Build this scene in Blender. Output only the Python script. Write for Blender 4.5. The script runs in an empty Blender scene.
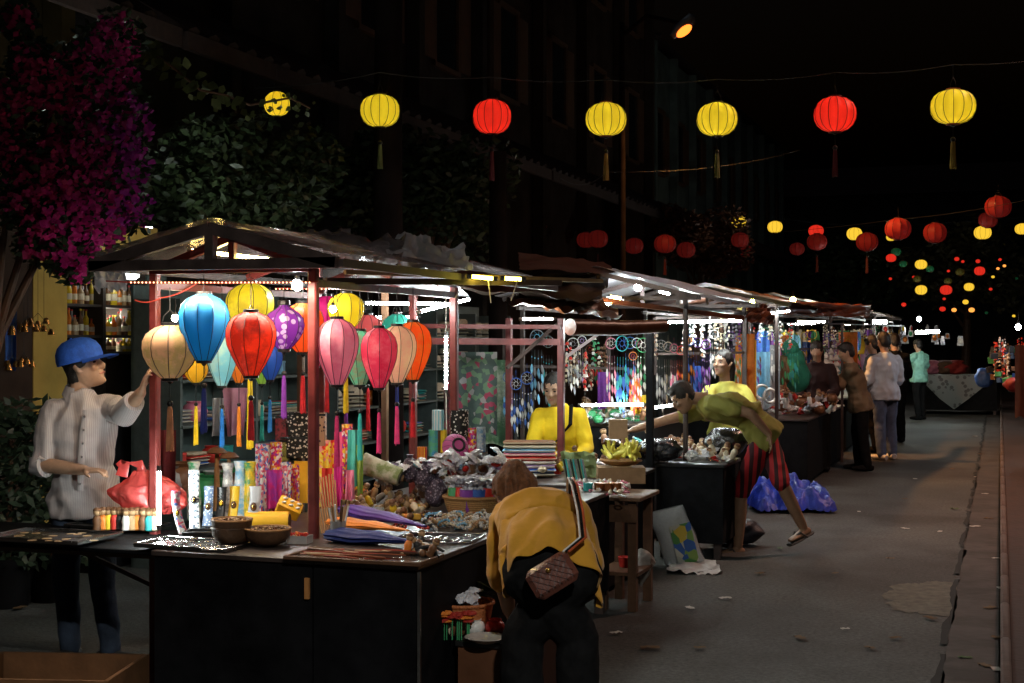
import bpy, math, random
from mathutils import Vector as V, Matrix, noise, Quaternion
random.seed(7)
PI=math.pi; R=math.radians
sc=bpy.context.scene; COL=sc.collection
TH=math.atan(488/1422.0); FPX=1422.0; CZ=1.6
Fd=V((-math.sin(TH),math.cos(TH),0)); Rt=V((math.cos(TH),math.sin(TH),0)); CAMP=V((0,0,CZ))
def W(px,py,d): return CAMP+Fd*d+Rt*((px-512)/FPX*d)+V((0,0,-(py-341.5)/FPX*d))
def G(px,d,z): p=W(px,341.5,d); p.z=z; return p
def T(px,py,z=.72): return W(px,py,(CZ-z)*FPX/(py-341.5))
def U(a,b): return random.uniform(a,b)
# ---------------------------------------------------------------- materials
MATS={}
def nt(name):
    m=bpy.data.materials.new(name); m.use_nodes=True; n=m.node_tree; n.nodes.clear()
    out=n.nodes.new('ShaderNodeOutputMaterial'); return m,n,out
def N(n,t,**k):
    x=n.nodes.new(t)
    for a,b in k.items():
        if a in x.inputs: x.inputs[a].default_value=b
        else: setattr(x,a,b)
    return x
def c4(c): return (c[0],c[1],c[2],1)
def mixc(n,fac,a,b):
    x=n.nodes.new('ShaderNodeMix'); x.data_type='RGBA'
    for s,v in ((0,fac),(6,a),(7,b)):
        if isinstance(v,bpy.types.NodeSocket): n.links.new(v,x.inputs[s])
        else: x.inputs[s].default_value=v if s==0 else c4(v)
    return x.outputs[2]
def ramp(n,src,stops,const=False):
    r=n.nodes.new('ShaderNodeValToRGB'); n.links.new(src,r.inputs[0])
    if const: r.color_ramp.interpolation='CONSTANT'
    e=r.color_ramp.elements
    while len(e)<len(stops): e.new(.5)
    for i,(p,c) in enumerate(stops): e[i].position=p; e[i].color=c4(c)
    return r.outputs[0]
def M(name,col,rough=.6,metal=0,var=.25,sc_=12,bump=.15,trans=0,emit=0,ecol=None,alpha=1,col2=None,pat=None,ps=10,spec=.4,coat=0,sheen=0):
    """procedural surface: base colour broken up by noise, optional pattern, bump"""
    if name in MATS: return MATS[name]
    m,n,out=nt(name); L=n.links
    tc=N(n,'ShaderNodeTexCoord'); co=tc.outputs['Object']
    nz=N(n,'ShaderNodeTexNoise',Scale=sc_,Detail=5.0,Roughness=.6); L.new(co,nz.inputs['Vector'])
    c=V(col); dark=tuple(c*(1-var)); light=tuple(min(1,x*(1+var*.6)+.004) for x in c)
    colr=ramp(n,nz.outputs[0],[(.3,dark),(.7,light)])
    if pat=='spots':
        v=N(n,'ShaderNodeTexVoronoi',Scale=ps); L.new(co,v.inputs['Vector'])
        f=ramp(n,v.outputs['Distance'],[(0,(1,1,1)),(.33,(1,1,1)),(.38,(0,0,0))]); colr=mixc(n,f,col,col2); 
    elif pat=='multi':
        v=N(n,'ShaderNodeTexVoronoi',Scale=ps); L.new(co,v.inputs['Vector'])
        s=N(n,'ShaderNodeSeparateColor'); L.new(v.outputs['Color'],s.inputs[0])
        k=[tuple(x) for x in col2]; stops=[(i/len(k),k[i]) for i in range(len(k))]
        colr=ramp(n,s.outputs[0],stops,True)
    elif pat=='stripes':
        w=N(n,'ShaderNodeTexWave',Scale=ps,Distortion=.6); w.bands_direction='X'; L.new(co,w.inputs['Vector'])
        f=ramp(n,w.outputs['Fac'],[(.45,(0,0,0)),(.55,(1,1,1))]); colr=mixc(n,f,col,col2)
    elif pat=='zstripes':
        w=N(n,'ShaderNodeTexWave',Scale=ps,Distortion=.4); w.bands_direction='Z'; L.new(co,w.inputs['Vector'])
        f=ramp(n,w.outputs['Fac'],[(.45,(0,0,0)),(.55,(1,1,1))]); colr=mixc(n,f,col,col2)
    elif pat=='stain':
        s2=N(n,'ShaderNodeTexNoise',Scale=ps,Detail=6.0,Roughness=.65); L.new(co,s2.inputs['Vector'])
        f=ramp(n,s2.outputs[0],[(.45,(0,0,0)),(.6,(1,1,1))]); colr=mixc(n,f,colr,col2)
    b=N(n,'ShaderNodeBsdfPrincipled',Roughness=rough,Metallic=metal); L.new(colr,b.inputs['Base Color'])
    b.inputs['Specular IOR Level'].default_value=spec
    if coat: b.inputs['Coat Weight'].default_value=coat
    if sheen: b.inputs['Sheen Weight'].default_value=sheen
    rr=N(n,'ShaderNodeMapRange'); L.new(nz.outputs[0],rr.inputs[0]); rr.inputs[3].default_value=max(.03,rough-.12); rr.inputs[4].default_value=min(1,rough+.12); L.new(rr.outputs[0],b.inputs['Roughness'])
    if bump:
        n2=N(n,'ShaderNodeTexNoise',Scale=sc_*4,Detail=4.0); L.new(co,n2.inputs['Vector'])
        bp=N(n,'ShaderNodeBump',Strength=bump,Distance=.01); L.new(n2.outputs[0],bp.inputs['Height']); L.new(bp.outputs[0],b.inputs['Normal'])
    if emit:
        b.inputs['Emission Strength'].default_value=emit; b.inputs['Emission Color'].default_value=c4(ecol or col)
    surf=b.outputs[0]
    if trans:
        t=N(n,'ShaderNodeBsdfTranslucent'); L.new(colr,t.inputs[0]); mx=N(n,'ShaderNodeMixShader',Fac=trans); L.new(surf,mx.inputs[1]); L.new(t.outputs[0],mx.inputs[2]); surf=mx.outputs[0]
    if alpha<1:
        t=N(n,'ShaderNodeBsdfTransparent'); mx=N(n,'ShaderNodeMixShader',Fac=alpha); L.new(t.outputs[0],mx.inputs[1]); L.new(surf,mx.inputs[2]); surf=mx.outputs[0]
    L.new(surf,out.inputs[0]); MATS[name]=m; return m
def EM(name,col,s):
    if name in MATS: return MATS[name]
    m,n,out=nt(name); e=N(n,'ShaderNodeEmission',Strength=s); e.inputs[0].default_value=c4(col); n.links.new(e.outputs[0],out.inputs[0]); MATS[name]=m; return m
# ---------------------------------------------------------------- mesh builder
class MB:
    def __init__(s): s.v=[]; s.f=[]; s.m=[]; s.mats=[]
    def mi(s,m):
        if m not in s.mats: s.mats.append(m)
        return s.mats.index(m)
    def add(s,vs,fs,m):
        o=len(s.v); k=s.mi(m); s.v+= [tuple(x) for x in vs]; s.f+=[tuple(i+o for i in f) for f in fs]; s.m+=[k]*len(fs); return s
    def box(s,c,sz,m,rz=0,mat=None,bev=0):
        c=V(c); hx,hy,hz=sz[0]/2,sz[1]/2,sz[2]/2
        b=min(bev,hx*.9,hy*.9)
        Q=Matrix.Rotation(rz,3,'Z') if mat is None else mat
        if b>0:
            pr=[(hx-b,-hy),(hx,-hy+b),(hx,hy-b),(hx-b,hy),(-hx+b,hy),(-hx,hy-b),(-hx,-hy+b),(-hx+b,-hy)]
            vs=[]; bz=min(b,hz*.9)
            for z,k in ((-hz,b),(-hz+bz,0),(hz-bz,0),(hz,b)):
                for x,y in pr: vs.append(c+Q@V((x*(1-k/hx),y*(1-k/hy),z)))
            fs=[(7,6,5,4,3,2,1,0),tuple(range(24,32))]
            for r in range(3):
                for i in range(8): fs.append((r*8+i,r*8+(i+1)%8,r*8+8+(i+1)%8,r*8+8+i))
            return s.add(vs,fs,m)
        vs=[c+Q@V((x*hx,y*hy,z*hz)) for x in(-1,1) for y in(-1,1) for z in(-1,1)]
        return s.add(vs,[(0,1,3,2),(4,6,7,5),(0,4,5,1),(2,3,7,6),(0,2,6,4),(1,5,7,3)],m)
    def bar(s,a,b,w,h,m):
        a=V(a);b=V(b);d=b-a; L=d.length; q=d.to_track_quat('X','Z').to_matrix(); return s.box((a+b)/2,(L,w,h),m,mat=q)
    def tube(s,pts,r,m,seg=8,side=None,cap=True):
        """loft; r = number, list of numbers or list of (r_side,r_other)"""
        pts=[V(p) for p in pts]; n=len(pts)
        if not isinstance(r,(list,tuple)): r=[r]*n
        vs=[];ps=V(side) if side else None
        for i,p in enumerate(pts):
            t=(pts[min(i+1,n-1)]-pts[max(i-1,0)])
            if t.length<1e-9: t=V((0,0,1))
            t.normalize()
            if ps is None: ps=t.orthogonal()
            sd=ps-t*ps.dot(t)
            if sd.length<1e-6: sd=t.orthogonal()
            sd.normalize(); u=t.cross(sd); ps=sd if side is None else ps
            a,b=(r[i] if isinstance(r[i],(tuple,list)) else (r[i],r[i]))
            for k in range(seg):
                an=2*PI*k/seg; vs.append(p+sd*(math.cos(an)*a)+u*(math.sin(an)*b))
        fs=[(i*seg+k,i*seg+(k+1)%seg,(i+1)*seg+(k+1)%seg,(i+1)*seg+k) for i in range(n-1) for k in range(seg)]
        if cap: fs+=[tuple(range(seg))[::-1],tuple((n-1)*seg+k for k in range(seg))]
        return s.add(vs,fs,m)
    def lathe(s,prof,m,o=(0,0,0),seg=20,mat=None,sy=1):
        o=V(o);vs=[];Q=mat or Matrix.Identity(3)
        for r,z in prof:
            for k in range(seg):
                a=2*PI*k/seg; vs.append(o+Q@V((r*math.cos(a),r*sy*math.sin(a),z)))
        n=len(prof); fs=[(i*seg+k,i*seg+(k+1)%seg,(i+1)*seg+(k+1)%seg,(i+1)*seg+k) for i in range(n-1) for k in range(seg)]
        if prof[0][0]>1e-4: fs.append(tuple(range(seg))[::-1])
        if prof[-1][0]>1e-4: fs.append(tuple((n-1)*seg+k for k in range(seg)))
        return s.add(vs,fs,m)
    def ball(s,c,r,m,seg=12,rg=8,mat=None):
        r=r if isinstance(r,(tuple,list)) else (r,r,r); c=V(c); Q=mat or Matrix.Identity(3); vs=[]
        for i in range(rg+1):
            t=PI*i/rg
            for k in range(seg):
                a=2*PI*k/seg; vs.append(c+Q@V((r[0]*math.sin(t)*math.cos(a),r[1]*math.sin(t)*math.sin(a),-r[2]*math.cos(t))))
        fs=[(i*seg+k,i*seg+(k+1)%seg,(i+1)*seg+(k+1)%seg,(i+1)*seg+k) for i in range(rg) for k in range(seg)]
        return s.add(vs,fs,m)
    def grid(s,fn,nu,nv,m,thick=0):
        vs=[V(fn(i/nu,j/nv)) for j in range(nv+1) for i in range(nu+1)]; w=nu+1
        fs=[(j*w+i,j*w+i+1,(j+1)*w+i+1,(j+1)*w+i) for j in range(nv) for i in range(nu)]
        s.add(vs,fs,m)
        if thick:
            nn=(vs[1]-vs[0]).cross(vs[w]-vs[0]).normalized()*thick
            s.add([v+nn for v in vs],[f[::-1] for f in fs],m)
        return s
    def quad(s,c,u,v,m): c=V(c);u=V(u);v=V(v); return s.add([c-u-v,c+u-v,c+u+v,c-u+v],[(0,1,2,3)],m)
    def mesh(s,name,smooth=40):
        me=bpy.data.meshes.new(name); me.from_pydata(s.v,[],s.f)
        for m in s.mats: me.materials.append(m)
        me.polygons.foreach_set('material_index',s.m)
        if smooth:
            me.polygons.foreach_set('use_smooth',[True]*len(s.f)); me.update()
            try: me.set_sharp_from_angle(angle=R(smooth))
            except Exception: pass
        me.update(); return me
    def build(s,name,parent=None,loc=None,rz=0,smooth=40):
        return link(name,s.mesh(name,smooth),parent,loc,rz)
def link(name,data,parent=None,loc=None,rz=0):
    o=bpy.data.objects.new(name,data); COL.objects.link(o)
    if parent: o.parent=parent
    if loc is not None: o.location=loc
    if rz: o.rotation_euler.z=rz
    return o
def tag(o,label=None,cat=None,group=None,kind=None):
    if label: o['label']=label
    if cat: o['category']=cat
    if group: o['group']=group
    if kind: o['kind']=kind
    return o
def thing(name,label,cat,loc=(0,0,0),rz=0,group=None):
    return tag(link(name,None,None,loc,rz),label,cat,group)
def kids(o): return [c for c in bpy.data.objects if c.parent==o]
KIDS={}
def dup(root,loc,rz=None,label=None,scale=None,group=None):
    if root.name not in KIDS:
        KIDS[root.name]=[(c,kids(c)) for c in kids(root)]
    r=root.copy(); COL.objects.link(r); r.location=loc
    if rz is not None: r.rotation_euler.z=rz
    if label: r['label']=label
    if group: r['group']=group
    if scale: r.scale=(scale,)*3 if not isinstance(scale,tuple) else scale
    for c,gs in KIDS[root.name]:
        k=c.copy(); COL.objects.link(k); k.parent=r
        for g in gs: q=g.copy(); COL.objects.link(q); q.parent=k
    return r
def recolor(o,old,new):
    """give this object its own mesh with one material swapped"""
    o.data=o.data.copy()
    for i,m in enumerate(o.data.materials):
        if m==old: o.data.materials[i]=new
def fuse(mb,name,vox,mat,smooth=4,disp=None):
    me=mb.mesh(name,0); o=bpy.data.objects.new(name,me); COL.objects.link(o)
    r=o.modifiers.new('r','REMESH'); r.mode='VOXEL'; r.voxel_size=vox; r.use_smooth_shade=True
    if smooth: s=o.modifiers.new('s','SMOOTH'); s.iterations=smooth; s.factor=.5
    dg=bpy.context.evaluated_depsgraph_get(); nm=bpy.data.meshes.new_from_object(o.evaluated_get(dg))
    bpy.data.objects.remove(o); bpy.data.meshes.remove(me)
    if disp:
        nor=[v.normal.copy() for v in nm.vertices]
        for v,q in zip(nm.vertices,nor): v.co+=q*disp(v.co,q)
    nm.materials.clear(); nm.materials.append(mat)
    nm.polygons.foreach_set('use_smooth',[True]*len(nm.polygons)); nm.name=name; nm.update(); return nm
# ---------------------------------------------------------------- people
def lerp(a,b,t): return a+(b-a)*t
SKIN=M('skin',(.42,.25,.16),rough=.5,var=.12,sc_=30,bump=.08)
SKIN2=M('skin_tanned',(.30,.17,.10),rough=.5,var=.12,sc_=30,bump=.08)
HAIR=M('black_hair',(.012,.010,.009),rough=.38,var=.4,sc_=60,bump=.5)
BROWNH=M('brown_hair',(.10,.045,.02),rough=.4,var=.5,sc_=60,bump=.5)
DARK=M('eye_dark',(.02,.015,.012),rough=.25,bump=0)
LIP=M('lips',(.38,.13,.10),rough=.45,bump=0)
def limb(mb,a,b,r0,r1,m,bul=.0,seg=14):
    a=V(a);b=V(b); pts=[];rr=[]
    d=(b-a); L=d.length; t=d/L
    for k in (-1,-.7,0): pts.append(a+t*(k*r0)); rr.append(r0*math.sqrt(max(.02,1-k*k)))
    for k in (.25,.5,.75): pts.append(a+d*k); rr.append(lerp(r0,r1,k)*(1+bul*math.sin(PI*k)))
    for k in (0,.7,1): pts.append(b+t*(k*r1)); rr.append(r1*math.sqrt(max(.02,1-k*k)))
    mb.tube(pts,rr,m,seg)
def hand(mb,w,hd,pn,m,k=1,curl=.5,th=1):
    """palm, four unequal bent fingers and a thumb; hd along fingers, pn palm normal, th = thumb side sign"""
    hd=V(hd).normalized(); pn=V(pn); pn=(pn-hd*pn.dot(hd)).normalized(); sd=hd.cross(pn)*th
    w=V(w)
    mb.tube([w-hd*.02*k,w,w+hd*.03*k,w+hd*.07*k,w+hd*.09*k],[(.026*k,.019*k),(.028*k,.019*k),(.037*k,.016*k),(.041*k,.014*k),(.036*k,.011*k)],m,12,side=sd)
    for i,(o,L) in enumerate(((.030,.068),(.010,.077),(-.010,.072),(-.030,.056))):
        p=w+hd*.08*k+sd*o*k; d=hd.copy(); pts=[p-hd*.02*k]; 
        for j in range(4):
            pts.append(p.copy()); p=p+d*(L*k*(.4,.33,.27,.1)[j]); d=(Quaternion(hd.cross(pn).normalized(),curl*(.55+.12*i)).to_matrix()@d)
        mb.tube(pts+[p],[.0085*k,.0088*k,.0085*k,.0075*k,.007*k,.004*k],m,8)
    p=w+hd*.025*k+sd*.026*k; d=(hd*.6+sd*.8+pn*.35).normalized(); q=p+d*.035*k; e=q+(hd*.85+sd*.3+pn*.4).normalized()*.045*k
    mb.tube([p-d*.015*k,p,q,(q+e)/2,e],[.013*k,.013*k,.0105*k,.0095*k,.006*k],m,8)
def headmesh(mb,c,fd,up,m,k=1):
    fd=V(fd).normalized(); up=V(up); up=(up-fd*up.dot(fd)).normalized(); sd=up.cross(fd)
    # rings from chin to crown: (height, half width, front extent, back extent)
    prof=[(-.118,.012,.070,-.045),(-.112,.030,.082,-.02),(-.098,.044,.088,.010),(-.078,.054,.088,.042),(-.055,.063,.087,.066),(-.03,.068,.089,.082),(0,.072,.088,.093),(.03,.075,.090,.100),(.06,.073,.084,.098),(.085,.062,.068,.085),(.105,.042,.044,.060),(.118,.014,.014,.025)]
    vs=[];seg=20
    for z,w,f,b in prof:
        for i in range(seg):
            a=2*PI*i/seg; x=math.cos(a)*w; y=math.sin(a); y=y*(f if y>0 else b)
            vs.append(c+(sd*x+fd*y+up*z)*k)
    n=len(prof); fs=[(i*seg+j,i*seg+(j+1)%seg,(i+1)*seg+(j+1)%seg,(i+1)*seg+j) for i in range(n-1) for j in range(seg)]+[tuple(range(seg))[::-1],tuple((n-1)*seg+j for j in range(seg))]
    mb.add(vs,fs,m)
    P=lambda x,y,z: c+(sd*x+fd*y+up*z)*k
    mb.tube([P(0,.082,.022),P(0,.094,.0),P(0,.108,-.024),P(0,.100,-.036),P(0,.086,-.038)],[.007*k,.010*k,.0135*k,.012*k,.006*k],m,8)
    for s in(-1,1):
        mb.ball(P(s*.012,.094,-.030),.009*k,m,8,6)
        mb.tube([P(s*.070,.004,-.028),P(s*.078,-.004,-.01),P(s*.082,-.012,.012),P(s*.072,-.004,.026)],[(.006*k,.010*k),(.007*k,.016*k),(.007*k,.018*k),(.005*k,.008*k)],m,8)
        mb.ball(P(s*.04,.070,-.022),(.020*k,.020*k,.016*k),m,8,6)
        mb.ball(P(s*.028,.083,.028),(.020*k,.010*k,.007*k),m,8,6)
    mb.tube([P(-.024,.078,-.058),P(0,.091,-.056),P(.024,.078,-.058)],[.006*k,.0095*k,.006*k],m,8)
    mb.tube([P(-.02,.078,-.069),P(0,.089,-.068),P(.02,.078,-.069)],[.005*k,.009*k,.005*k],m,8)
    mb.ball(P(0,.078,-.100),(.018*k,.014*k,.014*k),m,8,6)
    return P
def torso_rings(J,e=0,hem=.10,k=1):
    """centre line and half sizes of the trunk from pelvis to neck"""
    pel,ch,nk=V(J['pel']),V(J['chest']),V(J['neck']); sh=(V(J['sR'])+V(J['sL']))/2
    s1=(V(J['sL'])-V(J['sR'])).normalized(); s0=V(J.get('hs',(s1.x,s1.y,0))).normalized()
    ax=(ch-pel).normalized()
    wa=lerp(pel,ch,.5)+V(J.get('bow',(0,0,0)))
    return pel,wa,ch,sh,nk,s0,s1,ax
def trunk(mb,J,m,e=0,hem=0,female=0,fat=1):
    pel,wa,ch,sh,nk,s0,s1,ax=torso_rings(J)
    k=J.get('k',1); w=lambda a,b:((a*k+e)*fat,(b*k+e)*fat)
    bw=.125 if female else .135
    h2=.017 if e>0 else 0; rows=[(pel-ax*(.07+hem)*k,w(.172+h2*.6,.122+h2*.7) if e>0 else w(.15,.105),s0),(pel,w(.170+h2*.7,.120+h2),s0),(lerp(pel,wa,.5),w(.155+h2*.4,.108+h2*.5),s0),(wa,w(bw,.10),(s0+s1)),(lerp(wa,ch,.5),w(.145,.108),s1),(ch,w(.158,.118),s1),(lerp(ch,sh,.55),w(.158,.108),s1),(lerp(ch,sh,.95),w(.125,.085),s1),(lerp(sh,nk,.6),w(.075,.062),s1),(nk,w(.058,.058),s1)]
    vs=[];seg=20
    for i,(p,(a,b),sd) in enumerate(rows):
        q0=rows[max(i-1,0)][0]; q1=rows[min(i+1,len(rows)-1)][0]; t=(q1-q0).normalized(); sd=(sd-t*sd.dot(t)).normalized(); u=sd.cross(t)
        for j in range(seg):
            an=2*PI*j/seg; vs.append(p+sd*math.cos(an)*a+u*math.sin(an)*b)
    n=len(rows); fs=[(i*seg+j,i*seg+(j+1)%seg,(i+1)*seg+(j+1)%seg,(i+1)*seg+j) for i in range(n-1) for j in range(seg)]+[tuple(range(seg))[::-1],tuple((n-1)*seg+j for j in range(seg))]
    mb.add(vs,fs,m)
def folds(amp=.006,fr=9,seed=0):
    o=V((seed*3.1,seed*1.7,seed*.9))
    def f(p,n):
        q=V((p.x*fr*1.3,p.y*fr*1.3,p.z*fr*.45))+o
        a=noise.noise(q); b=noise.noise(V((p.x*fr*.8+p.z*fr*1.6,p.y*fr,p.z*fr*1.1-p.x*fr))+o)
        r=1-abs(a)*2.2
        return amp*(r*.8+b*1.0)-amp*.2
    return f
def person(label,base,J,shirt=None,pants=None,skin=SKIN,hair=HAIR,vox=.008,sleeve=1.0,sl_arm='upper',pleg=2.0,shoe=None,female=0,rot=None,hairstyle='short',face=True,seed=1,loose=.018,hem=.04,ploose=.012,fat=1,flop=None,amp=.006,collar=False,shoe_name='shoe',pants_name='trousers'):
    root=thing('person',label,'person',base,TH if rot is None else rot)
    k=J.get('k',1); X=SKIN
    pel,wa,ch,sh,nk,s0,s1,ax=torso_rings(J)
    hc=V(J['head']); fd=V(J['face']).normalized(); up=V(J.get('up',(0,0,1)))
    b=MB(); trunk(b,J,X,-.014 if shirt else 0,0,female,fat)
    [limb(b,V(J['s'+g]),lerp(sh,nk,.30),.055*k,.05*k,X) for g in 'RL']
    neckb=nk-(hc-nk).normalized()*.03; b.tube([neckb,nk,lerp(nk,hc,.45),lerp(nk,hc,.75)],[.068*k,.056*k,.052*k,.05*k],X,14)
    P=headmesh(b,hc,fd,up,X,k)
    hips={'R':pel-s0*.085*k-ax*.03,'L':pel+s0*.085*k-ax*.03}
    for s in 'RL':
        S,E,Wr=V(J['s'+s]),V(J['e'+s]),V(J['w'+s])
        limb(b,S,E,.052*k,.040*k,X,.06); limb(b,E,Wr,.040*k,.027*k,X,.10)
        hd=V(J.get('h'+s,Wr-E)); pn=V(J.get('p'+s,(0,0,-1) if abs(hd.normalized().z)<.8 else s1*(1 if s=='R' else -1)))
        hand(b,Wr,hd,pn,X,k,J.get('c'+s,.5),-1 if s=='R' else 1)
        K,A=V(J['k'+s]),V(J['a'+s]); td=V(J.get('t'+s,(0,-1,0))).normalized()
        g=.84 if pleg>1 and pants else 1; limb(b,hips[s],K,.083*k*g,.055*k*g,X,.02); limb(b,K,A,.055*k*g,.037*k*g,X,.14*g)
        up2=V(J.get('fu'+s,(0,0,1))); sole=A-up2*.045*k
        b.tube([sole-td*.06*k,sole-td*.04*k,sole+td*.03*k,sole+td*.10*k,sole+td*.165*k,sole+td*.185*k],[(.022*k,.02*k),(.032*k,.034*k),(.036*k,.036*k),(.043*k,.024*k),(.038*k,.015*k),(.02*k,.01*k)],X,12,side=td.cross(up2))
    link('body',fuse(b,'body',vox,skin,3),root)
    if shirt:
        c=MB(); trunk(c,J,shirt,loose,hem,female,fat)
        [limb(c,V(J['s'+g]),lerp(sh,nk,.30),.052*k+loose*.8,.05*k+loose*.7,shirt) for g in 'RL']
        for s in 'RL':
            S,E,Wr=V(J['s'+s]),V(J['e'+s]),V(J['w'+s])
            if sl_arm=='upper': limb(c,S,lerp(S,E,sleeve),.060*k+loose*.6,.052*k+loose*.9,shirt,.03)
            else:
                limb(c,S,E,.058*k+loose*.7,.046*k+loose*.8,shirt,.03); limb(c,E,lerp(E,Wr,sleeve),.046*k+loose*.8,.034*k+loose*.7,shirt,.03)
        link('shirt',fuse(c,'shirt',max(vox,.007),shirt,3,folds(amp,9,seed)),root)
        if collar:
            q=MB(); nd=(hc-nk).normalized(); f0=V(J.get('cf',(0,-1,0)));fx=(f0-nd*f0.dot(nd)).normalized(); sx=nd.cross(fx)
            def cf(u,v):
                a=(u-.5)*2*PI*.86+PI; r=(.072+.012*v)*k
                tip=max(0,abs(u-.5)*2-.7)*.16
                return nk+nd*(.030-.05*v)+ (fx*math.cos(a)+sx*math.sin(a))*r - V((0,0,tip*v)) +fx*tip*.1*v
            q.grid(cf,30,3,shirt,.003); q.build('collar',root)
    if pants:
        c=MB(); hp=MB()
        c.tube([pel+ax*.06*k,pel,pel-ax*.07*k,pel-ax*.10*k],[(.155*k+ploose,.112*k+ploose),(.172*k+ploose,.125*k+ploose),(.17*k+ploose,.12*k+ploose),(.12*k,.09*k)],pants,18,side=s0)
        for s in 'RL':
            K,A=V(J['k'+s]),V(J['a'+s])
            if pleg>1:
                limb(c,hips[s],K,.092*k+ploose,.062*k+ploose,pants,.02); limb(c,K,lerp(K,A,pleg-1),.062*k+ploose,.046*k+ploose*1.3,pants,.05)
            else: limb(c,hips[s],lerp(hips[s],K,pleg),.095*k+ploose,.075*k+ploose,pants,.02)
        link(pants_name,fuse(c,pants_name,max(vox,.008),pants,3,folds(.006,8,seed+5)),root)
    if shoe:
        for s in 'RL':
            A=V(J['a'+s]); td=V(J.get('t'+s,(0,-1,0))).normalized(); up2=V(J.get('fu'+s,(0,0,1))); sole=A-up2*.042*k; q=MB()
            if flop:
                s3=sole-up2*.034*k
                q.tube([s3-td*.085*k,s3-td*.05*k,s3+td*.04*k,s3+td*.13*k,s3+td*.20*k],[(.02,.012),(.040,.013),(.040,.013),(.050,.013),(.03,.012)],shoe,14,side=td.cross(up2))
                sd2=td.cross(up2)
                for g in(-1,1): q.tube([s3+td*.02+sd2*g*.042,s3+td*.07+up2*.055+sd2*g*.03,s3+td*.14+up2*.03],[(.009,.005)]*3,shoe,8)
            else:
                q.tube([sole-td*.085*k,sole-td*.05*k+up2*.006,sole+td*.03*k+up2*.004,sole+td*.12*k,sole+td*.185*k,sole+td*.21*k],[(.028*k,.03*k),(.042*k,.042*k),(.044*k,.044*k),(.050*k,.034*k),(.040*k,.026*k),(.015*k,.012*k)],shoe,14,side=td.cross(up2))
            q.build(shoe_name,root)
    # hair
    upn=(up-fd*up.dot(fd)).normalized(); sdn=upn.cross(fd); Q=Matrix((sdn,fd,upn)).transposed()
    h=MB()
    h.ball(P(0,-.014,.036),(.084*k,.100*k,.100*k),hair,20,14,mat=Q)
    if hairstyle in('short',): h.ball(P(0,-.045,-.02),(.074*k,.062*k,.075*k),hair,16,10,mat=Q); h.ball(P(0,.045,.085),(.06*k,.05*k,.035*k),hair,14,8,mat=Q)
    if hairstyle=='tied':
        h.ball(P(0,-.04,-.01),(.078*k,.07*k,.085*k),hair,16,10,mat=Q); h.ball(P(.01,-.13,.03),(.042*k,.04*k,.04*k),hair,12,8,mat=Q)
    if hairstyle=='bun':
        h.ball(P(0,-.03,-.02),(.082*k,.07*k,.085*k),hair,16,10,mat=Q); h.ball(V(J['bun']),(.050,.046,.036),hair,14,10); [h.tube([V(J['bun'])+V((.045*math.cos(a),.03*math.sin(a),-.01)),V(J['bun'])+V((.085*math.cos(a),.05*math.sin(a),-.055)),V(J['bun'])+V((.098*math.cos(a),.06*math.sin(a),-.12))],[.014,.015,.006],hair,7) for a in [i*.48 for i in range(13)]]
    if hairstyle=='long':
        h.tube([P(0,-.04,.05),P(0,-.07,-.03),P(0,-.075,-.12),P(0,-.075,-.20),P(0,-.07,-.28)],[(.07,.06),(.082,.055),(.08,.045),(.07,.035),(.03,.015)],hair,14,side=sdn)
    link('hair',fuse(h,'hair',.008,hair,2,lambda p,n:.004*noise.noise(V((p.x*60,p.y*60,p.z*25)))),root)
    if face:
        for s in(-1,1):
            q=MB(); q.ball(P(s*.031,.0805,.004),(.0135*k,.007*k,.0055*k),DARK,10,6,mat=Q); q.build('eye',root)
            q=MB(); q.tube([P(s*.015,.0925,.024),P(s*.03,.091,.030),P(s*.048,.080,.024)],[.0028*k,.0035*k,.002*k],HAIR,6); q.build('eyebrow',root)
        q=MB(); q.tube([P(-.023,.084,-.0625),P(0,.0975,-.060),P(.023,.084,-.0625)],[.003*k,.0065*k,.003*k],LIP,8); q.build('lips',root)
    return root,P,Q
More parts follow.
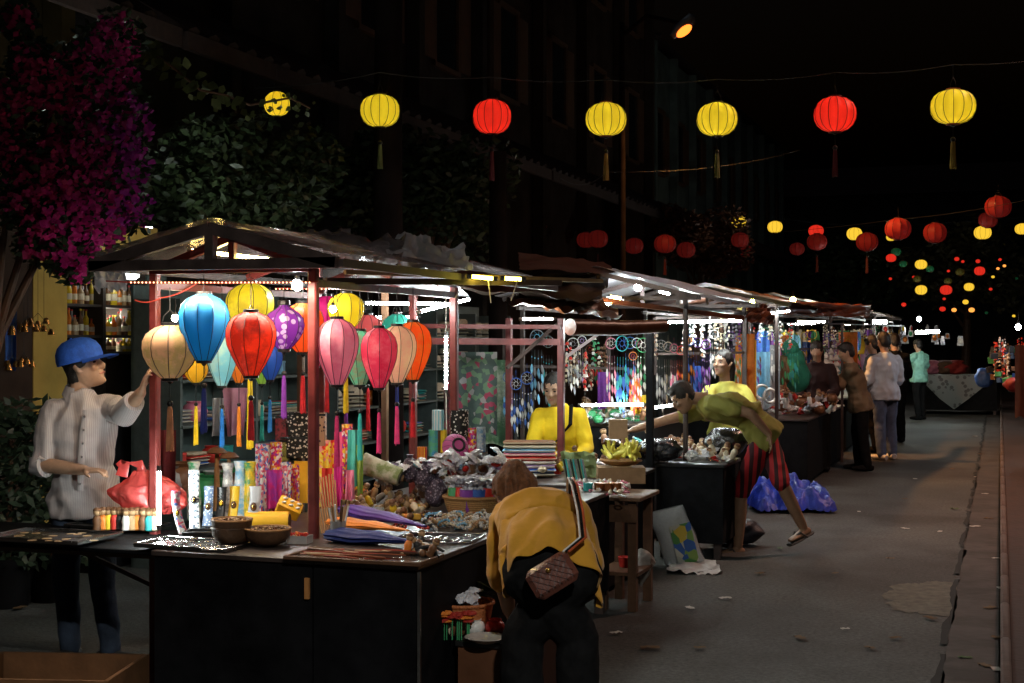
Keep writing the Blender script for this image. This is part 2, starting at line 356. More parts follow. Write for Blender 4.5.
# ---------------------------------------------------------------- the people
def LC(px0,d):
    x0=(px0-512)/FPX*d
    def L(px,py,dd=0): return V(((px-512)/FPX*(d+dd)-x0,dd,CZ-(py-341.5)/FPX*(d+dd)))
    return G(px0,d,0),L
PEOPLE={}
def make_people():
    # man in the blue cap
    base,L=LC(92,7.0)
    J=dict(k=.93,pel=V((-.03,0,.84)),chest=V((-.045,-.01,1.13)),neck=V((-.06,-.01,1.345)),head=V((-.030,-.02,1.475)),face=(.96,-.24,.34),up=(-.33,0,1),
      sR=V((-.18,-.03,1.26)),eR=V((-.225,-.07,1.00)),wR=V((.025,-.20,.985)),hR=(.9,-.35,.0),pR=(0,0,-1),cR=.8,
      sL=V((.115,-.02,1.28)),eL=V((.215,-.22,1.25)),wL=V((.352,-.42,1.365)),hL=(.35,-.25,.9),pL=(.9,.1,-.1),cL=.9,
      kR=V((-.12,-.03,.45)),aR=V((-.115,.03,.085)),tR=(-.2,-1,0),kL=V((.06,-.04,.45)),aL=V((.10,-.02,.085)),tL=(.9,-.45,0),cf=(.35,-.93,0))
    SH=M('lavender_white_stripe',(.40,.355,.34),rough=.85,var=.08,pat='stripes',ps=38,col2=(.31,.27,.27),sheen=.2)
    JN=M('dark_jeans',(.03,.045,.075),rough=.85,var=.5,sc_=8,bump=.4)
    o,P,Q=person('young man in a blue cap and pale striped shirt holding a red plastic bag',base,J,SH,JN,sl_arm='full',sleeve=.1,shoe=M('black_shoe',(.03,.03,.03),rough=.5),vox=.0062,collar=True,pants_name='jeans',hem=.03,amp=.011,seed=2,fat=1.0,loose=.013,ploose=.004)
    # rolled cuffs, buttons, left sleeve is long
    q=MB(); S=J['eL'];E=J['wL']; q.tube([lerp(J['eL'],J['wL'],t) for t in(-.05,.0,.3,.55,.62)],[.05,.062,.058,.052,.049],SH,16); q.build('sleeve',o)
    q=MB(); q.tube([lerp(J['eR'],J['sR'],.10),lerp(J['eR'],J['sR'],-.02),lerp(J['eR'],J['wR'],.10)],[.062,.064,.060],SH,16); q.build('sleeve',o)
    q=MB(); BT=M('button_plastic',(.12,.10,.10),rough=.3)
    q.tube([V((.018,-.155,1.27)),V((.005,-.163,1.15)),V((-.005,-.158,1.02)),V((-.01,-.155,.88))],[(.016,.004)]*4,SH,8,side=(1,0,0))
    for i in range(6): q.ball(V((.014-.004*i,-.168,1.24-.065*i)),.006,BT,8,5)
    q.build('button_placket',o)
    BL=M('royal_blue_cotton',(.02,.10,.50),rough=.8,sc_=40,bump=.3)
    cap=MB(); 
    prof=[(.104,-.012),(.106,.01),(.102,.045),(.088,.075),(.062,.097),(.028,.107),(.0,.109)]
    C0=P(0,-.012,.045)
    tq=Matrix.Rotation(-.12,3,'X')
    cap.lathe([(r,z) for r,z in prof],BL,C0,24,mat=Q@tq,sy=1.10)
    cap.ball(C0+Q@V((0,-.01,.108)),.008,BL,8,5)
    def brim(u,v):
        a=(u-.5)*2.1; r=.098+.080*v*math.cos(a*.8)
        return C0+Q@tq@V((math.sin(a)*r*.98,math.cos(a)*r*1.1,-.004+.012*v-.02*v*v-abs(math.sin(a))**2*.012*v))
    cap.grid(brim,18,5,BL,.004); cap.build('cap',o)
    PEOPLE['cap']=(o,base,J,L)
    # woman bending over the low shelf
    base,L=LC(548,5.6)
    J=dict(pel=V((.01,.0,.71)),chest=V((-.03,.19,.875)),neck=V((-.085,.38,.92)),head=V((-.135,.48,.945)),face=(-.15,.45,-.9),up=(-.1,.9,.35),
      bow=(0,-.01,.02),hs=(1,0,0),sR=V((.115,.31,.87)),eR=V((.17,.40,.64)),wR=V((.10,.50,.50)),hR=(-.3,.2,-.9),pR=(-.9,0,-.2),
      sL=V((-.165,.32,.865)),eL=V((-.18,.32,.63)),wL=V((-.155,.36,.47)),hL=(.2,.15,-.95),pL=(1,.1,0),cL=.6,
      kR=V((.115,.01,.44)),aR=V((.12,-.03,.08)),tR=(.1,1,0),kL=V((-.10,.03,.44)),aL=V((-.105,-.02,.08)),tL=(-.1,1,0),
      bun=V((-.13,.425,1.068)))
    # sides: here she faces away, so her own left arm is on the left of the picture
    J['sR'],J['sL']=J['sR'],J['sL']
    MU=M('mustard_cotton',(.62,.30,.022),rough=.85,var=.10,sc_=10,bump=.25,sheen=.2)
    BK=M('black_cloth',(.006,.006,.0065),rough=.9,sc_=20,spec=.1)
    o,P,Q=person('woman in a mustard shirt bending over the low shelf with a brown shoulder bag',base,J,MU,BK,sleeve=1.0,sl_arm='upper',hair=M('bun_hair',(.20,.085,.035),rough=.4,var=.6,sc_=70,bump=.8),hairstyle='bun',female=1,vox=.0062,shoe=BK,loose=.022,hem=-.14,ploose=.022,fat=.98,amp=.012,seed=4,face=False)
    q=MB()
    pel,wa,ch,sh,nk,s0,s1,ax=torso_rings(J); st=lerp(pel,ch,.72); upn=V((1,0,0)).cross(ax).normalized(); upn=upn if upn.z>0 else -upn
    def drape(u,v): # shirt body falling from the back over the hips
        a=(u-.5)*2*2.05; S=st+V((math.sin(a)*.170,0,0))+upn*(math.cos(a)*.146); k=(1-math.cos(a))
        E=V((.005+.176*math.sin(a)+(.02 if a>0 else 0)*abs(math.sin(a)),-.165+.13*k,.80-.165*min(1.3,k)-.035*max(0,math.sin(a)))); p=lerp(S,E,v)+upn*(.035*math.sin(PI*min(1,v*.95)))
        f=.016*v*math.sin(a*7+1)+.014*nz(a*2.2,v*2,5)+.010*(1-abs(nz(a*1.8+v*2.2,v*1.3,8))*3)
        return p+(V((math.sin(a),-.35,math.cos(a)))).normalized()*f
    q.grid(drape,60,30,MU,.004); q.build('shirt_tail',o,smooth=70)
    PEOPLE['bend']=(o,base,J,L)
    # seated vendor in yellow
    base,L=LC(560,10.5)
    J=dict(k=.93,pel=V((.0,.05,.60)),chest=V((0,.0,.88)),neck=V((-.02,-.03,1.105)),head=V((-.05,-.075,1.235)),face=(-.30,-.85,-.22),up=(-.05,-.2,.95),
      sR=V((-.160,-.02,1.02)),eR=V((-.225,-.12,.78)),wR=V((-.10,-.34,.72)),hR=(.5,-.7,-.2),pR=(0,0,-1),
      sL=V((.150,-.02,1.02)),eL=V((.205,-.10,.77)),wL=V((.12,-.34,.72)),hL=(-.3,-.8,-.2),pL=(0,0,-1),
      kR=V((-.12,-.35,.50)),aR=V((-.12,-.33,.085)),tR=(0,-1,0),kL=V((.12,-.35,.50)),aL=V((.12,-.33,.085)),tL=(0,-1,0),hs=(1,0,0))
    YE=M('bright_yellow_cotton',(.80,.55,.01),rough=.8,var=.08,sc_=14,bump=.2)
    J={k:(v*.94+V((0,0,.09)) if isinstance(v,V) and k[0] in 'pcnsew' or k=='head' else v) for k,v in J.items()}
    o,P,Q=person('seated woman vendor in bright yellow with a black strap looking down at stacked cloths',base,J,YE,BK,sleeve=.75,sl_arm='full',hairstyle='tied',female=1,vox=.008,shoe=BK,seed=6,hem=.02,loose=.014)
    q=MB(); pts=[J['sL']+V((-.06,-.035,.085)),J['chest']+V((.07,-.155,.08)),J['chest']+V((-.02,-.165,-.03)),J['pel']+V((-.15,-.10,.10))]
    q.tube(pts,[(.017,.006)]*4,BK,8,side=(1,0,1)); q.build('bag_strap',o)
    st=MB(); PLR=M('red_plastic',(.45,.03,.02),rough=.35)
    st.lathe([(.17,.0),(.165,.02),(.13,.60),(.16,.61),(.16,.635),(0,.64)],PLR,(0,0,0)); tag(st.build('stool',loc=base+Fd*.05),'red plastic stool under the seated yellow shirt vendor','stool')
    # man stretching over his table, olive yellow shirt, red shorts
    base,L=LC(746,10.75)
    OL=M('olive_yellow_cotton',(.25,.24,.05),rough=.85,var=.12,sc_=10,bump=.25)
    RS=M('red_black_striped_shorts',(.40,.018,.022),rough=.8,pat='stripes',ps=5.5,col2=(.035,.008,.010),var=.1)
    J=dict(k=.94,pel=L(762,432),chest=L(733,409),neck=L(703,399),head=L(683,397),face=(-.80,-.25,-.55),up=(-.45,0,.85),
      bow=(.01,0,.04),hs=(.15,1,0),sL=L(714,403,-.17),eL=L(751,414,-.24),wL=L(769,434,-.22),hL=(.15,.0,-.95),pL=(-1,0,0),
      sR=L(703,410,.13),eR=L(666,420,.10),wR=L(633,430,.05),hR=(-.9,-.1,-.25),pR=(0,0,-1),cR=.4,
      kR=L(741,492,.10),aR=L(738,546,.10),tR=(-.9,-.4,0),kL=L(781,482,-.12),aL=L(803,527,-.02),tL=(-.75,-.55,-.28),fuL=(-.3,-.1,.95))
    J['sL'],J['sR']=J['sL'],J['sR']
    o,P,Q=person('man in olive shirt and red striped shorts leaning over his stall on one foot',base,J,OL,RS,skin=SKIN2,sleeve=.55,pleg=1.0,vox=.008,shoe=M('dark_rubber',(.03,.028,.025),rough=.7),flop=1,shoe_name='flip_flop',pants_name='shorts',seed=8,loose=.013,ploose=.0,hem=.03,amp=.011,fat=.97)
    # smiling woman behind
    base,L=LC(726,12.6)
    J=dict(pel=V((.03,.02,.80)),chest=V((.02,0,1.07)),neck=V((-.0,0,1.245)),head=V((-.03,-.03,1.405)),face=(-.66,-.66,.10),up=(.1,.05,.98),
      sR=V((-.15,-.03,1.15)),eR=V((-.21,-.20,.95)),wR=V((-.08,-.38,.92)),hR=(.5,-.8,0),sL=V((.16,.02,1.15)),eL=V((.23,-.1,.93)),wL=V((.20,-.33,.9)),hL=(-.3,-.8,0),
      kR=V((-.09,-.02,.43)),aR=V((-.09,0,.085)),kL=V((.09,-.02,.43)),aL=V((.09,0,.085)),k=.98)
    LY=M('pale_yellow_cotton',(.62,.60,.12),rough=.8,var=.1)
    person('smiling woman in a pale yellow blouse turning her face up behind the leaning man',base,J,LY,BK,sleeve=.9,hairstyle='long',female=1,vox=.009,shoe=BK,seed=9)
    def stander(px,d,H,label,shirt,pants,hdir=(0,1,0),sleeve='full',sl=.95,skin=SKIN,shoe=BK,arms=None,hs='short',seed=1,lean=0,female=0,pn='trousers',fat=1):
        base=G(px,d,0); k=H/1.70; f=V(hdir).normalized(); s=f.cross(V((0,0,1)))   # s = own right hand
        lp=V((lean,0,0))
        J=dict(pel=V((0,0,.90))*k,chest=(V((0,0,1.18))+lp*.5)*k,neck=(V((0,0,1.42))+f*.01+lp)*k,head=(V((0,0,1.56))+f*.035+lp*1.2)*k,face=f+V((0,0,-.35)),
          sR=(s*.17+V((0,0,1.315))+lp)*k,sL=(-s*.17+V((0,0,1.315))+lp)*k,hs=-s,
          eR=(s*.235+f*.02+V((0,0,1.05))+lp)*k,eL=(-s*.235+f*.02+V((0,0,1.05))+lp)*k,wR=(s*.19+f*.22+V((0,0,.98))+lp)*k,wL=(-s*.19+f*.22+V((0,0,.98))+lp)*k,
          kR=(s*.10+f*.03+V((0,0,.48)))*k,kL=(-s*.09-f*.02+V((0,0,.48)))*k,aR=(s*.11+V((0,0,.085)))*k,aL=(-s*.10-f*.08+V((0,0,.085)))*k,tR=f+s*.2,tL=f-s*.2,k=k,pR=(0,0,-1),pL=(0,0,-1))
        if arms: J.update(arms(k,f,s))
        return person(label,base,J,shirt,pants,skin=skin,sl_arm='full' if sleeve=='full' else 'upper',sleeve=sl,vox=.012,shoe=shoe,hairstyle=hs,face=False,seed=seed,pants_name=pn,female=female,loose=.024,amp=.014,fat=fat)
    PB=M('pale_blue_shirt_cloth',(.62,.70,.80),rough=.8,var=.08); WS=M('white_shoe',(.6,.6,.6),rough=.5)
    JE=M('washed_blue_jeans',(.10,.14,.24),rough=.85,var=.4,sc_=9)
    stander(885,19.2,1.74,'man in a loose pale blue shirt and jeans seen from behind on the road',PB,JE,(-.3,.95,0),shoe=WS,seed=11,pn='jeans')
    MI=M('mint_shirt_cloth',(.22,.48,.38),rough=.8)
    stander(919,29,1.66,'person in a mint green shirt raising one hand beside the far lace covered table',MI,BK,(-.5,.85,0),sleeve='upper',sl=.7,seed=12,arms=lambda k,f,s:dict(eL=(-s*.30+f*.12+V((0,0,1.18)))*k,wL=(-s*.28+f*.25+V((0,0,1.42)))*k,hL=(-.3,.2,1)))
    TN=M('tan_cloth',(.17,.115,.065),rough=.85)
    stander(860,17.6,1.60,'person in a tan shirt reaching across a stall table towards the hanging goods',TN,BK,(-1,.15,0),seed=13,lean=-.12,arms=lambda k,f,s:dict(eR=(V((-.30,-.12,1.12)))*k,wR=V((-.50,-.1,.97))*k,hR=(-1,0,-.3),eL=(V((-.30,.2,1.1)))*k,wL=V((-.48,.2,.97))*k,hL=(-1,0,-.3)))
    GB=M('slate_blue_cloth',(.12,.16,.22),rough=.85)
    stander(874,20.5,1.70,'person in a slate blue shirt standing just past the man in pale blue',GB,BK,(-.8,.6,0),seed=14)
    DR=M('dark_maroon_cloth',(.022,.008,.009),rough=.85)
    stander(817,17.5,1.62,'dark haired person in a dark maroon top standing among the far stalls',DR,BK,(-.3,-.9,0),seed=15,female=1,hs='long')
    stander(895,22.5,1.74,'person in black half hidden behind the man in pale blue',BK,BK,(-.2,.95,0),seed=16)
# ---------------------------------------------------------------- placement helpers on the street grid (x across, y along)
def tanp(px): return math.tan(TH-math.atan((px-512)/FPX))
def onX(px,py,X):
    Y=-X/tanp(px); d=Fd.x*X+Fd.y*Y; return V((X,Y,CZ-(py-341.5)/FPX*d))
def onY(px,py,Y):
    X=-Y*tanp(px); d=Fd.x*X+Fd.y*Y; return V((X,Y,CZ-(py-341.5)/FPX*d))
def nz(x,y,z=0): return noise.noise(V((x,y,z)))
# materials
BLACKP=M('black_painted_panel',(.0045,.0045,.0055),rough=.7,sc_=4,spec=.06,var=.6)
MAROON=M('maroon_painted_metal',(.16,.025,.022),rough=.4,sc_=9,var=.45,spec=.5)
RUSTM=M('dark_rusty_metal',(.06,.04,.035),rough=.6,sc_=9,var=.5)
BROWNW=M('dark_brown_wood',(.10,.045,.02),rough=.6,sc_=7,var=.4,bump=.3)
WOOD=M('light_wood',(.38,.20,.08),rough=.6,sc_=9,var=.35,bump=.3)
STEEL=M('stainless_steel',(.38,.38,.38),rough=.24,metal=1,var=.1,bump=.04)
DSTEEL=M('dull_steel',(.30,.30,.30),rough=.35,metal=1,var=.3)
CABLE=M('black_cable',(.012,.012,.012),rough=.6)
RCABLE=M('red_cable',(.35,.04,.025),rough=.5)
WCABLE=M('white_cable',(.55,.50,.42),rough=.5)
PLAST=M('milky_plastic_sheet',(.60,.60,.62),rough=.25,trans=.5,alpha=.70,sc_=3,bump=.5,var=.15)
PLASTD=M('grey_plastic_sheet',(.22,.19,.19),rough=.25,trans=.5,sc_=3,bump=.6,var=.4,alpha=.68)
WPL=M('white_plastic_sheet',(.62,.62,.66),rough=.35,trans=.45,sc_=3,bump=.4,var=.12)
TARP=M('brown_tarp',(.11,.032,.012),rough=.38,sc_=5,var=.5,bump=.5,spec=.4)
ORTARP=M('orange_tarp',(.26,.05,.012),rough=.4,sc_=5,var=.4,bump=.5)
WIN=M('dark_window_glass',(.012,.014,.018),rough=.1,bump=0)
GOLD=M('brass',(.80,.48,.14),rough=.25,metal=1,var=.2)
WHITE=M('white_glaze',(.75,.73,.68),rough=.3,var=.06)
RED=M('red_lacquer',(.55,.02,.015),rough=.3,var=.15)
BLK=M('black_lacquer',(.012,.012,.012),rough=.3)
def setting():
    g=MB()
    def gf(u,v): return (-70+140*u,-14+200*v,0)
    ASPH=M('worn_asphalt',(.066,.068,.064),rough=.85,sc_=.55,var=.42,bump=0,pat='stain',ps=.35,col2=(.034,.030,.027),spec=.35)
    n=ASPH.node_tree; b=[x for x in n.nodes if x.type=='BSDF_PRINCIPLED'][0]; tc=[x for x in n.nodes if x.type=='TEX_COORD'][0]
    a=N(n,'ShaderNodeTexNoise',Scale=70,Detail=5.0,Roughness=.7); n.links.new(tc.outputs['Object'],a.inputs['Vector']); bp=N(n,'ShaderNodeBump',Strength=.6,Distance=.006); n.links.new(a.outputs[0],bp.inputs['Height']); n.links.new(bp.outputs[0],b.inputs['Normal'])
    # fine speckle on the colour
    sp=N(n,'ShaderNodeTexNoise',Scale=38,Detail=6.0,Roughness=.8); n.links.new(tc.outputs['Object'],sp.inputs['Vector']); old=b.inputs['Base Color'].links[0].from_socket
    hs=N(n,'ShaderNodeHueSaturation'); mr=N(n,'ShaderNodeMapRange'); mr.inputs[1].default_value=.35; mr.inputs[2].default_value=.65; mr.inputs[3].default_value=.45; mr.inputs[4].default_value=1.6; n.links.new(sp.outputs[0],mr.inputs[0]); n.links.new(mr.outputs[0],hs.inputs['Value']); n.links.new(old,hs.inputs['Color']); n.links.new(hs.outputs[0],b.inputs['Base Color'])
    g.grid(gf,14,20,ASPH); tag(g.build('road'),kind='structure')
    CON=M('dirty_concrete',(.060,.050,.045),rough=.9,sc_=3,var=.4,bump=.4,pat='stain',ps=2.2,col2=(.035,.028,.024))
    q=MB(); 
    q.grid(lambda u,v:(-.262+.255*u,1+80*v,.010),2,160,CON)
    tag(q.build('gutter'),kind='structure')
    KER=M('kerb_stone',(.10,.07,.06),rough=.85,sc_=6,var=.35,bump=.4)
    q=MB()
    for i in range(80): q.box((.026,1+i*1.0,.065),(.048,.99,.13),KER,bev=.010)
    tag(q.build('kerb'),kind='structure')
    PAV=M('red_brick_pavement',(.045,.024,.020),rough=.85,sc_=5,var=.4,bump=.4)
    q=MB(); q.box((3.052,40,.055),(6.0,90,.12),PAV); tag(q.build('pavement'),kind='structure')
    q=MB(); q.box((-8.0,45,.06),(3.4,88,.12),CON); tag(q.build('far_pavement'),kind='structure')
    # pale sandy stain and dark cracks by the gutter
    SAND=M('spilled_sand',(.115,.105,.082),rough=.95,sc_=14,var=.45,bump=.5)
    c=T(940,598,0); q=MB(); vs=[]
    for i in range(160):
        a=2*PI*i/160; r=1+.22*nz(math.cos(a)*2,math.sin(a)*2,3)+.14*nz(math.cos(a)*7,math.sin(a)*7,5)+.07*nz(math.cos(a)*22,math.sin(a)*22,5); vs.append((c.x+.38*r*math.cos(a)+.03,c.y+.62*r*math.sin(a),.004+.0))
    q.add(vs,[tuple(range(160))],SAND); tag(q.build('sand_patch'),kind='structure')
    CR=M('crack_dirt',(.008,.008,.007),rough=1)
    q=MB(); pts=[]; y=3.0
    while y<34:
        x=-.275+.035*nz(y*1.3,0)+.02*nz(y*6,4); w=.012+.022*max(0,nz(y*2.1,9)+.3); pts.append((x,y,w)); y+=.12
    vs=[];fs=[]
    for x,y,w in pts: vs+=[(x-w,y,.010),(x+w,y,.010)]
    for i in range(len(pts)-1):
        if nz(i*.35,2)>-.28: fs.append((2*i,2*i+1,2*i+3,2*i+2))
    q.add(vs,fs,CR); tag(q.build('crack'),kind='structure')
    LIT=[M('white_litter',(.5,.48,.44),rough=.8),M('brown_leaf_litter',(.12,.07,.03),rough=.9),M('green_litter',(.05,.10,.03),rough=.8)]
    spots=[(760,575,1),(725,600,0),(800,640,1),(890,560,1),(870,650,1),(700,650,1),(780,550,2),(835,575,1),(905,530,0),(930,620,1),(650,650,1),(915,480,0),(895,640,1),(859,513,0),(845,631,0),(690,610,0),(985,495,0),(975,478,0),(988,520,1),(996,560,0),(1000,590,0),(990,610,1),(965,660,2),(985,668,1),(996,672,0),(975,528,0),(940,533,0),(870,470,0),(905,500,1),(975,437,0),(952,470,1),(1000,640,1),(980,455,1),(955,510,2),(616,635,0),(28,575,1),(40,590,0),(20,610,1)]
    names=['crumpled white paper scrap','brown dead leaf','green leaf scrap']
    for i,(px,py,k) in enumerate(spots):
        p=T(px,py,0); q=MB(); s=U(.02,.048) if k==0 else U(.03,.05)
        q.grid(lambda u,v:((u-.5)*s*2,(v-.5)*s,.012+s*.22*(nz(u*4+i,v*4)+.4)),6,4,LIT[k],.002)
        tag(q.build('litter_scrap' if k==0 else 'leaf_litter',loc=p,rz=U(0,6)),names[k]+' lying on the road','litter' if k==0 else 'leaf',names[k]+'s on the road')
def tree(label,base,h,cr,mat,n,leaf=.09,trunk=.12,seed=1,group=None,zs=.8,wood=None):
    random.seed(seed); t=thing('tree',label,'tree',base,group=group); wood=wood or BROWNW
    q=MB(); top=V((U(-.2,.2),U(-.2,.2),h*.72)); q.tube([(0,0,0),V((.03,0,h*.25)),top*.7,top],[trunk*1.3,trunk,trunk*.75,trunk*.35],wood,10)
    cl=[]
    for i in range(16):
        a=U(0,2*PI); e=U(-.5,1); r=cr*U(.35,.9); c=V((math.cos(a)*r*math.cos(e),math.sin(a)*r*math.cos(e),h*.78+r*math.sin(e)*zs)); cl.append((c,cr*U(.25,.45)))
        s=top*U(.55,1); q.tube([s,(s+c)/2+V((0,0,U(0,.15))),c],[trunk*.35,trunk*.2,trunk*.07],wood,6)
    q.build('trunk',t); b=MB(); vs=[];fs=[]
    for i in range(n):
        c,r=random.choice(cl); d=V((random.gauss(0,1),random.gauss(0,1),random.gauss(0,.8))).normalized()*r*(U(0,1)**.4); p=c+d
        u=V((U(-1,1),U(-1,1),U(-.6,.6))).normalized(); w=u.orthogonal().normalized()*leaf*.45; w.rotate(Quaternion(u,U(0,6))); u=u*leaf*U(.6,1.2); k=len(vs)
        vs+=[p-u,p+w*1.0,p+u,p-w]; fs.append((k,k+1,k+2,k+3))
    b.add(vs,fs,mat); b.build('crown',t,smooth=0); return t
def house(label,X,Y0,Y1,H,wall,nf,seed,roofm):
    random.seed(seed); t=thing('shop_house',label,'house',(X,(Y0+Y1)/2,0)); L=Y1-Y0
    q=MB(); q.box((-3,0,H/2),(6,L-.02,H),wall); q.build('wall',t)
    q=MB()
    for j in range(int(L/.35)): # tiled eave over the ground floor
        y=-L/2+.35*j+.17
        if y<L/2-.1: q.tube([(1.25,y,4.35),(.6,y,4.72),(-.02,y,5.05)],[.12,.12,.12],roofm,8)
    q.bar((1.3,-L/2,4.30),(1.3,L/2,4.30),.06,.16,roofm); q.build('eave',t)
    q=MB(); q.tube([(.35,-L/2,H+.05),(-3,0-L/2,H+1.2),(-6,-L/2,H+.05)],[.08]*3,roofm,6); q.add([(.4,-L/2,H),(.4,L/2,H),(-3,L/2,H+1.5),(-3,-L/2,H+1.5),(-6.3,-L/2,H),(-6.3,L/2,H)],[(0,1,2,3),(3,2,5,4),(0,3,4),(1,5,2)],roofm); q.build('roof',t)
    nb=max(2,int(L/2.4))
    for f in range(nf):
        for i in range(nb):
            y=-L/2+(i+.5)*L/nb; z=5.9+f*3.0
            if z+1>H: continue
            fr=MB(); 
            for s in(-1,1): fr.box((.03,y+s*.5,z+.75),(.07,.08,1.6),BROWNW); fr.box((.05,y+s*.78,z+.75),(.035,.46,1.5),BROWNW)
            fr.box((.03,y,z-.06),(.09,1.08,.07),BROWNW); fr.box((.03,y,z+1.56),(.09,1.08,.07),BROWNW); w=fr.build('window',t)
            gl=MB(); gl.box((.012,y,z+.75),(.02,.92,1.5),WIN); gl.build('pane',w)
    for i in range(nb+1):
        y=-L/2+.12+i*(L-.24)/nb; c=MB(); c.box((.12,y,H/2),(.2,.2,H-.02),wall); c.build('pilaster',t)
    return t
def background():
    YS=M('ochre_plaster',(.42,.27,.055),rough=.9,sc_=2,var=.3,bump=.3); YW=M('darkened_ochre_plaster',(.06,.04,.015),rough=.95,sc_=2,var=.4,spec=.05); GW=M('grey_plaster',(.040,.035,.032),rough=.95,sc_=2,var=.4,spec=.05); BW=M('brown_plaster',(.045,.028,.02),rough=.95,sc_=2,var=.4,spec=.05); TW=M('teal_grey_plaster',(.09,.12,.11),rough=.9,sc_=2,var=.4)  # ochre house plaster darkened in colour to stand for the night dark
    RT=M('clay_tile',(.05,.028,.022),rough=.8,sc_=8,var=.4)
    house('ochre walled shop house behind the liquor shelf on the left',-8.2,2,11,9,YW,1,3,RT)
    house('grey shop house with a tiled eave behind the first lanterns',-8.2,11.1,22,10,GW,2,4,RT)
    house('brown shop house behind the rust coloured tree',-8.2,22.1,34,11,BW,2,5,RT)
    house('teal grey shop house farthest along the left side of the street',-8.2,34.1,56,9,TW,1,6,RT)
    # far end and right side
    t=thing('shop_house','dark shop house closing the far end of the street','house',(-2,64,0)); q=MB(); q.box((0,3,4),(16,6,8),GW); q.build('wall',t)
    q=MB(); q.add([(-8.4,-.4,8),(8.4,-.4,8),(8.4,6.4,8),(-8.4,6.4,8),(-8.4,3,9.6),(8.4,3,9.6)],[(0,1,5,4),(3,4,5,2),(0,4,3),(1,2,5)],RT); q.build('roof',t)
    for i in range(5):
        f=MB(); f.box((-6.4+3.2*i,-.03,5),(1.3,.08,1.7),BROWNW); w=f.build('window',t); f=MB(); f.box((-6.4+3.2*i,-.08,5),(1.05,.03,1.45),WIN); f.build('pane',w)
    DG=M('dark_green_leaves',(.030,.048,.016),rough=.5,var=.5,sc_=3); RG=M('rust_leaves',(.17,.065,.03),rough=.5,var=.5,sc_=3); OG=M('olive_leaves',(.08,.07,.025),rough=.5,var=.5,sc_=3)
    tree('dark leafy tree above the first stall roof',G(238,12.5,0),3.6,1.05,DG,9000,.055,.09,21,zs=.7)
    tree('dark green tree between the grey house and the second stall',G(420,17,0),4.2,1.3,DG,6500,.07,.12,22)
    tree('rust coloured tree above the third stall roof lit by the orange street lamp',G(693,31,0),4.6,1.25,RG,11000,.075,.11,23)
    tree('olive tree rising above the far stalls at the right side of the street',G(965,42,0),4.6,2.1,OG,5200,.13,.14,24)
    tree('dark tree on the right pavement overhanging the far lanterns',G(1040,44,0),5.2,1.8,DG,3800,.14,.15,25)
    tree('dark bushy tree behind the far row of dark red lanterns',G(850,45,0),4.4,1.8,DG,4000,.14,.15,26)
    # street pole and lamp
    P=M('weathered_pole',(.012,.008,.007),rough=.95,spec=.03,sc_=4,var=.4,bump=.4)
    b=G(622,20.5,0); t=thing('street_lamp','tall street pole with a lit orange sodium lamp head','street lamp',b)
    q=MB(); q.tube([(0,0,0),(0,0,4),(0,0,6.2)],[.06,.05,.035],P,12); q.build('pole',t)
    lp=W(684,31,20.0)-b; q=MB(); q.tube([V((0,0,6.0)),V((lp.x*.4,lp.y*.4,6.25)),lp+V((0,0,.10))],[.035,.03,.028],P,8); q.build('arm',t)
    q=MB(); dr=(Rt*.8+V((0,0,.6))).normalized(); q.tube([lp-dr*.22+V((0,0,.05)),lp-dr*.10+V((0,0,.08)),lp+dr*.14+V((0,0,.09)),lp+dr*.20+V((0,0,.06))],[(.05,.02),(.085,.035),(.09,.035),(.04,.02)],DSTEEL,12); h=q.build('lamp_head',t)
    q=MB(); q.ball(lp+V((0,0,0)),(.13,.07,.065),EM('sodium_glow',(1,.17,.02),2.6),14,8,mat=dr.to_track_quat('X','Z').to_matrix()); q.build('lamp_glass',h)
    lo=light('AREA',b+lp+V((0.05,0,-.16)),LP['sodium'],(1,.42,.12),.22,.12); lo.rotation_euler=(R(8),R(-26),0); lo.data.spread=R(140)
    b=G(388,13.2,0); q=MB(); q.tube([(0,0,0),(0,0,4),(.05,0,8)],[.15,.13,.11],P,14); tag(q.build('utility_pole',loc=b),'thick brown pole rising behind the first yellow lantern','pole')
    b=G(498,15.0,0); q=MB(); q.tube([(0,0,0),(0,0,3.6)],[.11,.09],P,12); tag(q.build('utility_pole',loc=b),'short brown post behind the first red lantern','pole')
    # red paper lantern tube signs on the pole
    # unseen pole lamps added to light the near and middle road
    for i,(x,y,e,lb) in enumerate([(3.4,-2.5,LP['near'],'added pole lamp on the right pavement behind the viewer'),(2.6,13.5,LP['mid'],'added unseen pole lamp on the right pavement beside the road')]):
        t=thing('street_lamp',lb,'street lamp',(x,y,.12)); q=MB(); q.tube([(0,0,0),(0,0,5.6),(-.3,0,6.1),(-1.0,0,6.3)],[.07,.05,.04,.035],RUSTM,10); q.build('pole',t)
        q=MB(); q.box((-1.2,0,6.30),(.5,.2,.09),DSTEEL,bev=.03); h=q.build('lamp_head',t); q=MB(); q.box((-1.2,0,6.25),(.4,.15,.02),EM('cool_lamp_glass',(.9,1,.86),20)); q.build('lamp_glass',h)
        light('AREA',V((x-1.2,y,6.22)),e,(1.0,.99,.92) if i==0 else (1.0,.55,.40),.4,.15).data.spread=R(146)
def light(tp,p,e,c,r=.05,r2=None):
    l=bpy.data.lights.new('lamp_light',tp); l.energy=e; l.color=c
    if tp=='AREA': l.shape='RECTANGLE'; l.size=r; l.size_y=r2 or r
    else: l.shadow_soft_size=r
    o=bpy.data.objects.new('lamp_light',l); COL.objects.link(o); o.location=p; return o
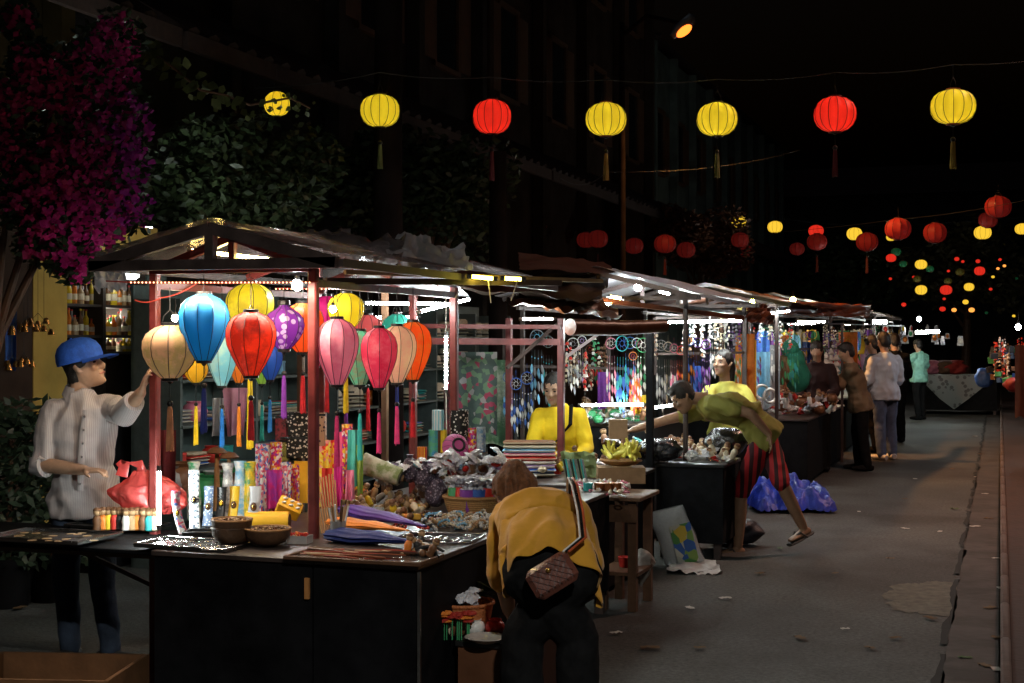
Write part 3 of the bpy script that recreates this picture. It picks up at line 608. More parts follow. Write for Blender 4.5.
# ---------------------------------------------------------------- tubes, bulbs, cables
WHT=EM('white_tube',(.92,1,.98),1); 
def tube_lamp(a,b,label,s=None,col=(.90,1,.97),r=.012,name='tube_lamp',group=None,hang=None):
    s=s or LP['tube']; a=V(a); b=V(b); t=thing(name,label,'lamp',(a+b)/2,group=group); o=(a+b)/2
    q=MB(); d=(b-a).normalized(); q.tube([a-o+d*.02,b-o-d*.02],r,EM('glow_%.2f_%.2f_%.0f'%(col[0],col[2],s),col,s),10); q.build('glass_tube',t)
    for e,g in((a,1),(b,-1)): q=MB(); q.tube([e-o,e-o+d*g*.025],r*1.25,DSTEEL,10); q.build('end_cap',t)
    if hang:
        q=MB(); h=V(hang)-o; q.tube([a-o,(a-o+h)/2+V((.02,0,-.03)),h],.003,WCABLE,6); q.build('wire',t)
    return t
def bulb(p,label,s=80,col=(1,.97,.9),r=.03,up=.12,group=None):
    t=thing('light_bulb',label,'bulb',p,group=group); q=MB(); q.ball((0,0,0),(r,r,r*1.15),EM('bulb_%.2f_%.0f'%(col[2],s),col,s),14,8); q.build('glass_bulb',t)
    q=MB(); q.tube([(0,0,r*.9),(0,0,r*1.9)],r*.5,BLK,10); q.build('socket',t); q=MB(); q.tube([(0,0,r*1.9),(.005,0,up*.6),(0,0,up)],.003,CABLE,6); q.build('wire',t); return t
def cable(pts,r,m,label,name='cable',sag=0,n=14,group=None):
    P=[V(p) for p in pts]; out=[]
    for i in range(len(P)-1):
        for j in range(n): t=j/n; out.append(lerp(P[i],P[i+1],t)-V((0,0,sag*4*t*(1-t))))
    out.append(P[-1]); o=out[0].copy(); q=MB(); q.tube([p-o for p in out],r,m,6); return tag(q.build(name,loc=o),label,'cable',group)
def crumple(label,corners,m,amp,fr,name='plastic_sheet',cat='plastic sheet',nu=26,nv=18,th=.0015,edge=.35,seed=0,parent=None,ridge=1,sag=0):
    A,B,C,D=[V(c) for c in corners]; o=(A+B+C+D)/4; nrm=((B-A).cross(D-A)).normalized()
    def f(u,v):
        uu=u+edge*.12*nz(v*5+seed,seed); vv=v+edge*.16*nz(u*5+seed,seed+7)
        p=A*(1-uu)*(1-vv)+B*uu*(1-vv)+C*uu*vv+D*(1-uu)*vv
        a=nz(u*fr+seed,v*fr*.8,seed); h=amp*((1-abs(a)*3)*ridge+nz(u*fr*.6,v*fr*.6,seed+9)*1.2)
        return p+nrm*h-o-V((0,0,sag*math.sin(PI*u)*math.sin(PI*v)))
    q=MB(); q.grid(f,nu,nv,m,th); ob=q.build(name,parent,loc=o if parent is None else o-parent.location,smooth=60)
    if parent is None: tag(ob,label,cat)
    return ob
def stall_frame(label,X0,X1,Y0,Y1,zp,za,m,roof,posts=((0,0),(1,0),(0,1),(1,1)),w=.04,roofname='roof',front=True,beams=True,over=.2,seed=1,group=None,zb=None):
    """gabled market stall frame: posts, beams, rafters, sheet roof"""
    t=thing('market_stall_frame',label,'stall frame',((X0+X1)/2,(Y0+Y1)/2,0),group=group); o=t.location; xm=(X0+X1)/2; zb=zb or zp-.07
    for a,b in posts:
        q=MB(); q.box(V((X0 if a==0 else X1,Y0 if b==0 else Y1,zp/2))-o,(w,w,zp),m,bev=.006); q.build('post',t)
    if beams:
        for Y in(Y0,Y1):
            q=MB(); q.bar(V((X0-over,Y-.03,zp))-o,V((X1+over,Y-.03,zp))-o,w*.8,w*.9,m); q.build('beam',t)
        for X in(X0,X1):
            q=MB(); q.bar(V((X,Y0-over,zb))-o,V((X,Y1+over,zb))-o,w*.8,w*.8,m); q.build('beam',t)
    ys=[Y0-over,(Y0+Y1)/2,Y1+over]
    for Y in ys:
        q=MB()
        for X in(X0-over,X1+over): q.bar(V((X,Y,zp))-o,V((xm,Y,za))-o,.03,.035,m)
        q.bar(V((xm,Y,zp-.0))-o,V((xm,Y,za))-o,.03,.03,m); q.build('rafter',t)
    for s,X in((0,X0-over-.05),(1,X1+over+.05)) if roof else ():
        def f(u,v,X=X,s=s):
            x=lerp(X,xm,u); y=lerp(Y0-over-.06,Y1+over+.06,v); z=lerp(zp-.01,za+.02,u)+.035-.035*math.sin(PI*u)*abs(math.sin(PI*v*2))+.015*nz(u*5+seed,v*9)
            return V((x,y,z))-o
        q=MB(); q.grid(f,14,26,roof,.002); q.build('roof_sheet',t,smooth=60)
    return t
# ---------------------------------------------------------------- silk lanterns
def silk(name,col,glow=0,pat=None,col2=None,ps=10,dark=.1): return M(name,col,rough=.55,var=dark,sc_=5,trans=.5,bump=.05,emit=glow,pat=pat,col2=col2,ps=ps)
PROF={'round':[(.30,1.0),(.34,.985),(.62,.93),(.84,.82),(.97,.66),(1,.5),(.97,.35),(.84,.19),(.62,.075),(.34,.015),(.30,0)],
 'tear':[(.30,1.0),(.34,.985),(.66,.93),(.88,.84),(.99,.72),(1.0,.62),(.94,.48),(.78,.33),(.58,.18),(.38,.05),(.30,0)],
 'bulb':[(.28,1.0),(.36,.98),(.60,.93),(.86,.83),(.98,.70),(1.0,.57),(.95,.42),(.80,.27),(.58,.13),(.36,.03),(.26,0)],
 'onion':[(.22,1.0),(.26,.92),(.45,.86),(.75,.78),(.95,.66),(1.0,.52),(.93,.38),(.72,.22),(.48,.10),(.30,.02),(.26,0)]}
def lantern(label,px,t,b,w,d,mat,shape='tear',tas=None,tpx=None,tb=None,ribs=10,group=None,light_e=0,lcol=(1,1,1),ty=None,hook=.12,ribm=None,tilt=0,cap=None):
    """px centre, t/b rows of the shade's top and bottom, w width in the view at distance d"""
    top=W(px,t,d); H=(b-t)/FPX*d; Rr=w/2/FPX*d; root=thing('silk_lantern',label,'lantern',top,U(0,6),group=group); cap=cap or BLK; ribm=ribm or BLK
    pr=PROF[shape]; q=MB(); seg=ribs*6; vs=[]
    for r,z in pr:
        for k in range(seg):
            a=2*PI*k/seg; f=1-.075*abs(math.sin(a*ribs/2))*(1 if r>.35 else 0); vs.append(V((Rr*r*f*math.cos(a),Rr*r*f*math.sin(a),(z-1)*H)))
    n=len(pr); q.add(vs,[(i*seg+k,i*seg+(k+1)%seg,(i+1)*seg+(k+1)%seg,(i+1)*seg+k) for i in range(n-1) for k in range(seg)],mat); q.build('shade',root,smooth=50)
    q=MB()
    for k in range(ribs):
        a=2*PI*k/ribs; q.tube([V((Rr*r*1.006*math.cos(a),Rr*r*1.006*math.sin(a),(z-1)*H)) for r,z in pr],max(.0012,Rr*.015),ribm,5)
    q.build('rib_frame',root)
    for z,nm in((0.0,'top_ring'),(-H,'bottom_ring')):
        q=MB(); q.lathe([(Rr*.27,-.010+z),(Rr*.31,-.008+z),(Rr*.31,.010+z),(Rr*.27,.012+z),(Rr*.27,-.010+z)],cap,seg=18); q.build(nm,root)
    q=MB(); q.tube([(-Rr*.3,0,0),(-Rr*.22,0,hook*.6),(0,0,hook),(Rr*.22,0,hook*.6),(Rr*.3,0,0)],.0016,CABLE,5); q.tube([(0,0,hook),(0,0,hook+.10)],.0018,CABLE,5); q.build('hanger',root)
    if tas is not None:
        bz=-H; ty0=ty or (b+12); tb=tb or b+50; z1=-(ty0-t)/FPX*d; z2=-(tb-t)/FPX*d; g=MB(); r=max(.010,Rr*.12)
        g.tube([(0,0,bz+.01),(0,0,bz-.022)],[Rr*.26,Rr*.05],BLK,12); g.tube([(0,0,bz),(0,0,z1)],.002,BLK,5); g.ball((0,0,z1+.010),r*1.0,BLK,10,6); ts=g.build('cord_and_bead',root)
        g=MB(); vs=[];n2=10
        g.tube([(0,0,z1),(0,0,z1-.012),(0,0,z1-.02),(0,0,lerp(z1,z2,.5)),(0,0,z2)],[r*.5,r*.75,r*.55,r*.85,r*1.0],tas,9)
        for k in range(9): a=2*PI*k/9; g.tube([(r*.6*math.cos(a),r*.6*math.sin(a),z1-.015),(r*1.0*math.cos(a),r*1.0*math.sin(a),z2-.01*U(-.5,1))],[r*.22,r*.28],tas,4)
        g.build('tassel',root)
    if light_e:
        light('POINT',top-V((0,0,H*.5)),light_e,lcol,Rr*.12)
        q=MB(); q.ball((0,0,-H*.5),Rr*.12,EM('inner_bulb_%.1f_%.1f'%(lcol[1],lcol[2]),lcol,12),10,6); q.build('inner_bulb',root)
    return root
def street_lanterns():
    Y_=silk('lemon_silk',(.80,.62,.03),.42); R_=silk('scarlet_silk',(.80,.035,.018),.45); YT=M('ochre_tassel',(.30,.20,.04)); RT_=M('dark_red_tassel',(.12,.015,.02)); GT=M('olive_tassel',(.16,.18,.05))
    row=[(380,95,127,40,'leftmost yellow round lantern of the near row with an olive tassel',Y_,GT,168,12.6),(492,100,134,39,'red round lantern between the two leftmost yellow ones of the near row',R_,RT_,180,12.4),(606,103,136,41,'yellow round lantern with a long ochre tassel at the middle of the near row',Y_,YT,180,12.1),(717,103,136,41,'yellow round lantern below the orange street lamp with an olive tassel',Y_,GT,177,11.9),(835,97,132,42,'red round lantern between the two rightmost yellow ones of the near row',R_,RT_,176,11.6),(953,90,124,45,'rightmost yellow round lantern of the near row with an ochre tassel',Y_,YT,168,11.2)]
    wire=[W(255,88,12.9)]
    for i,(px,t,b,w,lb,m,ts,tb,d) in enumerate(row):
        y=m is Y_
        lantern(lb,px,t,b,w,d,m,'round',ts,tb=tb,ty=b+17,ribs=14,group='lit round lanterns strung across the street',light_e=LP['lan_y'] if y else LP['lan_r'],lcol=(1,.95,.65) if y else (1,.60,.40),ribm=M('olive_rib',(.10,.09,.02)) if y else M('dark_red_rib',(.14,.01,.01)),cap=M('dark_red_cap',(.25,.03,.02)) if i in(2,5) else (M('olive_cap',(.12,.11,.03)) if y else RT_),hook=.10)
        wire.append(W(px,t,d)+V((0,0,.20)))
    wire.append(W(1100,78,10.6)+V((0,0,.2)))
    cable(wire,.004,M('grey_wire',(.035,.032,.03)),'grey overhead wire carrying the near row of lit lanterns',sag=.03)
    # broken yellow lantern in the twigs
    lantern('ragged yellow lantern caught in the twigs above the first stall',277,92,116,26,10.8,Y_,'round',None,ribs=9,light_e=LP['lan_y']*.35,lcol=(1,.8,.45))
    # dimly glowing dark red row and far ones: one prototype per kind, copied
    D=silk('dim_glow_red_silk',(.50,.04,.03),.09);  # weak emission put into the silk of the dark red lanterns
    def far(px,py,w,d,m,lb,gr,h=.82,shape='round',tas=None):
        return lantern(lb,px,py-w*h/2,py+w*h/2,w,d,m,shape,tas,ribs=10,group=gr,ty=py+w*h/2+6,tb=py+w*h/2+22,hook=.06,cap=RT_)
    dn='dimly glowing dark red lanterns hanging in the dark'
    for px,py,w,lb,ts in [(586,240,19,'dimly glowing dark red lantern leftmost of the pair above the second stall roof',0),(598,239,21,'dimly glowing dark red lantern right of its twin above the second stall roof',1),(634,246,19,'small dimly glowing dark red lantern beside the street pole',0),(665,244,22,'dimly glowing dark red lantern in front of the rust coloured tree',1),(686,250,19,'lower dimly glowing dark red lantern at the right edge of the rust coloured tree',0),(740,240,18,'dimly glowing dark red lantern under the leftmost small yellow lantern',1),(745,251,15,'smaller dimly glowing dark red lantern tucked behind its neighbour under the small yellow one',0),(797,249,15,'dimly glowing dark red lantern left of the small bright red one',0),(817,242,20,'dimly glowing dark red lantern just below the small bright red one',1),(867,242,22,'dimly glowing dark red lantern touching a small yellow one on its left',1),(898,229,26,'largest dimly glowing dark red lantern in the middle of the far group',0),(935,233,24,'large dimly glowing dark red lantern left of the olive tree',0),(998,207,26,'topmost dimly glowing dark red lantern near the right edge',0),(988,220,19,'dimly glowing dark red lantern just below the topmost one near the right edge',0),(537,227,20,'faint dimly glowing dark red lantern alone above the brown tarp',0)]:
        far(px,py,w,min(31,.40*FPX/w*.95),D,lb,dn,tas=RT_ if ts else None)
    gy=EM('far_yellow_glow',(.95,.58,.04),.8); gr_=EM('far_red_glow',(.85,.03,.015),.65); gg=silk('far_green_silk',(.03,.25,.10),.12); go=EM('far_orange_glow',(1,.35,.06),1.2); dy=silk('dim_olive_silk',(.20,.18,.03),.05)
    fl='small lit lanterns far down the street'
    for px,py,w,m,lb in [(739,221.6,15,gy,'small lit yellow lantern directly above a dimly glowing red one'),(775,227,15,gy,'small lit yellow lantern alone on the black sky right of the rust tree'),(816,231,15,gr_,'small bright red lantern above a dimly glowing one'),(854.5,234,16,gy,'small lit yellow lantern left of a larger dimly glowing red one'),(982.6,232.7,17,gy,'small lit yellow lantern under the topmost dimly glowing red ones'),(1022,229,14,gy,'small lit yellow lantern cut by the right edge'),(921,264.5,12,gy,'lit yellow lantern beside a tiny green one'),(921,290,12,gy,'lit yellow lantern with a dark emblem above the stall roofs'),(891,237,10,gy,'thin lit yellow lantern under the largest dimly glowing one'),(969,287,10,gy,'lit yellow lantern right of the two low ones'),(965.5,302,6,gy,'tiny lit yellow lantern highest of the farthest cluster'),(979.5,271,11,gr_,'bright red lantern in front of the olive tree'),(946,290,12,gr_,'bright red lantern between two low yellow ones'),(891,258,10,gr_,'small bright red lantern below a green one'),(942.5,309,6,gr_,'tiny red lantern in the farthest cluster'),(954,310,5,go,'tiny orange lantern left in the farthest cluster'),(971.5,310,6,go,'tiny orange lantern right in the farthest cluster'),(896,252,10,gg,'green lantern above a small bright red one'),(903,264,8,gg,'narrow green lantern right of a small red one'),(930,269,8,gg,'tiny green lantern right of a lit yellow one'),(948,281,8,dy,'dim olive lantern above a bright red one'),(917,279,8,dy,'dim olive lantern above the low yellow one'),(960,272,9,dy,'dim olive lantern in front of the olive tree')]:
        o=far(px,py,w,min(34,.38*FPX/w),m,lb,fl,h=.78)
    random.seed(77)
    for i in range(17):
        px=U(885,1020); py=U(258,316); m,nm=random.choice([(gr_,'red'),(gy,'yellow'),(go,'orange'),(gr_,'red'),(gg,'green')]); far(px,py,U(3,5),U(33,38),m,'tiny %s lantern among the farthest lights over the end of the street'%nm,'tiny lanterns over the far end of the street',h=.8)
    EMB=BLK; p=W(921,290,.38*FPX/12-.25); 
    for k,(a,b2) in enumerate([(940,273),(700,225),(830,200)]): pass
    cable([W(700,205,30),W(745,212,31),W(860,226,32),W(1060,214,30)],.004,CABLE,'thin dark wire holding the far lanterns',sag=.05)
    cable([W(540,228,26),W(700,236,27),W(900,219,22),W(1060,192,19)],.003,CABLE,'thin dark wire holding the dimly glowing red lanterns',sag=.05)
    cable([W(560,178,13),W(606,172,16),W(800,150,22)],.003,CABLE,'slack wire running from the stall roof to the dark',sag=.1)
    for a,b2,l in [((944,272),(954,264),'slanting lit yellow tube sign beside the far lanterns'),((1000,273),(1014,269),'slanting lit warm tube near the right edge')]:
        tube_lamp(W(a[0],a[1],45),W(b2[0],b2[1],45),l,3,(1,.8,.15),.04)
def stall_lanterns():
    tm=lambda n,c: M(n,c,rough=.7,var=.3,sc_=30)
    T_=dict(navy=tm('navy_tassel',(.015,.03,.20)),blue=tm('sky_blue_tassel',(.02,.20,.62)),red=tm('crimson_tassel',(.62,.02,.03)),pink=tm('pink_tassel',(.80,.05,.22)),yel=tm('yellow_tassel',(.85,.62,.02)),org=tm('orange_tassel',(.85,.28,.02)),peach=tm('peach_tassel',(.60,.26,.12)),pur=tm('purple_tassel',(.18,.03,.30)),teal=tm('teal_tassel',(.03,.42,.38)))
    S=lambda n,c,c2=None,p=None,ps=10,g=.26: silk(n,c,g,p,c2,ps)  # even emission put into every stall shade to brighten the silk
    L=[('beige bulbous silk lantern with a painted landscape hanging at the left post',170,325,379,57,6.35,S('beige_painted_silk',(.66,.40,.22),(.25,.24,.02),'stain',6),'bulb','peach',173,450,10),
    ('large plain blue teardrop lantern hanging highest at the left',204,294,361,50,6.3,S('blue_silk',(.01,.22,.48)),'tear','navy',209,432,10),
    ('large yellow round lantern hanging behind the blue and red ones',250,283,334,49,7.1,S('yellow_silk',(.80,.72,.04),(.55,.45,.03),'stain',8,.32),'bulb','yel',240,448,10),
    ('red teardrop lantern painted with a blossom branch in front of the yellow one',251,312,376,50,6.2,S('red_blossom_silk',(.85,.055,.018),(.25,.01,.01),'stain',7,.34),'tear','red',252,440,10),
    ('purple onion shaped lantern with white flower dots',284,303,350,41,6.7,S('purple_dotted_silk',(.26,.04,.42),(.75,.60,.80),'spots',26),'onion','pur',275,417,10),
    ('pale aqua teardrop lantern below and between the blue and red ones',222,334,386,32,6.9,S('aqua_silk',(.22,.58,.66),(.50,.70,.60),'stain',6),'tear','blue',220,446,8),
    ('small orange teardrop lantern behind the aqua one',239,352,383,23,7.2,S('orange_silk',(.85,.26,.02)),'tear','org',243,445,8),
    ('small golden lantern low behind the beige one',196,360,383,24,7.1,S('golden_silk',(.85,.50,.02)),'bulb','yel',198,444,8),
    ('dark blue lantern below the purple one',270,345,380,26,7.3,S('royal_silk',(.03,.12,.50)),'tear','blue',267,432,8),
    ('orange red lantern half behind the dark front post',303,303,353,43,7.3,S('vermilion_silk',(.85,.11,.015),None,None,10,.34),'bulb','red',303,412,10),
    ('magenta lantern hanging high behind the front post',327,296,334,34,7.7,S('magenta_silk',(.70,.02,.24)),'bulb','red',322,412,8),
    ('yellow lantern with black ribs high behind the pink one',346,293,330,38,7.4,S('lemon_rib_silk',(.85,.70,.03),None,None,10,.34),'bulb','yel',331,412,8),
    ('large pink teardrop lantern right of the dark front post',337,319,385,43,6.4,S('pink_silk',(.80,.22,.32),(.85,.45,.50),'stain',5),'tear','pink',334,466,10),
    ('green teardrop lantern with a red flower beside the pink one',360,331,385,40,7.0,S('green_flower_silk',(.14,.58,.33),(.55,.10,.08),'stain',7),'tear','teal',354,460,9),
    ('rose red patterned lantern between the green and cream ones',379,328,388,37,6.8,S('rose_silk',(.80,.05,.13),(.85,.25,.30),'stain',9),'tear','pink',374,452,9),
    ('cream lantern with a faint flower between two red ones',397,326,383,39,7.1,S('cream_silk',(.78,.58,.36),(.80,.40,.30),'stain',6),'tear','pink',391,444,9),
    ('orange red teardrop lantern farthest right of the stall row',413,322,380,39,7.3,S('tangerine_silk',(.85,.12,.015),(.75,.25,.05),'stain',12,.34),'tear','red',406,437,9),
    ('teal lantern showing behind the cream and orange red ones',397,314,350,32,8.0,S('teal_silk',(.05,.45,.34)),'bulb','navy',401,436,8)]
    L+=[('coral pink lantern squeezed behind the green and rose ones',368,315,362,32,8.1,S('coral_silk',(.85,.20,.20)),'tear','red',366,430,9),('violet lantern low behind the yellow ribbed one',346,326,372,28,8.0,S('violet_silk',(.35,.08,.48)),'bulb','pur',347,425,8),('lime green lantern low behind the red blossom one',262,345,384,24,8.0,S('lime_silk',(.35,.60,.08)),'tear','teal',259,440,8),('rose lantern half hidden at the right of the purple one',316,322,366,26,8.0,S('deep_rose_silk',(.75,.06,.16)),'tear','pink',314,428,8)]
    for lb,px,t,b,w,d,m,sh,tk,tpx,tb,rb in L:
        lantern(lb,px,t,b,w,d,m,sh,T_[tk],tb=tb,ty=b+(tb-b)*.38,ribs=rb,group='silk lanterns hanging in the first stall',light_e=.9 if lb.split()[0] in('red','vermilion','beige','cream','yellow','orange') and 'left' not in lb else 0,lcol=(1,.8,.55),hook=max(.03,CZ-(284-341.5)/FPX*d-.115-(CZ-(t-341.5)/FPX*d)))
    # a folded purple lantern lying on the goods
    p=W(455,447,7.6); root=thing('silk_lantern','mauve pink folded lantern lying on its side above the basket','lantern',p); Q=(V((-.45,-.8,.25))).to_track_quat('Z','Y').to_matrix()
    Q=(Rt*.35-Fd*.75+V((0,0,.25))).to_track_quat('Z','Y').to_matrix()
    q=MB(); mp=silk('mauve_silk',(.62,.16,.38),.06); vs=[];pr=[(.032,.055),(.045,.052),(.062,.035),(.070,.008),(.066,-.02),(.045,-.05),(.02,-.06)]; q.lathe(pr,mp,seg=48,mat=Q); q.build('shade',root)
    q=MB(); q.tube([Q@V((.032*math.cos(a),.032*math.sin(a),.056)) for a in [i*2*PI/20 for i in range(21)]],.007,BLK,8); q.build('top_ring',root)
    q=MB(); 
    for k in range(12): a=2*PI*k/12; q.tube([Q@V((r*1.01*math.cos(a),r*1.01*math.sin(a),z)) for r,z in pr],.001,BLK,5)
    q.build('rib_frame',root)
# ---------------------------------------------------------------- bougainvillea and vine
def bougain():
    random.seed(5); t=thing('bougainvillea','large bougainvillea with magenta blossoms hanging over the left end of the first stall','shrub',G(-30,8.6,0)); o=t.location
    GR=M('bougainvillea_leaf',(.025,.05,.018),rough=.5,var=.5); 
    B=[M('magenta_bract',(.55,.014,.24),rough=.55,trans=.3,var=.4,sc_=2),M('purple_bract',(.42,.016,.36),rough=.55,trans=.3,var=.4,sc_=2),M('rose_bract',(.55,.02,.17),rough=.55,trans=.3,var=.4,sc_=2)]
    clumps=[(105,70,34,0),(60,85,30,2),(18,98,26,2),(115,40,22,0),(30,60,16,2),(18,20,14,2),(125,125,26,1),(95,130,34,0),(8,140,20,2),(28,178,26,2),(60,155,26,2),(80,175,34,0),(130,165,22,1),(98,205,38,0),(130,205,22,1),(60,215,30,0),(85,238,32,0),(20,205,18,2),(55,190,22,2),(70,262,15,0),(78,272,8,0),(40,240,20,2)]
    q=MB(); 
    for i in range(3):
        p0=V((U(-.1,.1),U(-.1,.1),0)); q.tube([p0,V((.05*i-.1,.05,1.2)),W(-6+4*i,330,8.5+.1*i)-o,W(8+30*i,200,8.5+.1*i)-o,W(10+40*i,90,8.5)-o],[.055,.05,.03,.014,.008],BROWNW,8)
    q.build('stem',t)
    for kind in (0,1,2):
        vs=[];fs=[]
        for (px,py,r,k) in clumps:
            if k!=kind: continue
            for j in range(int(r*5.2)):
                a=U(0,2*PI); rr=r*U(0,1)**.6; d=8.3+U(-.55,.55); p=W(px+rr*math.cos(a)*1.05,py+rr*math.sin(a),d)-o+V((0,0,.03*U(-1,1)))
                for m in range(3):
                    u=V((U(-1,1),U(-1,1),U(-1,1))).normalized(); w=u.orthogonal().normalized(); s=U(.014,.024); c=p+u*s*.7; i=len(vs)
                    vs+=[c-u*s,c+w*s*.8+u*.1*s,c+u*s,c-w*s*.8+u*.1*s]; fs.append((i,i+1,i+2,i+3))
        b=MB(); b.add(vs,fs,B[kind]); b.build('blossoms',t,smooth=0)
    vs=[];fs=[]
    for j in range(6500):
        px,py,r,k=random.choice(clumps); a=U(0,2*PI); rr=r*U(.2,1.5); p=W(px+rr*math.cos(a),py+rr*math.sin(a),8.45+U(-.5,.6))-o
        if px+rr*math.cos(a)>150 or py+rr*math.sin(a)>290: continue
        u=V((U(-1,1),U(-1,1),U(-.6,.6))).normalized(); w=u.orthogonal().normalized(); w.rotate(Quaternion(u,U(0,6))); s=U(.025,.04); i=len(vs); vs+=[p-u*s,p+w*s*.55,p+u*s,p-w*s*.55]; fs.append((i,i+1,i+2,i+3))
    b=MB(); b.add(vs,fs,GR); b.build('leaves',t,smooth=0)
    # vine branch with big pale leaves, and twigs round the ragged lantern
    VL=M('vine_leaf',(.10,.12,.035),rough=.5,var=.4)
    t=thing('vine','thin vine with pale broad leaves trailing above the first stall roof','vine',W(118,15,9.2)); o=t.location; path=[W(118,15,9.2),W(140,45,9.2),W(170,65,9.2),W(200,90,9.3),W(225,95,9.4),W(250,105,9.6),W(290,98,10.2),W(310,108,10.4)]
    q=MB(); q.tube([p-o for p in path],.008,BROWNW,6); q.build('stem',t); q=MB()
    for i in range(110):
        k=random.randrange(len(path)-1); p=lerp(path[k],path[k+1],U(0,1))-o+V((U(-.09,.09),U(-.1,.1),U(-.09,.07))); u=V((U(-1,1),U(-.5,.5),U(-1,.4))).normalized(); w=u.cross(Fd).normalized(); s=U(.02,.05) if k<5 else U(.012,.025)
        q.add([p-u*s,p-u*s*.3+w*s*.7,p+u*s*.5+w*s*.45,p+u*s*1.1,p+u*s*.5-w*s*.45,p-u*s*.3-w*s*.7],[(0,1,2,3,4,5)],VL)
    q.build('leaves',t,smooth=0)
# ---------------------------------------------------------------- small goods
COLS=dict(red=(.55,.03,.02),blue=(.04,.12,.42),white=(.72,.70,.66),yel=(.80,.55,.03),green=(.05,.30,.12),orange=(.75,.22,.03),purple=(.20,.05,.32),pink=(.75,.22,.32),teal=(.04,.36,.36),brown=(.16,.07,.03),tan=(.45,.28,.14),grey=(.25,.25,.26),sky=(.20,.48,.70),black=(.02,.02,.02),cream=(.62,.52,.36),lilac=(.45,.30,.55))
def cm(k,rough=.5): return M(k+'_goods_%d'%int(rough*10),COLS[k],rough=rough,var=.2,sc_=20)
PM={}
def pmesh(key,fn):
    if key not in PM: q=MB(); fn(q); PM[key]=q.mesh(key.split('#')[0])
    return PM[key]
def put(name,mesh,loc,label,cat,group=None,rz=None,rot=None,sc_=None,parent=None):
    o=link(name,mesh,parent,loc); 
    if rot is not None: o.rotation_euler=rot
    elif rz is not None: o.rotation_euler.z=rz
    else: o.rotation_euler.z=U(0,6.28)
    if sc_: o.scale=(sc_,)*3 if not isinstance(sc_,tuple) else sc_
    if parent is None: tag(o,label,cat,group)
    return o
def m_figurine(c):
    def f(q): q.lathe([(.012,0),(.016,.004),(.014,.02),(.017,.035),(.013,.05),(.007,.056)],cm(c)); q.ball((0,0,.068),.0145,cm('tan'),12,8); q.ball((0,0,.076),(.015,.015,.010),cm('brown'),10,6)
    return pmesh('figurine#'+c,f)
def m_ring(c): return pmesh('bracelet#'+c,lambda q:[q.ball((.026*math.cos(a),.026*math.sin(a),.006),.0065,cm(c,.3),6,4) for a in [i*2*PI/13 for i in range(13)]])
def m_shell(c): return pmesh('shell#'+c,lambda q:q.lathe([(0,0),(.012,.004),(.022,.012),(.018,.02),(.012,.024),(.013,.028),(.007,.034),(0,.040)],cm(c,.35),seg=10,sy=.7))
def m_key(c):
    def f(q): q.tube([(.014*math.cos(a),.014*math.sin(a),.004) for a in [i*2*PI/12 for i in range(13)]],.0018,GOLD,5); q.box((.036,0,.005),(.04,.022,.008),cm(c),bev=.003); q.ball((.06,0,.006),.007,cm('white'),8,5)
    return pmesh('keychain#'+c,f)
def m_bag(c):
    def f(q):
        q.grid(lambda u,v:((u-.5)*.062*(1-.3*v),(v-.5)*.075,.010+.018*math.sin(PI*u)*math.sin(PI*v)+.010*nz(u*8,v*8,len(c))),10,10,M('clear_cellophane',(.62,.63,.68),rough=.12,var=.3,bump=.5,sc_=40,spec=.9))
        q.ball((0,0,.010),(.020,.026,.012),cm(c,.4),10,6)
    return pmesh('wrapped_trinket#'+c,f)
def m_bundle(c):
    def f(q):
        CE=M('clear_cellophane',(.62,.63,.68),rough=.12,var=.3,bump=.5,sc_=40,spec=.9)
        q.lathe([(.0,0),(.045,.0),(.052,.03),(.054,.10),(.050,.14)],cm(c,.4),seg=16)
        vs=[]
        def g(u,v): a=u*2*PI; r=.052-.030*math.sin(PI*min(1,v*1.6))**1*.9+.03*max(0,v-.5)*2; r*=1+.5*nz(math.cos(a)*4,math.sin(a)*4,v*3+len(c)); r*=.85; return (r*math.cos(a),r*math.sin(a),.14+.050*v+.02*nz(a*3,v*4))
        q.grid(g,22,7,CE,.001)
    return pmesh('wrapped_roll#'+c,f)
def m_hat():
    ST=M('pale_straw',(.55,.48,.36),rough=.8,sc_=60,bump=.4)
    def f(q): q.lathe([(.165,.004),(.15,0),(.10,.008),(.093,.02),(.088,.075),(.070,.095),(0,.098)],ST,seg=24,sy=1.15); q.lathe([(.0945,.014),(.0925,.038)],cm('black'),seg=24,sy=1.15)
    return pmesh('hat',f)
def m_bottle(c,k=0):
    def f(q):
        G_=M('bottle_glass_'+c,COLS[c],rough=.12,var=.3,spec=.8,trans=.3)
        pr=[[(.036,0),(.038,.01),(.038,.16),(.030,.19),(.014,.22),(.013,.27)],[(.045,0),(.046,.12),(.04,.15),(.015,.18),(.014,.22)],[(.03,0),(.031,.2),(.012,.24),(.012,.29)]][k]
        q.lathe([(a,b) for a,b in pr],G_,seg=12); q.lathe([(pr[1][0]*1.02,.05),(pr[1][0]*1.02,.12)],cm('cream'),seg=12); q.lathe([(.016,pr[-1][1]),(.016,pr[-1][1]+.02),(0,pr[-1][1]+.022)],cm('red' if k else 'yel'),seg=10)
    return pmesh('bottle#%s%d'%(c,k),f)
def m_cloth(c,pt=None):
    def f(q):
        m=cm(c,.8) if pt is None else pt; q.box((0,0,.012),(.24,.17,.022),m,bev=.011); q.box((.0,0,.013),(.235,.175,.004),cm('cream',.8))
    return pmesh('folded_cloth#'+c+(pt.name if pt else ''),f)
def m_pot(c):
    def f(q): q.lathe([(.05,0),(.085,.03),(.095,.08),(.08,.12),(.055,.135),(.065,.15),(.058,.15),(.05,.135)],cm(c,.35),seg=18)
    return pmesh('jar#'+c,f)
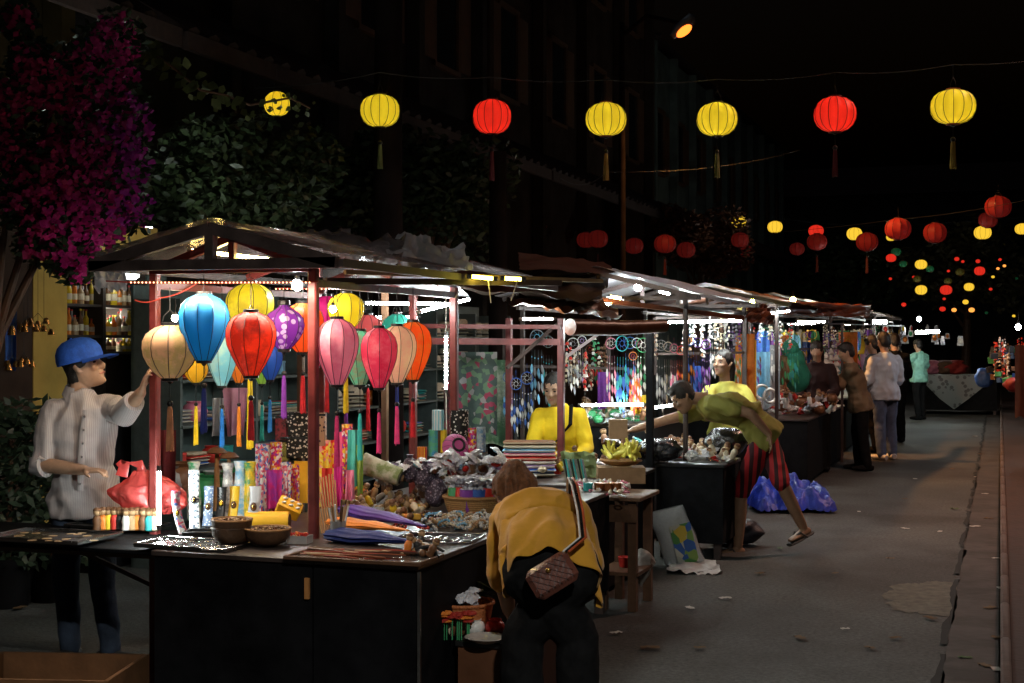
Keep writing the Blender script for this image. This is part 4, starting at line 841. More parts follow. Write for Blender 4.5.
def m_box(c,pt=None):
    def f(q): m=pt or cm(c,.6); q.box((0,0,.05),(.14,.10,.10),m,bev=.004); q.box((0,0,.102),(.146,.106,.018),m,bev=.004)
    return pmesh('box#'+c+(pt.name if pt else ''),f)
FLORAL=M('floral_print',(.7,.1,.2),rough=.7,pat='multi',ps=75,col2=[(.75,.06,.20),(.85,.75,.70),(.80,.25,.05),(.30,.05,.35),(.85,.55,.05),(.60,.02,.12)])
FLORALB=M('floral_print_pale',(.7,.5,.5),rough=.7,pat='multi',ps=80,col2=[(.75,.70,.68),(.70,.30,.40),(.10,.18,.50),(.75,.72,.70),(.70,.10,.15)])
LEOP=M('black_white_print',(.012,.012,.012),rough=.7,pat='spots',ps=62,col2=(.72,.68,.62))
MOSA=M('mosaic_white_blue',(.72,.72,.70),rough=.4,pat='multi',ps=110,col2=[(.70,.70,.68),(.70,.70,.68),(.25,.30,.36),(.05,.07,.10),(.70,.70,.68)])
SUNNY=M('yellow_red_print',(.85,.45,.03),rough=.7,pat='multi',ps=60,col2=[(.85,.50,.03),(.85,.50,.03),(.75,.06,.03),(.80,.30,.30),(.85,.68,.10)])
BLUEP=M('blue_white_print',(.7,.7,.7),rough=.6,pat='spots',ps=60,col2=(.75,.74,.72))
def hanging_cloth(label,a,b,H,m,seed=0,cat='cloth',name='hanging_cloth',group=None,bow=.02,taper=0):
    a=V(a);b=V(b);o=(a+b)/2; dx=b-a; nr=V((-dx.y,dx.x,0)).normalized()
    q=MB(); q.grid(lambda u,v:dx*((u-.5)*(1-taper*v))+nr*(bow*math.sin(u*9+seed)*(.4+v)+.01*nz(u*5,v*3,seed))-V((0,0,H*v*(1+.03*math.sin(u*7+seed)))),18,10,m,.003)
    o2=q.build(name,loc=o,smooth=60); return tag(o2,label,cat,group)
def dreamcatcher(label,p,r,H,c,c2,group='dream catchers and tassels hanging at the stalls',rz=None):
    """hoop with web, small hoops and feather strands"""
    key='dc#%s%s'%(c,c2)
    t=thing('dream_catcher',label,'dream catcher',p,TH+U(-.6,.6) if rz is None else rz,group); s=r/.08; mt=cm(c,.7); m2=cm(c2,.8)
    def hoop(q): q.tube([(.08*math.cos(a),0,-.08+.08*math.sin(a)) for a in [i*2*PI/24 for i in range(25)]],.0055,mt,6); q.tube([(0,0,0),(0,0,.12)],.0015,mt,4)
    def web(q):
        for k in range(8):
            a=k*PI/4; q.bar((.03*math.cos(a),0,-.08+.03*math.sin(a)),(.078*math.cos(a+.5),0,-.08+.078*math.sin(a+.5)),.0025,.0025,m2)
        q.tube([(.03*math.cos(a),0,-.08+.03*math.sin(a)) for a in [i*2*PI/12 for i in range(13)]],.003,m2,5)
    def strands(q):
        for k,(x,l) in enumerate(((-.06,.22),(-.025,.30),(.015,.34),(.055,.24))):
            q.tube([(x,0,-.13),(x,.003,-.16-l*.3)],.0015,mt,4)
            for j in range(3):
                z=-.17-l*(.25+.25*j); q.grid(lambda u,v:(x+(u-.5)*.034*math.sin(PI*min(1,v*1.1+.08))+.006*k*v,.010*math.sin(u*3+k+j),z-.085*v),4,6,mt if (j+k)%2 else m2,.001)
            q.ball((x,0,-.155-l*.1),.006,m2,6,4)
    for nm,fn in(('hoop',hoop),('web',web),('feathers',strands)):
        o=link(nm,pmesh(nm+key,fn),t); o.scale=(s,s,s if nm!='feathers' else H/.5)
        if nm=='feathers': o.location.z=0
    return t
def windchime(label,p,c,n=6,s=1,group=None):
    t=thing('hanging_charm',label,'hanging charm',p,U(0,6),group)
    v=random.randrange(4)
    def f(q):
        for k in range(3):
            x=(-.028,0.004,.03)[k]+U(-.006,.006); ln=.055*n+U(-.05,.05); q.tube([(x,0,0),(x,0,-ln-.05)],.001,CABLE,4); z=-U(.02,.07)
            while z>-ln:
                m=cm(c,.4) if U(0,1)<.6 else cm(random.choice(['white','cream','brown','grey']),.3); s=U(.6,1.05); t=random.random(); y=U(-.01,.01)
                if t<.4: q.lathe([(0,z+.018*s),(.010*s,z+.012*s),(.017*s,z-.006*s),(.019*s,z-.010*s)],m,(x,y,0),8)
                elif t<.7: q.ball((x,y,z),(.012*s,.012*s,.016*s),m,8,5)
                else: q.box((x,y,z),(.026*s,.006,.03*s),m,rz=U(-1,1),bev=.002)
                z-=U(.024,.05)
    link('bells',pmesh('bells#%s%d_%d'%(c,n,v),f),t).scale=(s,s,s); return t
def tray(label,c,w,l,m,rz=0,h=.018,name='tray',cat='tray',floorm=None):
    t=thing(name,label,cat,c,rz); q=MB(); q.box((0,0,.003),(w-.01,l-.01,.006),floorm or m); q.build('tray_base',t)
    q=MB()
    for sx,sy,ww,ll in((0,-1,w,.012),(0,1,w,.012),(-1,0,.012,l-.024),(1,0,.012,l-.024)): q.box((sx*(w/2-.006),sy*(l/2-.006),h/2+.001),(ww,ll,h),m,bev=.003)
    q.build('rim',t); return t
def table(label,X0,X1,Y0,Y1,z,body,top,skirt=True,zlow=.14,name='stall_table',legs=True,legm=None,split=None):
    t=thing(name,label,'table',((X0+X1)/2,(Y0+Y1)/2,0)); w=X1-X0;l=Y1-Y0
    q=MB(); q.box((0,0,z-.0125),(w,l,.025),top,bev=.004); q.build('table_top',t)
    if skirt:
        h=z-.027-zlow; zc=zlow+h/2
        segs=[(-w/2+.012,w/2-.012)] if split is None else [(-w/2+.012,split-.004),(split+.004,w/2-.012)]
        for a,b in segs: q=MB(); q.box(((a+b)/2,-l/2+.02,zc),(b-a,.018,h),body); q.build('front_panel',t)
        q=MB(); q.box((w/2-.02,.0,zc),(.018,l-.06,h),body); q.build('side_panel',t)
        q=MB(); q.box((-w/2+.02,.0,zc),(.018,l-.06,h),body); q.build('side_panel',t)
        q=MB(); q.box((0,l/2-.02,zc),(w-.03,.018,h),body); q.build('back_panel',t)
    if legs:
        for x in(-1,1):
            for y in(-1,1): q=MB(); q.box((x*(w/2-.06),y*(l/2-.06),(z-.03)/2 if not skirt else zlow/2+.02),(.05,.05,z-.03 if not skirt else zlow+.04),legm or RUSTM); q.build('leg',t)
    return t
def first_stall():
    Z=.72
    t=table('long black panelled table of the nearest stall',-3.39,-2.17,5.18,8.15,Z,BLACKP,M('dark_laminate',(.05,.035,.03),rough=.35,sc_=6,var=.4),split=.145)
    q=MB(); q.box((.125,-1.485,.60),(.02,.012,.085),M('brass_hasp',(.50,.22,.07),rough=.4)); q.build('hasp',t)
    q=MB(); q.bar((.61,-1.47,.02),(.61,-1.47,.69),.012,.012,DSTEEL); q.build('corner_edge',t)
    # frame and roof
    f=stall_frame('maroon gabled frame of the nearest stall with clear plastic roof',-3.72,-2.90,5.72,7.45,1.93,2.075,MAROON,None,w=.042,over=.0)
    # widen: front gable overhang
    g=thing('roof_canopy','dark low gabled canopy with clear sheeting over the nearest stall','canopy',(-3.22,6.9,1.9)); o=g.location
    a=V((-3.83,5.38,1.935));b=V((-2.62,5.38,1.93));c=V((-3.22,5.38,2.085)); dy=V((0,3.1,0))
    q=MB(); q.bar(a-o,b-o,.035,.045,RUSTM); q.build('front_beam',g)
    for k,(u,v) in enumerate(((a,c),(b,c))): q=MB(); q.bar(u-o,v-o+V((0,0,.004)),.035,.05,RUSTM); q.build('rafter',g)
    q=MB(); q.bar(c-o-V((0,0,.14)),c-o,.04,.04,RUSTM); q.build('king_post',g)
    for u in(a,b,c): q=MB(); q.bar(u-o+V((0,.03,0)),u+dy-o,.03,.035,RUSTM); q.build('purlin',g)
    for k,(u,v) in enumerate(((a,c),(b,c))): q=MB(); q.bar(u+dy-o,v+dy-o,.035,.04,RUSTM); q.build('rafter',g)
    for k,u in enumerate((a,b)):
        q=MB(); q.grid(lambda s,w:lerp(u,c,s)+dy*w+V((0,-.03,.045+.010*nz(s*6,w*14,k)))-o,16,30,PLASTD,.002); q.build('sheet',g,smooth=60)
    cable([W(106,281,6.55),W(200,283,6.5),W(318,281,6.3)],.003,RCABLE,'red cable stretched under the front beam of the nearest stall',sag=.004)
    cable([W(135,300,6.5),W(160,298,6.45),W(200,281,6.4)],.003,RCABLE,'loose red wire looping from the left post to the beam',sag=.015)
    s=thing('string_lights','string of tiny warm bulbs along the front beam of the nearest stall','string lights',W(220,284,6.2)); o=s.location
    q=MB(); q.tube([W(130+x*10,282,6.25)-o for x in range(20)],.002,RCABLE,5); q.build('cable',s); q=MB()
    for i in range(48): q.ball(W(131+i*3.8,282.5,6.24)-o,.0036,EM('tiny_warm',(1,.45,.22),5),6,4)
    tag(q.build('tiny_bulbs',s),kind='stuff')
    lo=light('AREA',W(222,285.5,6.22),LP['string'],(1,.80,.62),.8,.03); lo.rotation_euler=(R(12),0,TH)
    s=thing('string_lights','second string of tiny warm bulbs deeper under the nearest roof','string lights',W(350,291,7.4)); o=s.location
    q=MB(); q.tube([W(275+x*10,288.5,7.45)-o for x in range(14)],.002,RCABLE,5); q.build('cable',s); q=MB()
    for i in range(34): q.ball(W(276+i*3.8,289,7.44)-o,.0038,EM('tiny_warm',(1,.45,.22),5),6,4)
    tag(q.build('tiny_bulbs',s),kind='stuff')
    # lamps of the stall
    tube_lamp(W(187,250,6.6),W(274,260,6.6),'long warm yellow tube under the gable of the nearest stall',LP['warm'],(1,.72,.22),.008)
    tube_lamp(W(159,466,6.38),W(159,530,6.38),'short bright white tube strapped upright to the left front post',LP['tube']*1.0,r=.008)
    bulb(W(297,285,7.2),'white round bulb shining beside the dark front post',LP['bulb'],(1,.98,.95),.026,.09)
    bulb(W(175,318,7.0),'small warm bulb hanging above the beige lantern',LP['bulb']*.5,(1,.80,.45),.016,.10)
    bulb(W(333,309,6.9),'small white bulb hanging above the pink lantern',LP['bulb']*.7,(1,.95,.9),.016,.08)
    tube_lamp(W(446,332,8.6),W(446,393,8.6),'upright white tube hanging between the first and second stalls',LP['tube'],r=.0085)
    cable([W(446,280,8.6),W(446,332,8.6)],.004,WCABLE,'white flex above the upright hanging tube'); cable([W(446,393,8.6),W(447,470,8.5)],.004,WCABLE,'white flex below the upright hanging tube')
    tube_lamp(W(362,303,8.6),W(450,304,8.9),'rear white tube of the pair under the sheeting behind the lanterns',LP['tube'],r=.0085)
    tube_lamp(W(418,312,7.7),W(470,299,8.3),'slanting white tube right of the cream lantern under the plastic sheet',LP['tube']*.6,r=.0085)
    tube_lamp(W(366,318,9.2),W(420,317,9.4),'short white tube low behind the cream and teal lanterns',LP['tube'],r=.0085)
    tube_lamp(W(467,276,7.3),W(497,279,7.35),'bright yellow tube at the left on the long roof pole',LP['tube']*.16,(1,.80,.08),.010); tube_lamp(W(500,278,7.4),W(525,279.5,7.45),'bright yellow tube at the right on the long roof pole',LP['tube']*.16,(1,.80,.08),.010)
    for i,(x0,x1,y1) in enumerate(((468,455,298),(488,491,303),(518,511,301))): cable([W(x0,279,7.35),W(x1,y1,7.35)],.0035,WCABLE,['white wire curling left from the yellow tube','white wire hanging from the middle of the yellow tubes','white wire hanging from the right yellow tube'][i])
    q=MB(); p0=W(345,272,6.8); p1=W(602,281,8.2); q.bar((0,0,0),p1-p0,.02,.022,M('bamboo_pole',(.30,.20,.10),rough=.6)); tag(q.build('roof_pole',loc=p0),'long pale pole running from the first stall roof to the second','pole')
    q=MB(); p0=W(325,281,6.6); p1=W(560,283,7.9); q.bar((0,0,0),p1-p0,.03,.03,RUSTM); tag(q.build('roof_pole',loc=p0),'dark rusty pole just below the long pale roof pole','pole')
    for i,(px,t0,t1,d,m,lb) in enumerate([(385,285,478,8.9,BROWNW,'thin brown post behind the cream lantern'),(301,350,408,8.6,BROWNW,'short dark post behind the vermilion lantern')]):
        q=MB(); a=W(px,t0,d); b=W(px,t1,d); q.box((0,0,(a.z)/2),(.035,.035,a.z),m); tag(q.build('post',loc=(a.x,a.y,0)),lb,'post')
    # crumpled sheets over the roof to the right
    crumple('crumpled grey plastic sheet bunched on the right of the nearest roof',[W(322,262,6.6),W(400,262,6.9),W(405,240,7.3),W(325,236,7.2)],PLASTD,.030,4,seed=3)
    crumple('milky plastic sheet with a raised corner at the middle of the roof edge',[W(370,270,6.7),W(458,274,7.2),W(425,238,7.6),W(395,240,7.4)],PLAST,.032,3.5,seed=8)
    crumple('milky plastic sheet sagging over the right end of the nearest roof',[W(392,276,6.9),W(472,273,7.5),W(462,247,7.9),W(410,250,7.6)],PLAST,.03,3.5,seed=14)
    crumple('bright milky plastic hanging under the long roof pole',[W(352,268,6.9),W(440,272,7.2),W(470,300,8.4),W(360,285,8.4)],WPL,.018,4,seed=19)
    crumple('grey plastic flap rising at the back of the nearest roof',[W(296,258,6.8),W(372,262,7.2),W(350,232,7.9),W(300,236,7.7)],PLASTD,.03,3.5,seed=24)
    crumple('white plastic flap hanging beside the shop lamp at the left roof end',[W(95,290,7.2),W(128,292,7.2),W(126,265,7.3),W(95,262,7.3)],WPL,.03,5,seed=29)
    # side wing trays
    w=thing('wing_table','thin dark folding shelf at the left of the nearest stall','table',(-4.05,5.56,0)); q=MB(); q.box((0,0,.695),(1.3,.62,.02),BLACKP,bev=.004); q.build('table_top',w)
    for x in(-.35,.6): q=MB(); q.bar((x,.2,.685),(.64,.28,.30),.02,.02,RUSTM); q.build('bracket',w)
    q=MB(); q.box((.0,-.20,.668),(1.2,.03,.03),RUSTM); q.build('rail',w)
    for lb,px,py,ww,l,m in [('wide shiny steel tray at the far left of the folding shelf',52,538,.52,.34,STEEL),('shiny steel tray overlapping the left corner of the black table',196,546,.46,.26,STEEL)]:
        p=T(px,py,.722); tray(lb,p,ww,l,m,rz=U(-.05,.05))
    p=T(118,527,.712); tray('black tray holding the small carved dolls by the left post',p,.46,.22,BLK)
    cs=['brown','orange','yel','red','black','white','tan','orange','brown','teal','cream','black']
    for i in range(11): pp=T(97+i*5.8,531-U(0,1.5),.722); put('carved_doll',m_figurine(cs[i]),pp,'little painted doll standing in the front row of the black tray','doll','small dolls lined up in the black tray',sc_=1.25)
    for i in range(12): pp=T(72+i*6.6,521-U(0,2),.722); put('wooden_ball_figure',m_figurine(['tan','cream','orange','brown'][i%4]),pp,'little round headed wooden figure in the rear row behind the dolls','doll','small wooden figures behind the dolls',sc_=1.0)
    # trinkets on the steel tray
    for i in range(26): pp=T(U(165,228),U(539,551),.735); put('metal_keychain',pmesh('steel_charm',lambda q:[q.tube([(.012*math.cos(a),.012*math.sin(a),.003) for a in [i*2*PI/10 for i in range(11)]],.0016,STEEL,5),q.box((.03,0,.004),(.035,.016,.004),STEEL,bev=.002)]),pp,'small shiny metal charm lying on the steel tray','charm','metal charms on the steel tray')
    for i in range(16): pp=T(U(15,95),U(533,542),.735); put('flat_charm',pmesh('steel_charm2',lambda q:q.lathe([(0,.002),(.018,.002),(.02,.004),(0,.006)],cm('tan',.3),seg=12)),pp,'small flat disc lying on the wide steel tray','charm','flat discs on the wide steel tray')
    # red bag of the man
    RB=M('thin_red_plastic',(.85,.11,.10),rough=.22,trans=.45,sc_=7,bump=1.0,var=.35,alpha=.80,spec=.8)
    t=thing('plastic_bag','thin translucent red plastic bag hanging from the young man hand','plastic bag',W(128,470,6.72)); o=t.location
    q=MB()
    def bagf(u,v):
        a=u*2*PI; w=[.05,.10,.165,.19,.185,.165,.11][min(6,int(v*6))]; v2=v*6-int(v*6); w2=[.05,.10,.165,.19,.185,.165,.11][min(6,int(v*6)+1)]; w=lerp(w,w2,v2)
        w*=.88*(1+.30*nz(math.cos(a)*2+3,math.sin(a)*2,v*3)+.10*nz(math.cos(a)*9,math.sin(a)*9,v*6)); return Rt*(math.cos(a)*w+.07+.05*v)+Fd*(math.sin(a)*w*.55)+V((0,0,-.005-.20*v+.012*nz(a*3,v*6)))
    q.grid(bagf,90,36,RB); q.build('sack',t,smooth=70)
    for g in(-1,1):
        q=MB(); q.tube([Rt*(.02+.05*g)+V((0,0,-.03)),Rt*(.02+.035*g)+V((0,0,.03)),Rt*(-.03)+V((0,0,.035)),Rt*(-.05)+V((0,0,.02))],[(.03,.004),(.022,.004),(.015,.004),(.012,.004)],RB,8,side=Rt); q.build('handle',t)
    # necklace display bands
    bands=[(186,491,535,.020,'white curved necklace stand with a gilt oval and floral sprigs',FLORALB,GOLD,-.5),(197,470,531,.026,'tall blue and white mosaic necklace stand with a dark oval pendant',MOSA,BLK,-.15),(209,486,527,.024,'navy patterned necklace stand with a brown pendant beside the mosaic one',M('mosaic_blue',(.10,.15,.25),rough=.4,pat='spots',ps=90,col2=(.6,.62,.6)),BROWNW,.0),(221,487,520,.024,'black necklace stand with a small gold tree pendant',BLK,GOLD,.05),(233,486,524,.025,'yellow necklace stand with a round white and brown pendant',M('mustard_enamel',(.70,.45,.02),rough=.4),BROWNW,.1),(251,486,528,.029,'grey curved necklace stand with a big brown oval pendant',M('grey_enamel',(.42,.41,.42),rough=.4),BROWNW,.25)]
    for px,t0,b0,w,lb,m,pm,lean in bands:
        p=T(px,b0,.73); d=(CZ-.73)*FPX/(b0-341.5); H=(b0-t0)/FPX*d; t=thing('necklace_stand',lb,'necklace stand',p,TH+U(-.1,.1))
        fx=lambda v: V((lean*.10*(1-v)**2*-1*0+lean*.09*math.sin(v*1.8),-.045*(1-v)**2,H*v))
        q=MB(); q.tube([fx(i/9) for i in range(10)],[(w*(1-.12*math.sin(PI*i/9)),.006) for i in range(10)],m,12,side=(1,0,0)); q.build('band',t)
        q=MB(); c=fx(.52)+V((0,-.012,0)); q.ball(c,(w*.55,.006,w*.72),pm,14,8); q.ball(c+V((0,-.005,0)),(w*.3,.004,w*.4),GOLD if pm is not GOLD else cm('yel'),10,6); q.build('pendant',t)
        q=MB(); q.box((lean*.0,-.01,.006),(w*2.1,.12,.012),BLK); q.build('foot',t)
    # vases behind
    for px,t0,b0,c,lb,c2 in [(194,462,498,'white','white slender vase with green brush marks','green'),(228,463,497,'grey','dark grey and white small vase','white'),(240,461,497,'sky','pale blue and white small vase','white'),(250,462,492,'yel','olive green small vase right of the pale blue one','green')]:
        d=7.0; p=W(px,b0,d); p.z=.72; H=(b0-t0)/FPX*d; t=thing('vase',lb,'vase',p); k=H/.2
        zz=p.z; q=MB(); H2=CZ-(t0-341.5)/FPX*d-.72; m=M('vase_'+lb[:8].replace(' ','_'),COLS[c],rough=.3,pat='stain',ps=18,col2=COLS[c2]); q.lathe([(.028,0),(.034,.02),(.036,H2*.35),(.026,H2*.7),(.022,H2*.85),(.032,H2),(.026,H2),(.018,H2*.9)],m,seg=18); q.build('vase_body',t)
    # carved wooden mushrooms
    for px,py,lb in [(217,452,'small wooden mushroom ornament left of its twin'),(229,457,'larger wooden mushroom ornament with a dark rim')]:
        p=W(px,py,7.4); t=thing('mushroom_ornament',lb,'ornament',(p.x,p.y,.72)); h=p.z-.72; q=MB(); q.tube([(0,0,0),(0,0,h)],[.02,.010],WOOD,8); q.build('stalk',t); q=MB(); q.lathe([(0,h+.03),(.03,h+.022),(.055,h),(.05,h-.006),(0,h-.002)],cm('brown'),seg=16); q.build('cap',t)
    # bowls
    CO=M('coconut_shell',(.10,.05,.025),rough=.45,sc_=20,var=.5)
    for px,py,dz,lb,fil in [(232,545,0,'lower dark coconut bowl of the stacked pair',0),(232,545,.035,'upper coconut bowl of the stacked pair with a pale rim',1),(268,546,0,'dark coconut bowl filled with brown seeds right of the stacked pair',2)]:
        p=T(px,py,.722); p.z+=dz; t=thing('coconut_bowl',lb,'bowl',p); s=.088 if fil<2 else .10; q=MB(); q.lathe([(.03,0),(s*.75,.018),(s*.95,.045),(s,.075),(s*.93,.073),(s*.7,.03),(0,.014)],CO,seg=24); q.build('shell',t)
        q=MB(); q.tube([(s*.97*math.cos(a),s*.97*math.sin(a),.076) for a in [i*2*PI/24 for i in range(25)]],.005,WOOD if fil else CO,6); q.build('rim',t)
        if fil:
            q=MB()
            for i in range(90): a=U(0,6.28); r=s*.82*math.sqrt(U(0,1)); q.ball((r*math.cos(a),r*math.sin(a),.066+.010*(1-(r/s)**2)),.007,cm('brown' if i%3 else 'tan'),6,4)
            tag(q.build('seeds',t),kind='stuff')
    p=T(204,538,.722); tray('black shallow box between the stands and the coconut bowls',p,.17,.12,BLK,h=.035,rz=.3)
    YC=M('yellow_card',(.80,.42,.02),rough=.5,var=.1)
    p=T(268,530,.722); t=thing('paper_roll','yellow rolled card lying behind the seed bowl','roll',p,.3); q=MB(); q.tube([(-.10,0,.045),(.10,0,.045)],.042,YC,16); q.build('roll',t); q=MB(); q.tube([(.1,0,.045),(.104,0,.045)],.03,BROWNW,14); q.build('end',t)
    p=W(289,508,6.75); t=thing('gift_box','tilted yellow box with gold flower buttons on top','box',p,.5); rt=Matrix.Rotation(.45,3,'Y')@Matrix.Rotation(.5,3,'X'); q=MB(); q.box((0,0,0),(.115,.085,.06),YC,mat=rt,bev=.006); q.build('box_body',t)
    for i in range(6): q=MB(); q.ball(rt@V((-.035+.035*(i%3),-.018+.036*(i//3),.032)),(.013,.013,.006),cm('white',.3),8,5); q.build('button',t)
    p=T(297,543,.722); t=thing('bead_box','clear plastic box of red orange beads beside the front post','box',p,.1); q=MB(); q.box((0,0,.018),(.12,.075,.034),M('clear_box_plastic',(.5,.5,.5),rough=.15,trans=.2,alpha=.6)); q.build('box_body',t); q=MB()
    for i in range(50): q.ball((U(-.05,.05),U(-.03,.03),.034+U(0,.008)),.006,cm('red' if i%3 else 'orange'),6,4)
    tag(q.build('beads',t),kind='stuff')
    # hanging textiles and print boxes
    hc=hanging_cloth
    hc('pink and white floral silk bag hanging left of the orange one',W(255,444,7.5),W(270,444,7.5),.42*1,FLORALB,1,'silk bag','silk_bag')
    hc('pink and orange floral silk bag hanging left of the leopard print boxes',W(270,442,7.45),W(282,442,7.45),.42,FLORAL,2,'silk bag','silk_bag')
    hc('magenta floral silk bag with purple petals low in the middle',W(266,470,7.2),W(282,470,7.2),.20,M('magenta_floral',(.65,.03,.25),rough=.7,pat='stain',ps=14,col2=(.35,.05,.40)),2.5,'silk bag','silk_bag')
    hc('pale blue and pink floral pouch hanging by the yellow board',W(280,462,7.3),W(291,462,7.3),.22,FLORALB,3,'silk bag','silk_bag'); hc('orange floral pouch hanging by the yellow board',W(290,464,7.35),W(299,464,7.35),.22,FLORAL,3.4,'silk bag','silk_bag')
    q=MB(); p=W(305,482,7.5); q.box((0,0,0),(.11,.02,.22),YC); tag(q.build('card_board',loc=p,rz=TH),'upright plain yellow card board behind the front post','board')
    for i,(px,py,ww,hh,m,lb) in enumerate([(298,424,24,24,LEOP,'black box with white leopard spots topmost of its stack'),(296,447,28,22,LEOP,'black box with white leopard spots at the bottom of its stack'),(283,428,14,26,M('dark_red_floral',(.25,.02,.03),rough=.6,pat='stain',ps=30,col2=(.03,.01,.01)),'dark red flowered box left of the leopard spotted stack'),(284,450,9,22,M('olive_gold',(.45,.42,.10),rough=.6),'olive gold hanging pouch left of the leopard spotted boxes'),(318,430,16,34,M('brown_spots',(.45,.25,.15),rough=.6,pat='spots',ps=50,col2=(.05,.02,.02)),'brown spotted hanging pouch right of the dark front post')]):
        d=7.6; p=W(px,py,d); q=MB(); q.box((0,0,0),(ww/FPX*d,.07,hh/FPX*d),m,bev=.006); q.box((0,-.004,hh/FPX*d*.5-.008),(ww/FPX*d*1.03,.072,.012),BLK); tag(q.build('print_box',loc=p,rz=TH),lb,'box')
    rb=[(322,446,60,.020,SUNNY,'yellow and red printed ribbon bag beside the post'),(331,440,56,.022,SUNNY,'orange printed ribbon bag with hearts'),(340,432,66,.022,M('pink_cloth',(.80,.12,.28),rough=.7),'plain rose pink cloth strip in the ribbon bundle'),(347,424,72,.020,FLORAL,'red floral cloth strip in the ribbon bundle'),(353,430,58,.018,M('teal_cloth',(.10,.50,.42),rough=.7),'plain teal cloth strip at the right of the ribbon bundle'),(360,445,50,.014,M('lime_cloth',(.40,.55,.12),rough=.7),'pale green cloth strip rightmost of the ribbon bundle'),(327,468,40,.020,cm('red',.8),'crimson cloth strip low in the ribbon bundle'),(338,466,42,.016,M('magenta_cloth',(.62,.03,.25),rough=.7),'magenta cloth strip low in the ribbon bundle'),(350,470,30,.014,cm('pink',.8),'pale pink cloth strip low in the ribbon bundle')]
    for i,(px,py,h,w,m,lb) in enumerate(rb): d=7.2-.03*i; a=W(px,py,d); hc(lb,a-Rt*w*1.3,a+Rt*w*1.3,h/FPX*d,m,i*1.3,'cloth strip','cloth_strip',bow=.012,taper=.3 if i%2 else -.2)
    hc('pale pink tulle cloth bunched behind the aqua and red lantern tassels',W(222,388,8.0),W(248,388,8.0),.27,M('pink_tulle',(.75,.42,.55),rough=.8,trans=.4,var=.2),7,bow=.05,taper=.3)
    hc('white gauze cloth behind the blue lantern tassel',W(212,398,8.1),W(224,398,8.1),.22,M('white_gauze',(.6,.6,.62),rough=.8,trans=.4),3,bow=.04)
    hc('dark maroon cloth hanging left of the beige lantern tassel',W(160,430,7.6),W(176,430,7.6),.40,M('maroon_cloth',(.14,.015,.02),rough=.8),2)
    for i in range(16): p=W(U(160,300),U(458,470),7.6+U(0,.5)); p.z=.722; put('jar',m_pot(random.choice(['black','brown','grey','green','teal'])),p,'small dark glazed jar standing behind the vases and silk bags','jar','dark jars behind the vases',sc_=U(.9,1.6))
    # white bolster with round ends
    t=thing('bolster','white and olive cloth roll with round ends lying on the goods','cloth roll',W(381,470,7.3)); d1=(Rt*.8+V((0,0,-.28))-Fd*.2).normalized()
    q=MB(); q.tube([d1*-.11,d1*-.105,d1*-.03,d1*.05,d1*.11,d1*.115],[.045,.058,.052,.05,.046,.036],M('white_olive_cloth',(.62,.62,.50),rough=.8,pat='stain',ps=12,col2=(.20,.26,.10)),18); q.build('roll',t)
    for g in(-1,1): q=MB(); q.tube([d1*(.112*g),d1*(.122*g)],[.036,.03],cm('black',.7),14); q.tube([d1*(.122*g),d1*(.126*g)],[.018,.015],cm('tan'),12); q.build('end_button',t)
    # cellophane heap
    random.seed(11)
    for i in range(120): px=U(378,505);py=lerp(474,459,(px-378)/90) if px<468 else U(455,468); d=7.45+U(-.15,.35); p=W(px,py+U(-5,11),d); put('wrapped_trinket',m_bag(['grey','white','red','lilac','sky','brown'][i%6]),p,'clear cellophane packet with a small trinket in the heap by the basket','packet','cellophane packets heaped by the basket',rot=(U(-.6,.9),U(-.6,.6),U(0,6)),sc_=U(.8,1.25))
    # dark mesh bag
    for i,(px,py,r,lb) in enumerate([(425,478,.055,'upper dark net bag of purple trinkets beside the basket'),(436,492,.06,'lower dark net bag hanging at the front of the basket'),(410,470,.05,'grey net bag of packets behind the right stall post')]):
        p=W(px,py,7.35); q=MB(); mm=M('dark_net',(.06,.045,.07),rough=.4,sc_=40,bump=.8,pat='spots',ps=70,col2=(.25,.22,.28)); q.grid(lambda u,v:V((r*(1+.3*nz(u*6,v*5,i))*math.sin(PI*v)*math.cos(2*PI*u),r*(1+.3*nz(u*6,v*5,i))*math.sin(PI*v)*math.sin(2*PI*u),r*1.3*math.cos(PI*v))),24,14,mm); q.tube([(0,0,r*1.2),(0,0,r*1.6)],[.01,.02],mm,8); tag(q.build('net_bag',loc=p,smooth=60),lb,'net bag')
    # big wicker basket with wrapped rolls
    WK=M('wicker',(.42,.24,.09),rough=.6,sc_=30,bump=.8,pat='zstripes',ps=30,col2=(.26,.13,.04)); p=T(473,520,.722)+Fd*.12; t=thing('wicker_basket','round wicker basket full of wrapped coloured rolls','basket',p)
    q=MB(); q.lathe([(.10,0),(.125,.01),(.145,.06),(.155,.10),(.145,.10),(.13,.04),(0,.02)],WK,seg=32,sy=.85); q.build('basket_body',t); q=MB(); q.tube([(.152*math.cos(a),.130*math.sin(a),.103) for a in [i*2*PI/32 for i in range(33)]],.010,WK,8); q.build('rim',t)
    for i,(a,c) in enumerate([(3.5,'yel'),(3.9,'green'),(4.35,'red'),(4.8,'purple'),(5.2,'blue'),(5.6,'red'),(.3,'purple'),(1.2,'red'),(2.1,'green'),(2.9,'orange')]): put('wrapped_roll',m_bundle(c),p+V((.085*math.cos(a),.075*math.sin(a),.035)),{'yel':'yellow','blue':'blue','purple':'dark purple','orange':'orange'}.get(c,c)+' roll wrapped in cellophane in the wicker basket','roll','wrapped rolls in the wicker basket',rot=(U(-.15,.15),U(-.15,.15),U(0,6)),sc_=.85)
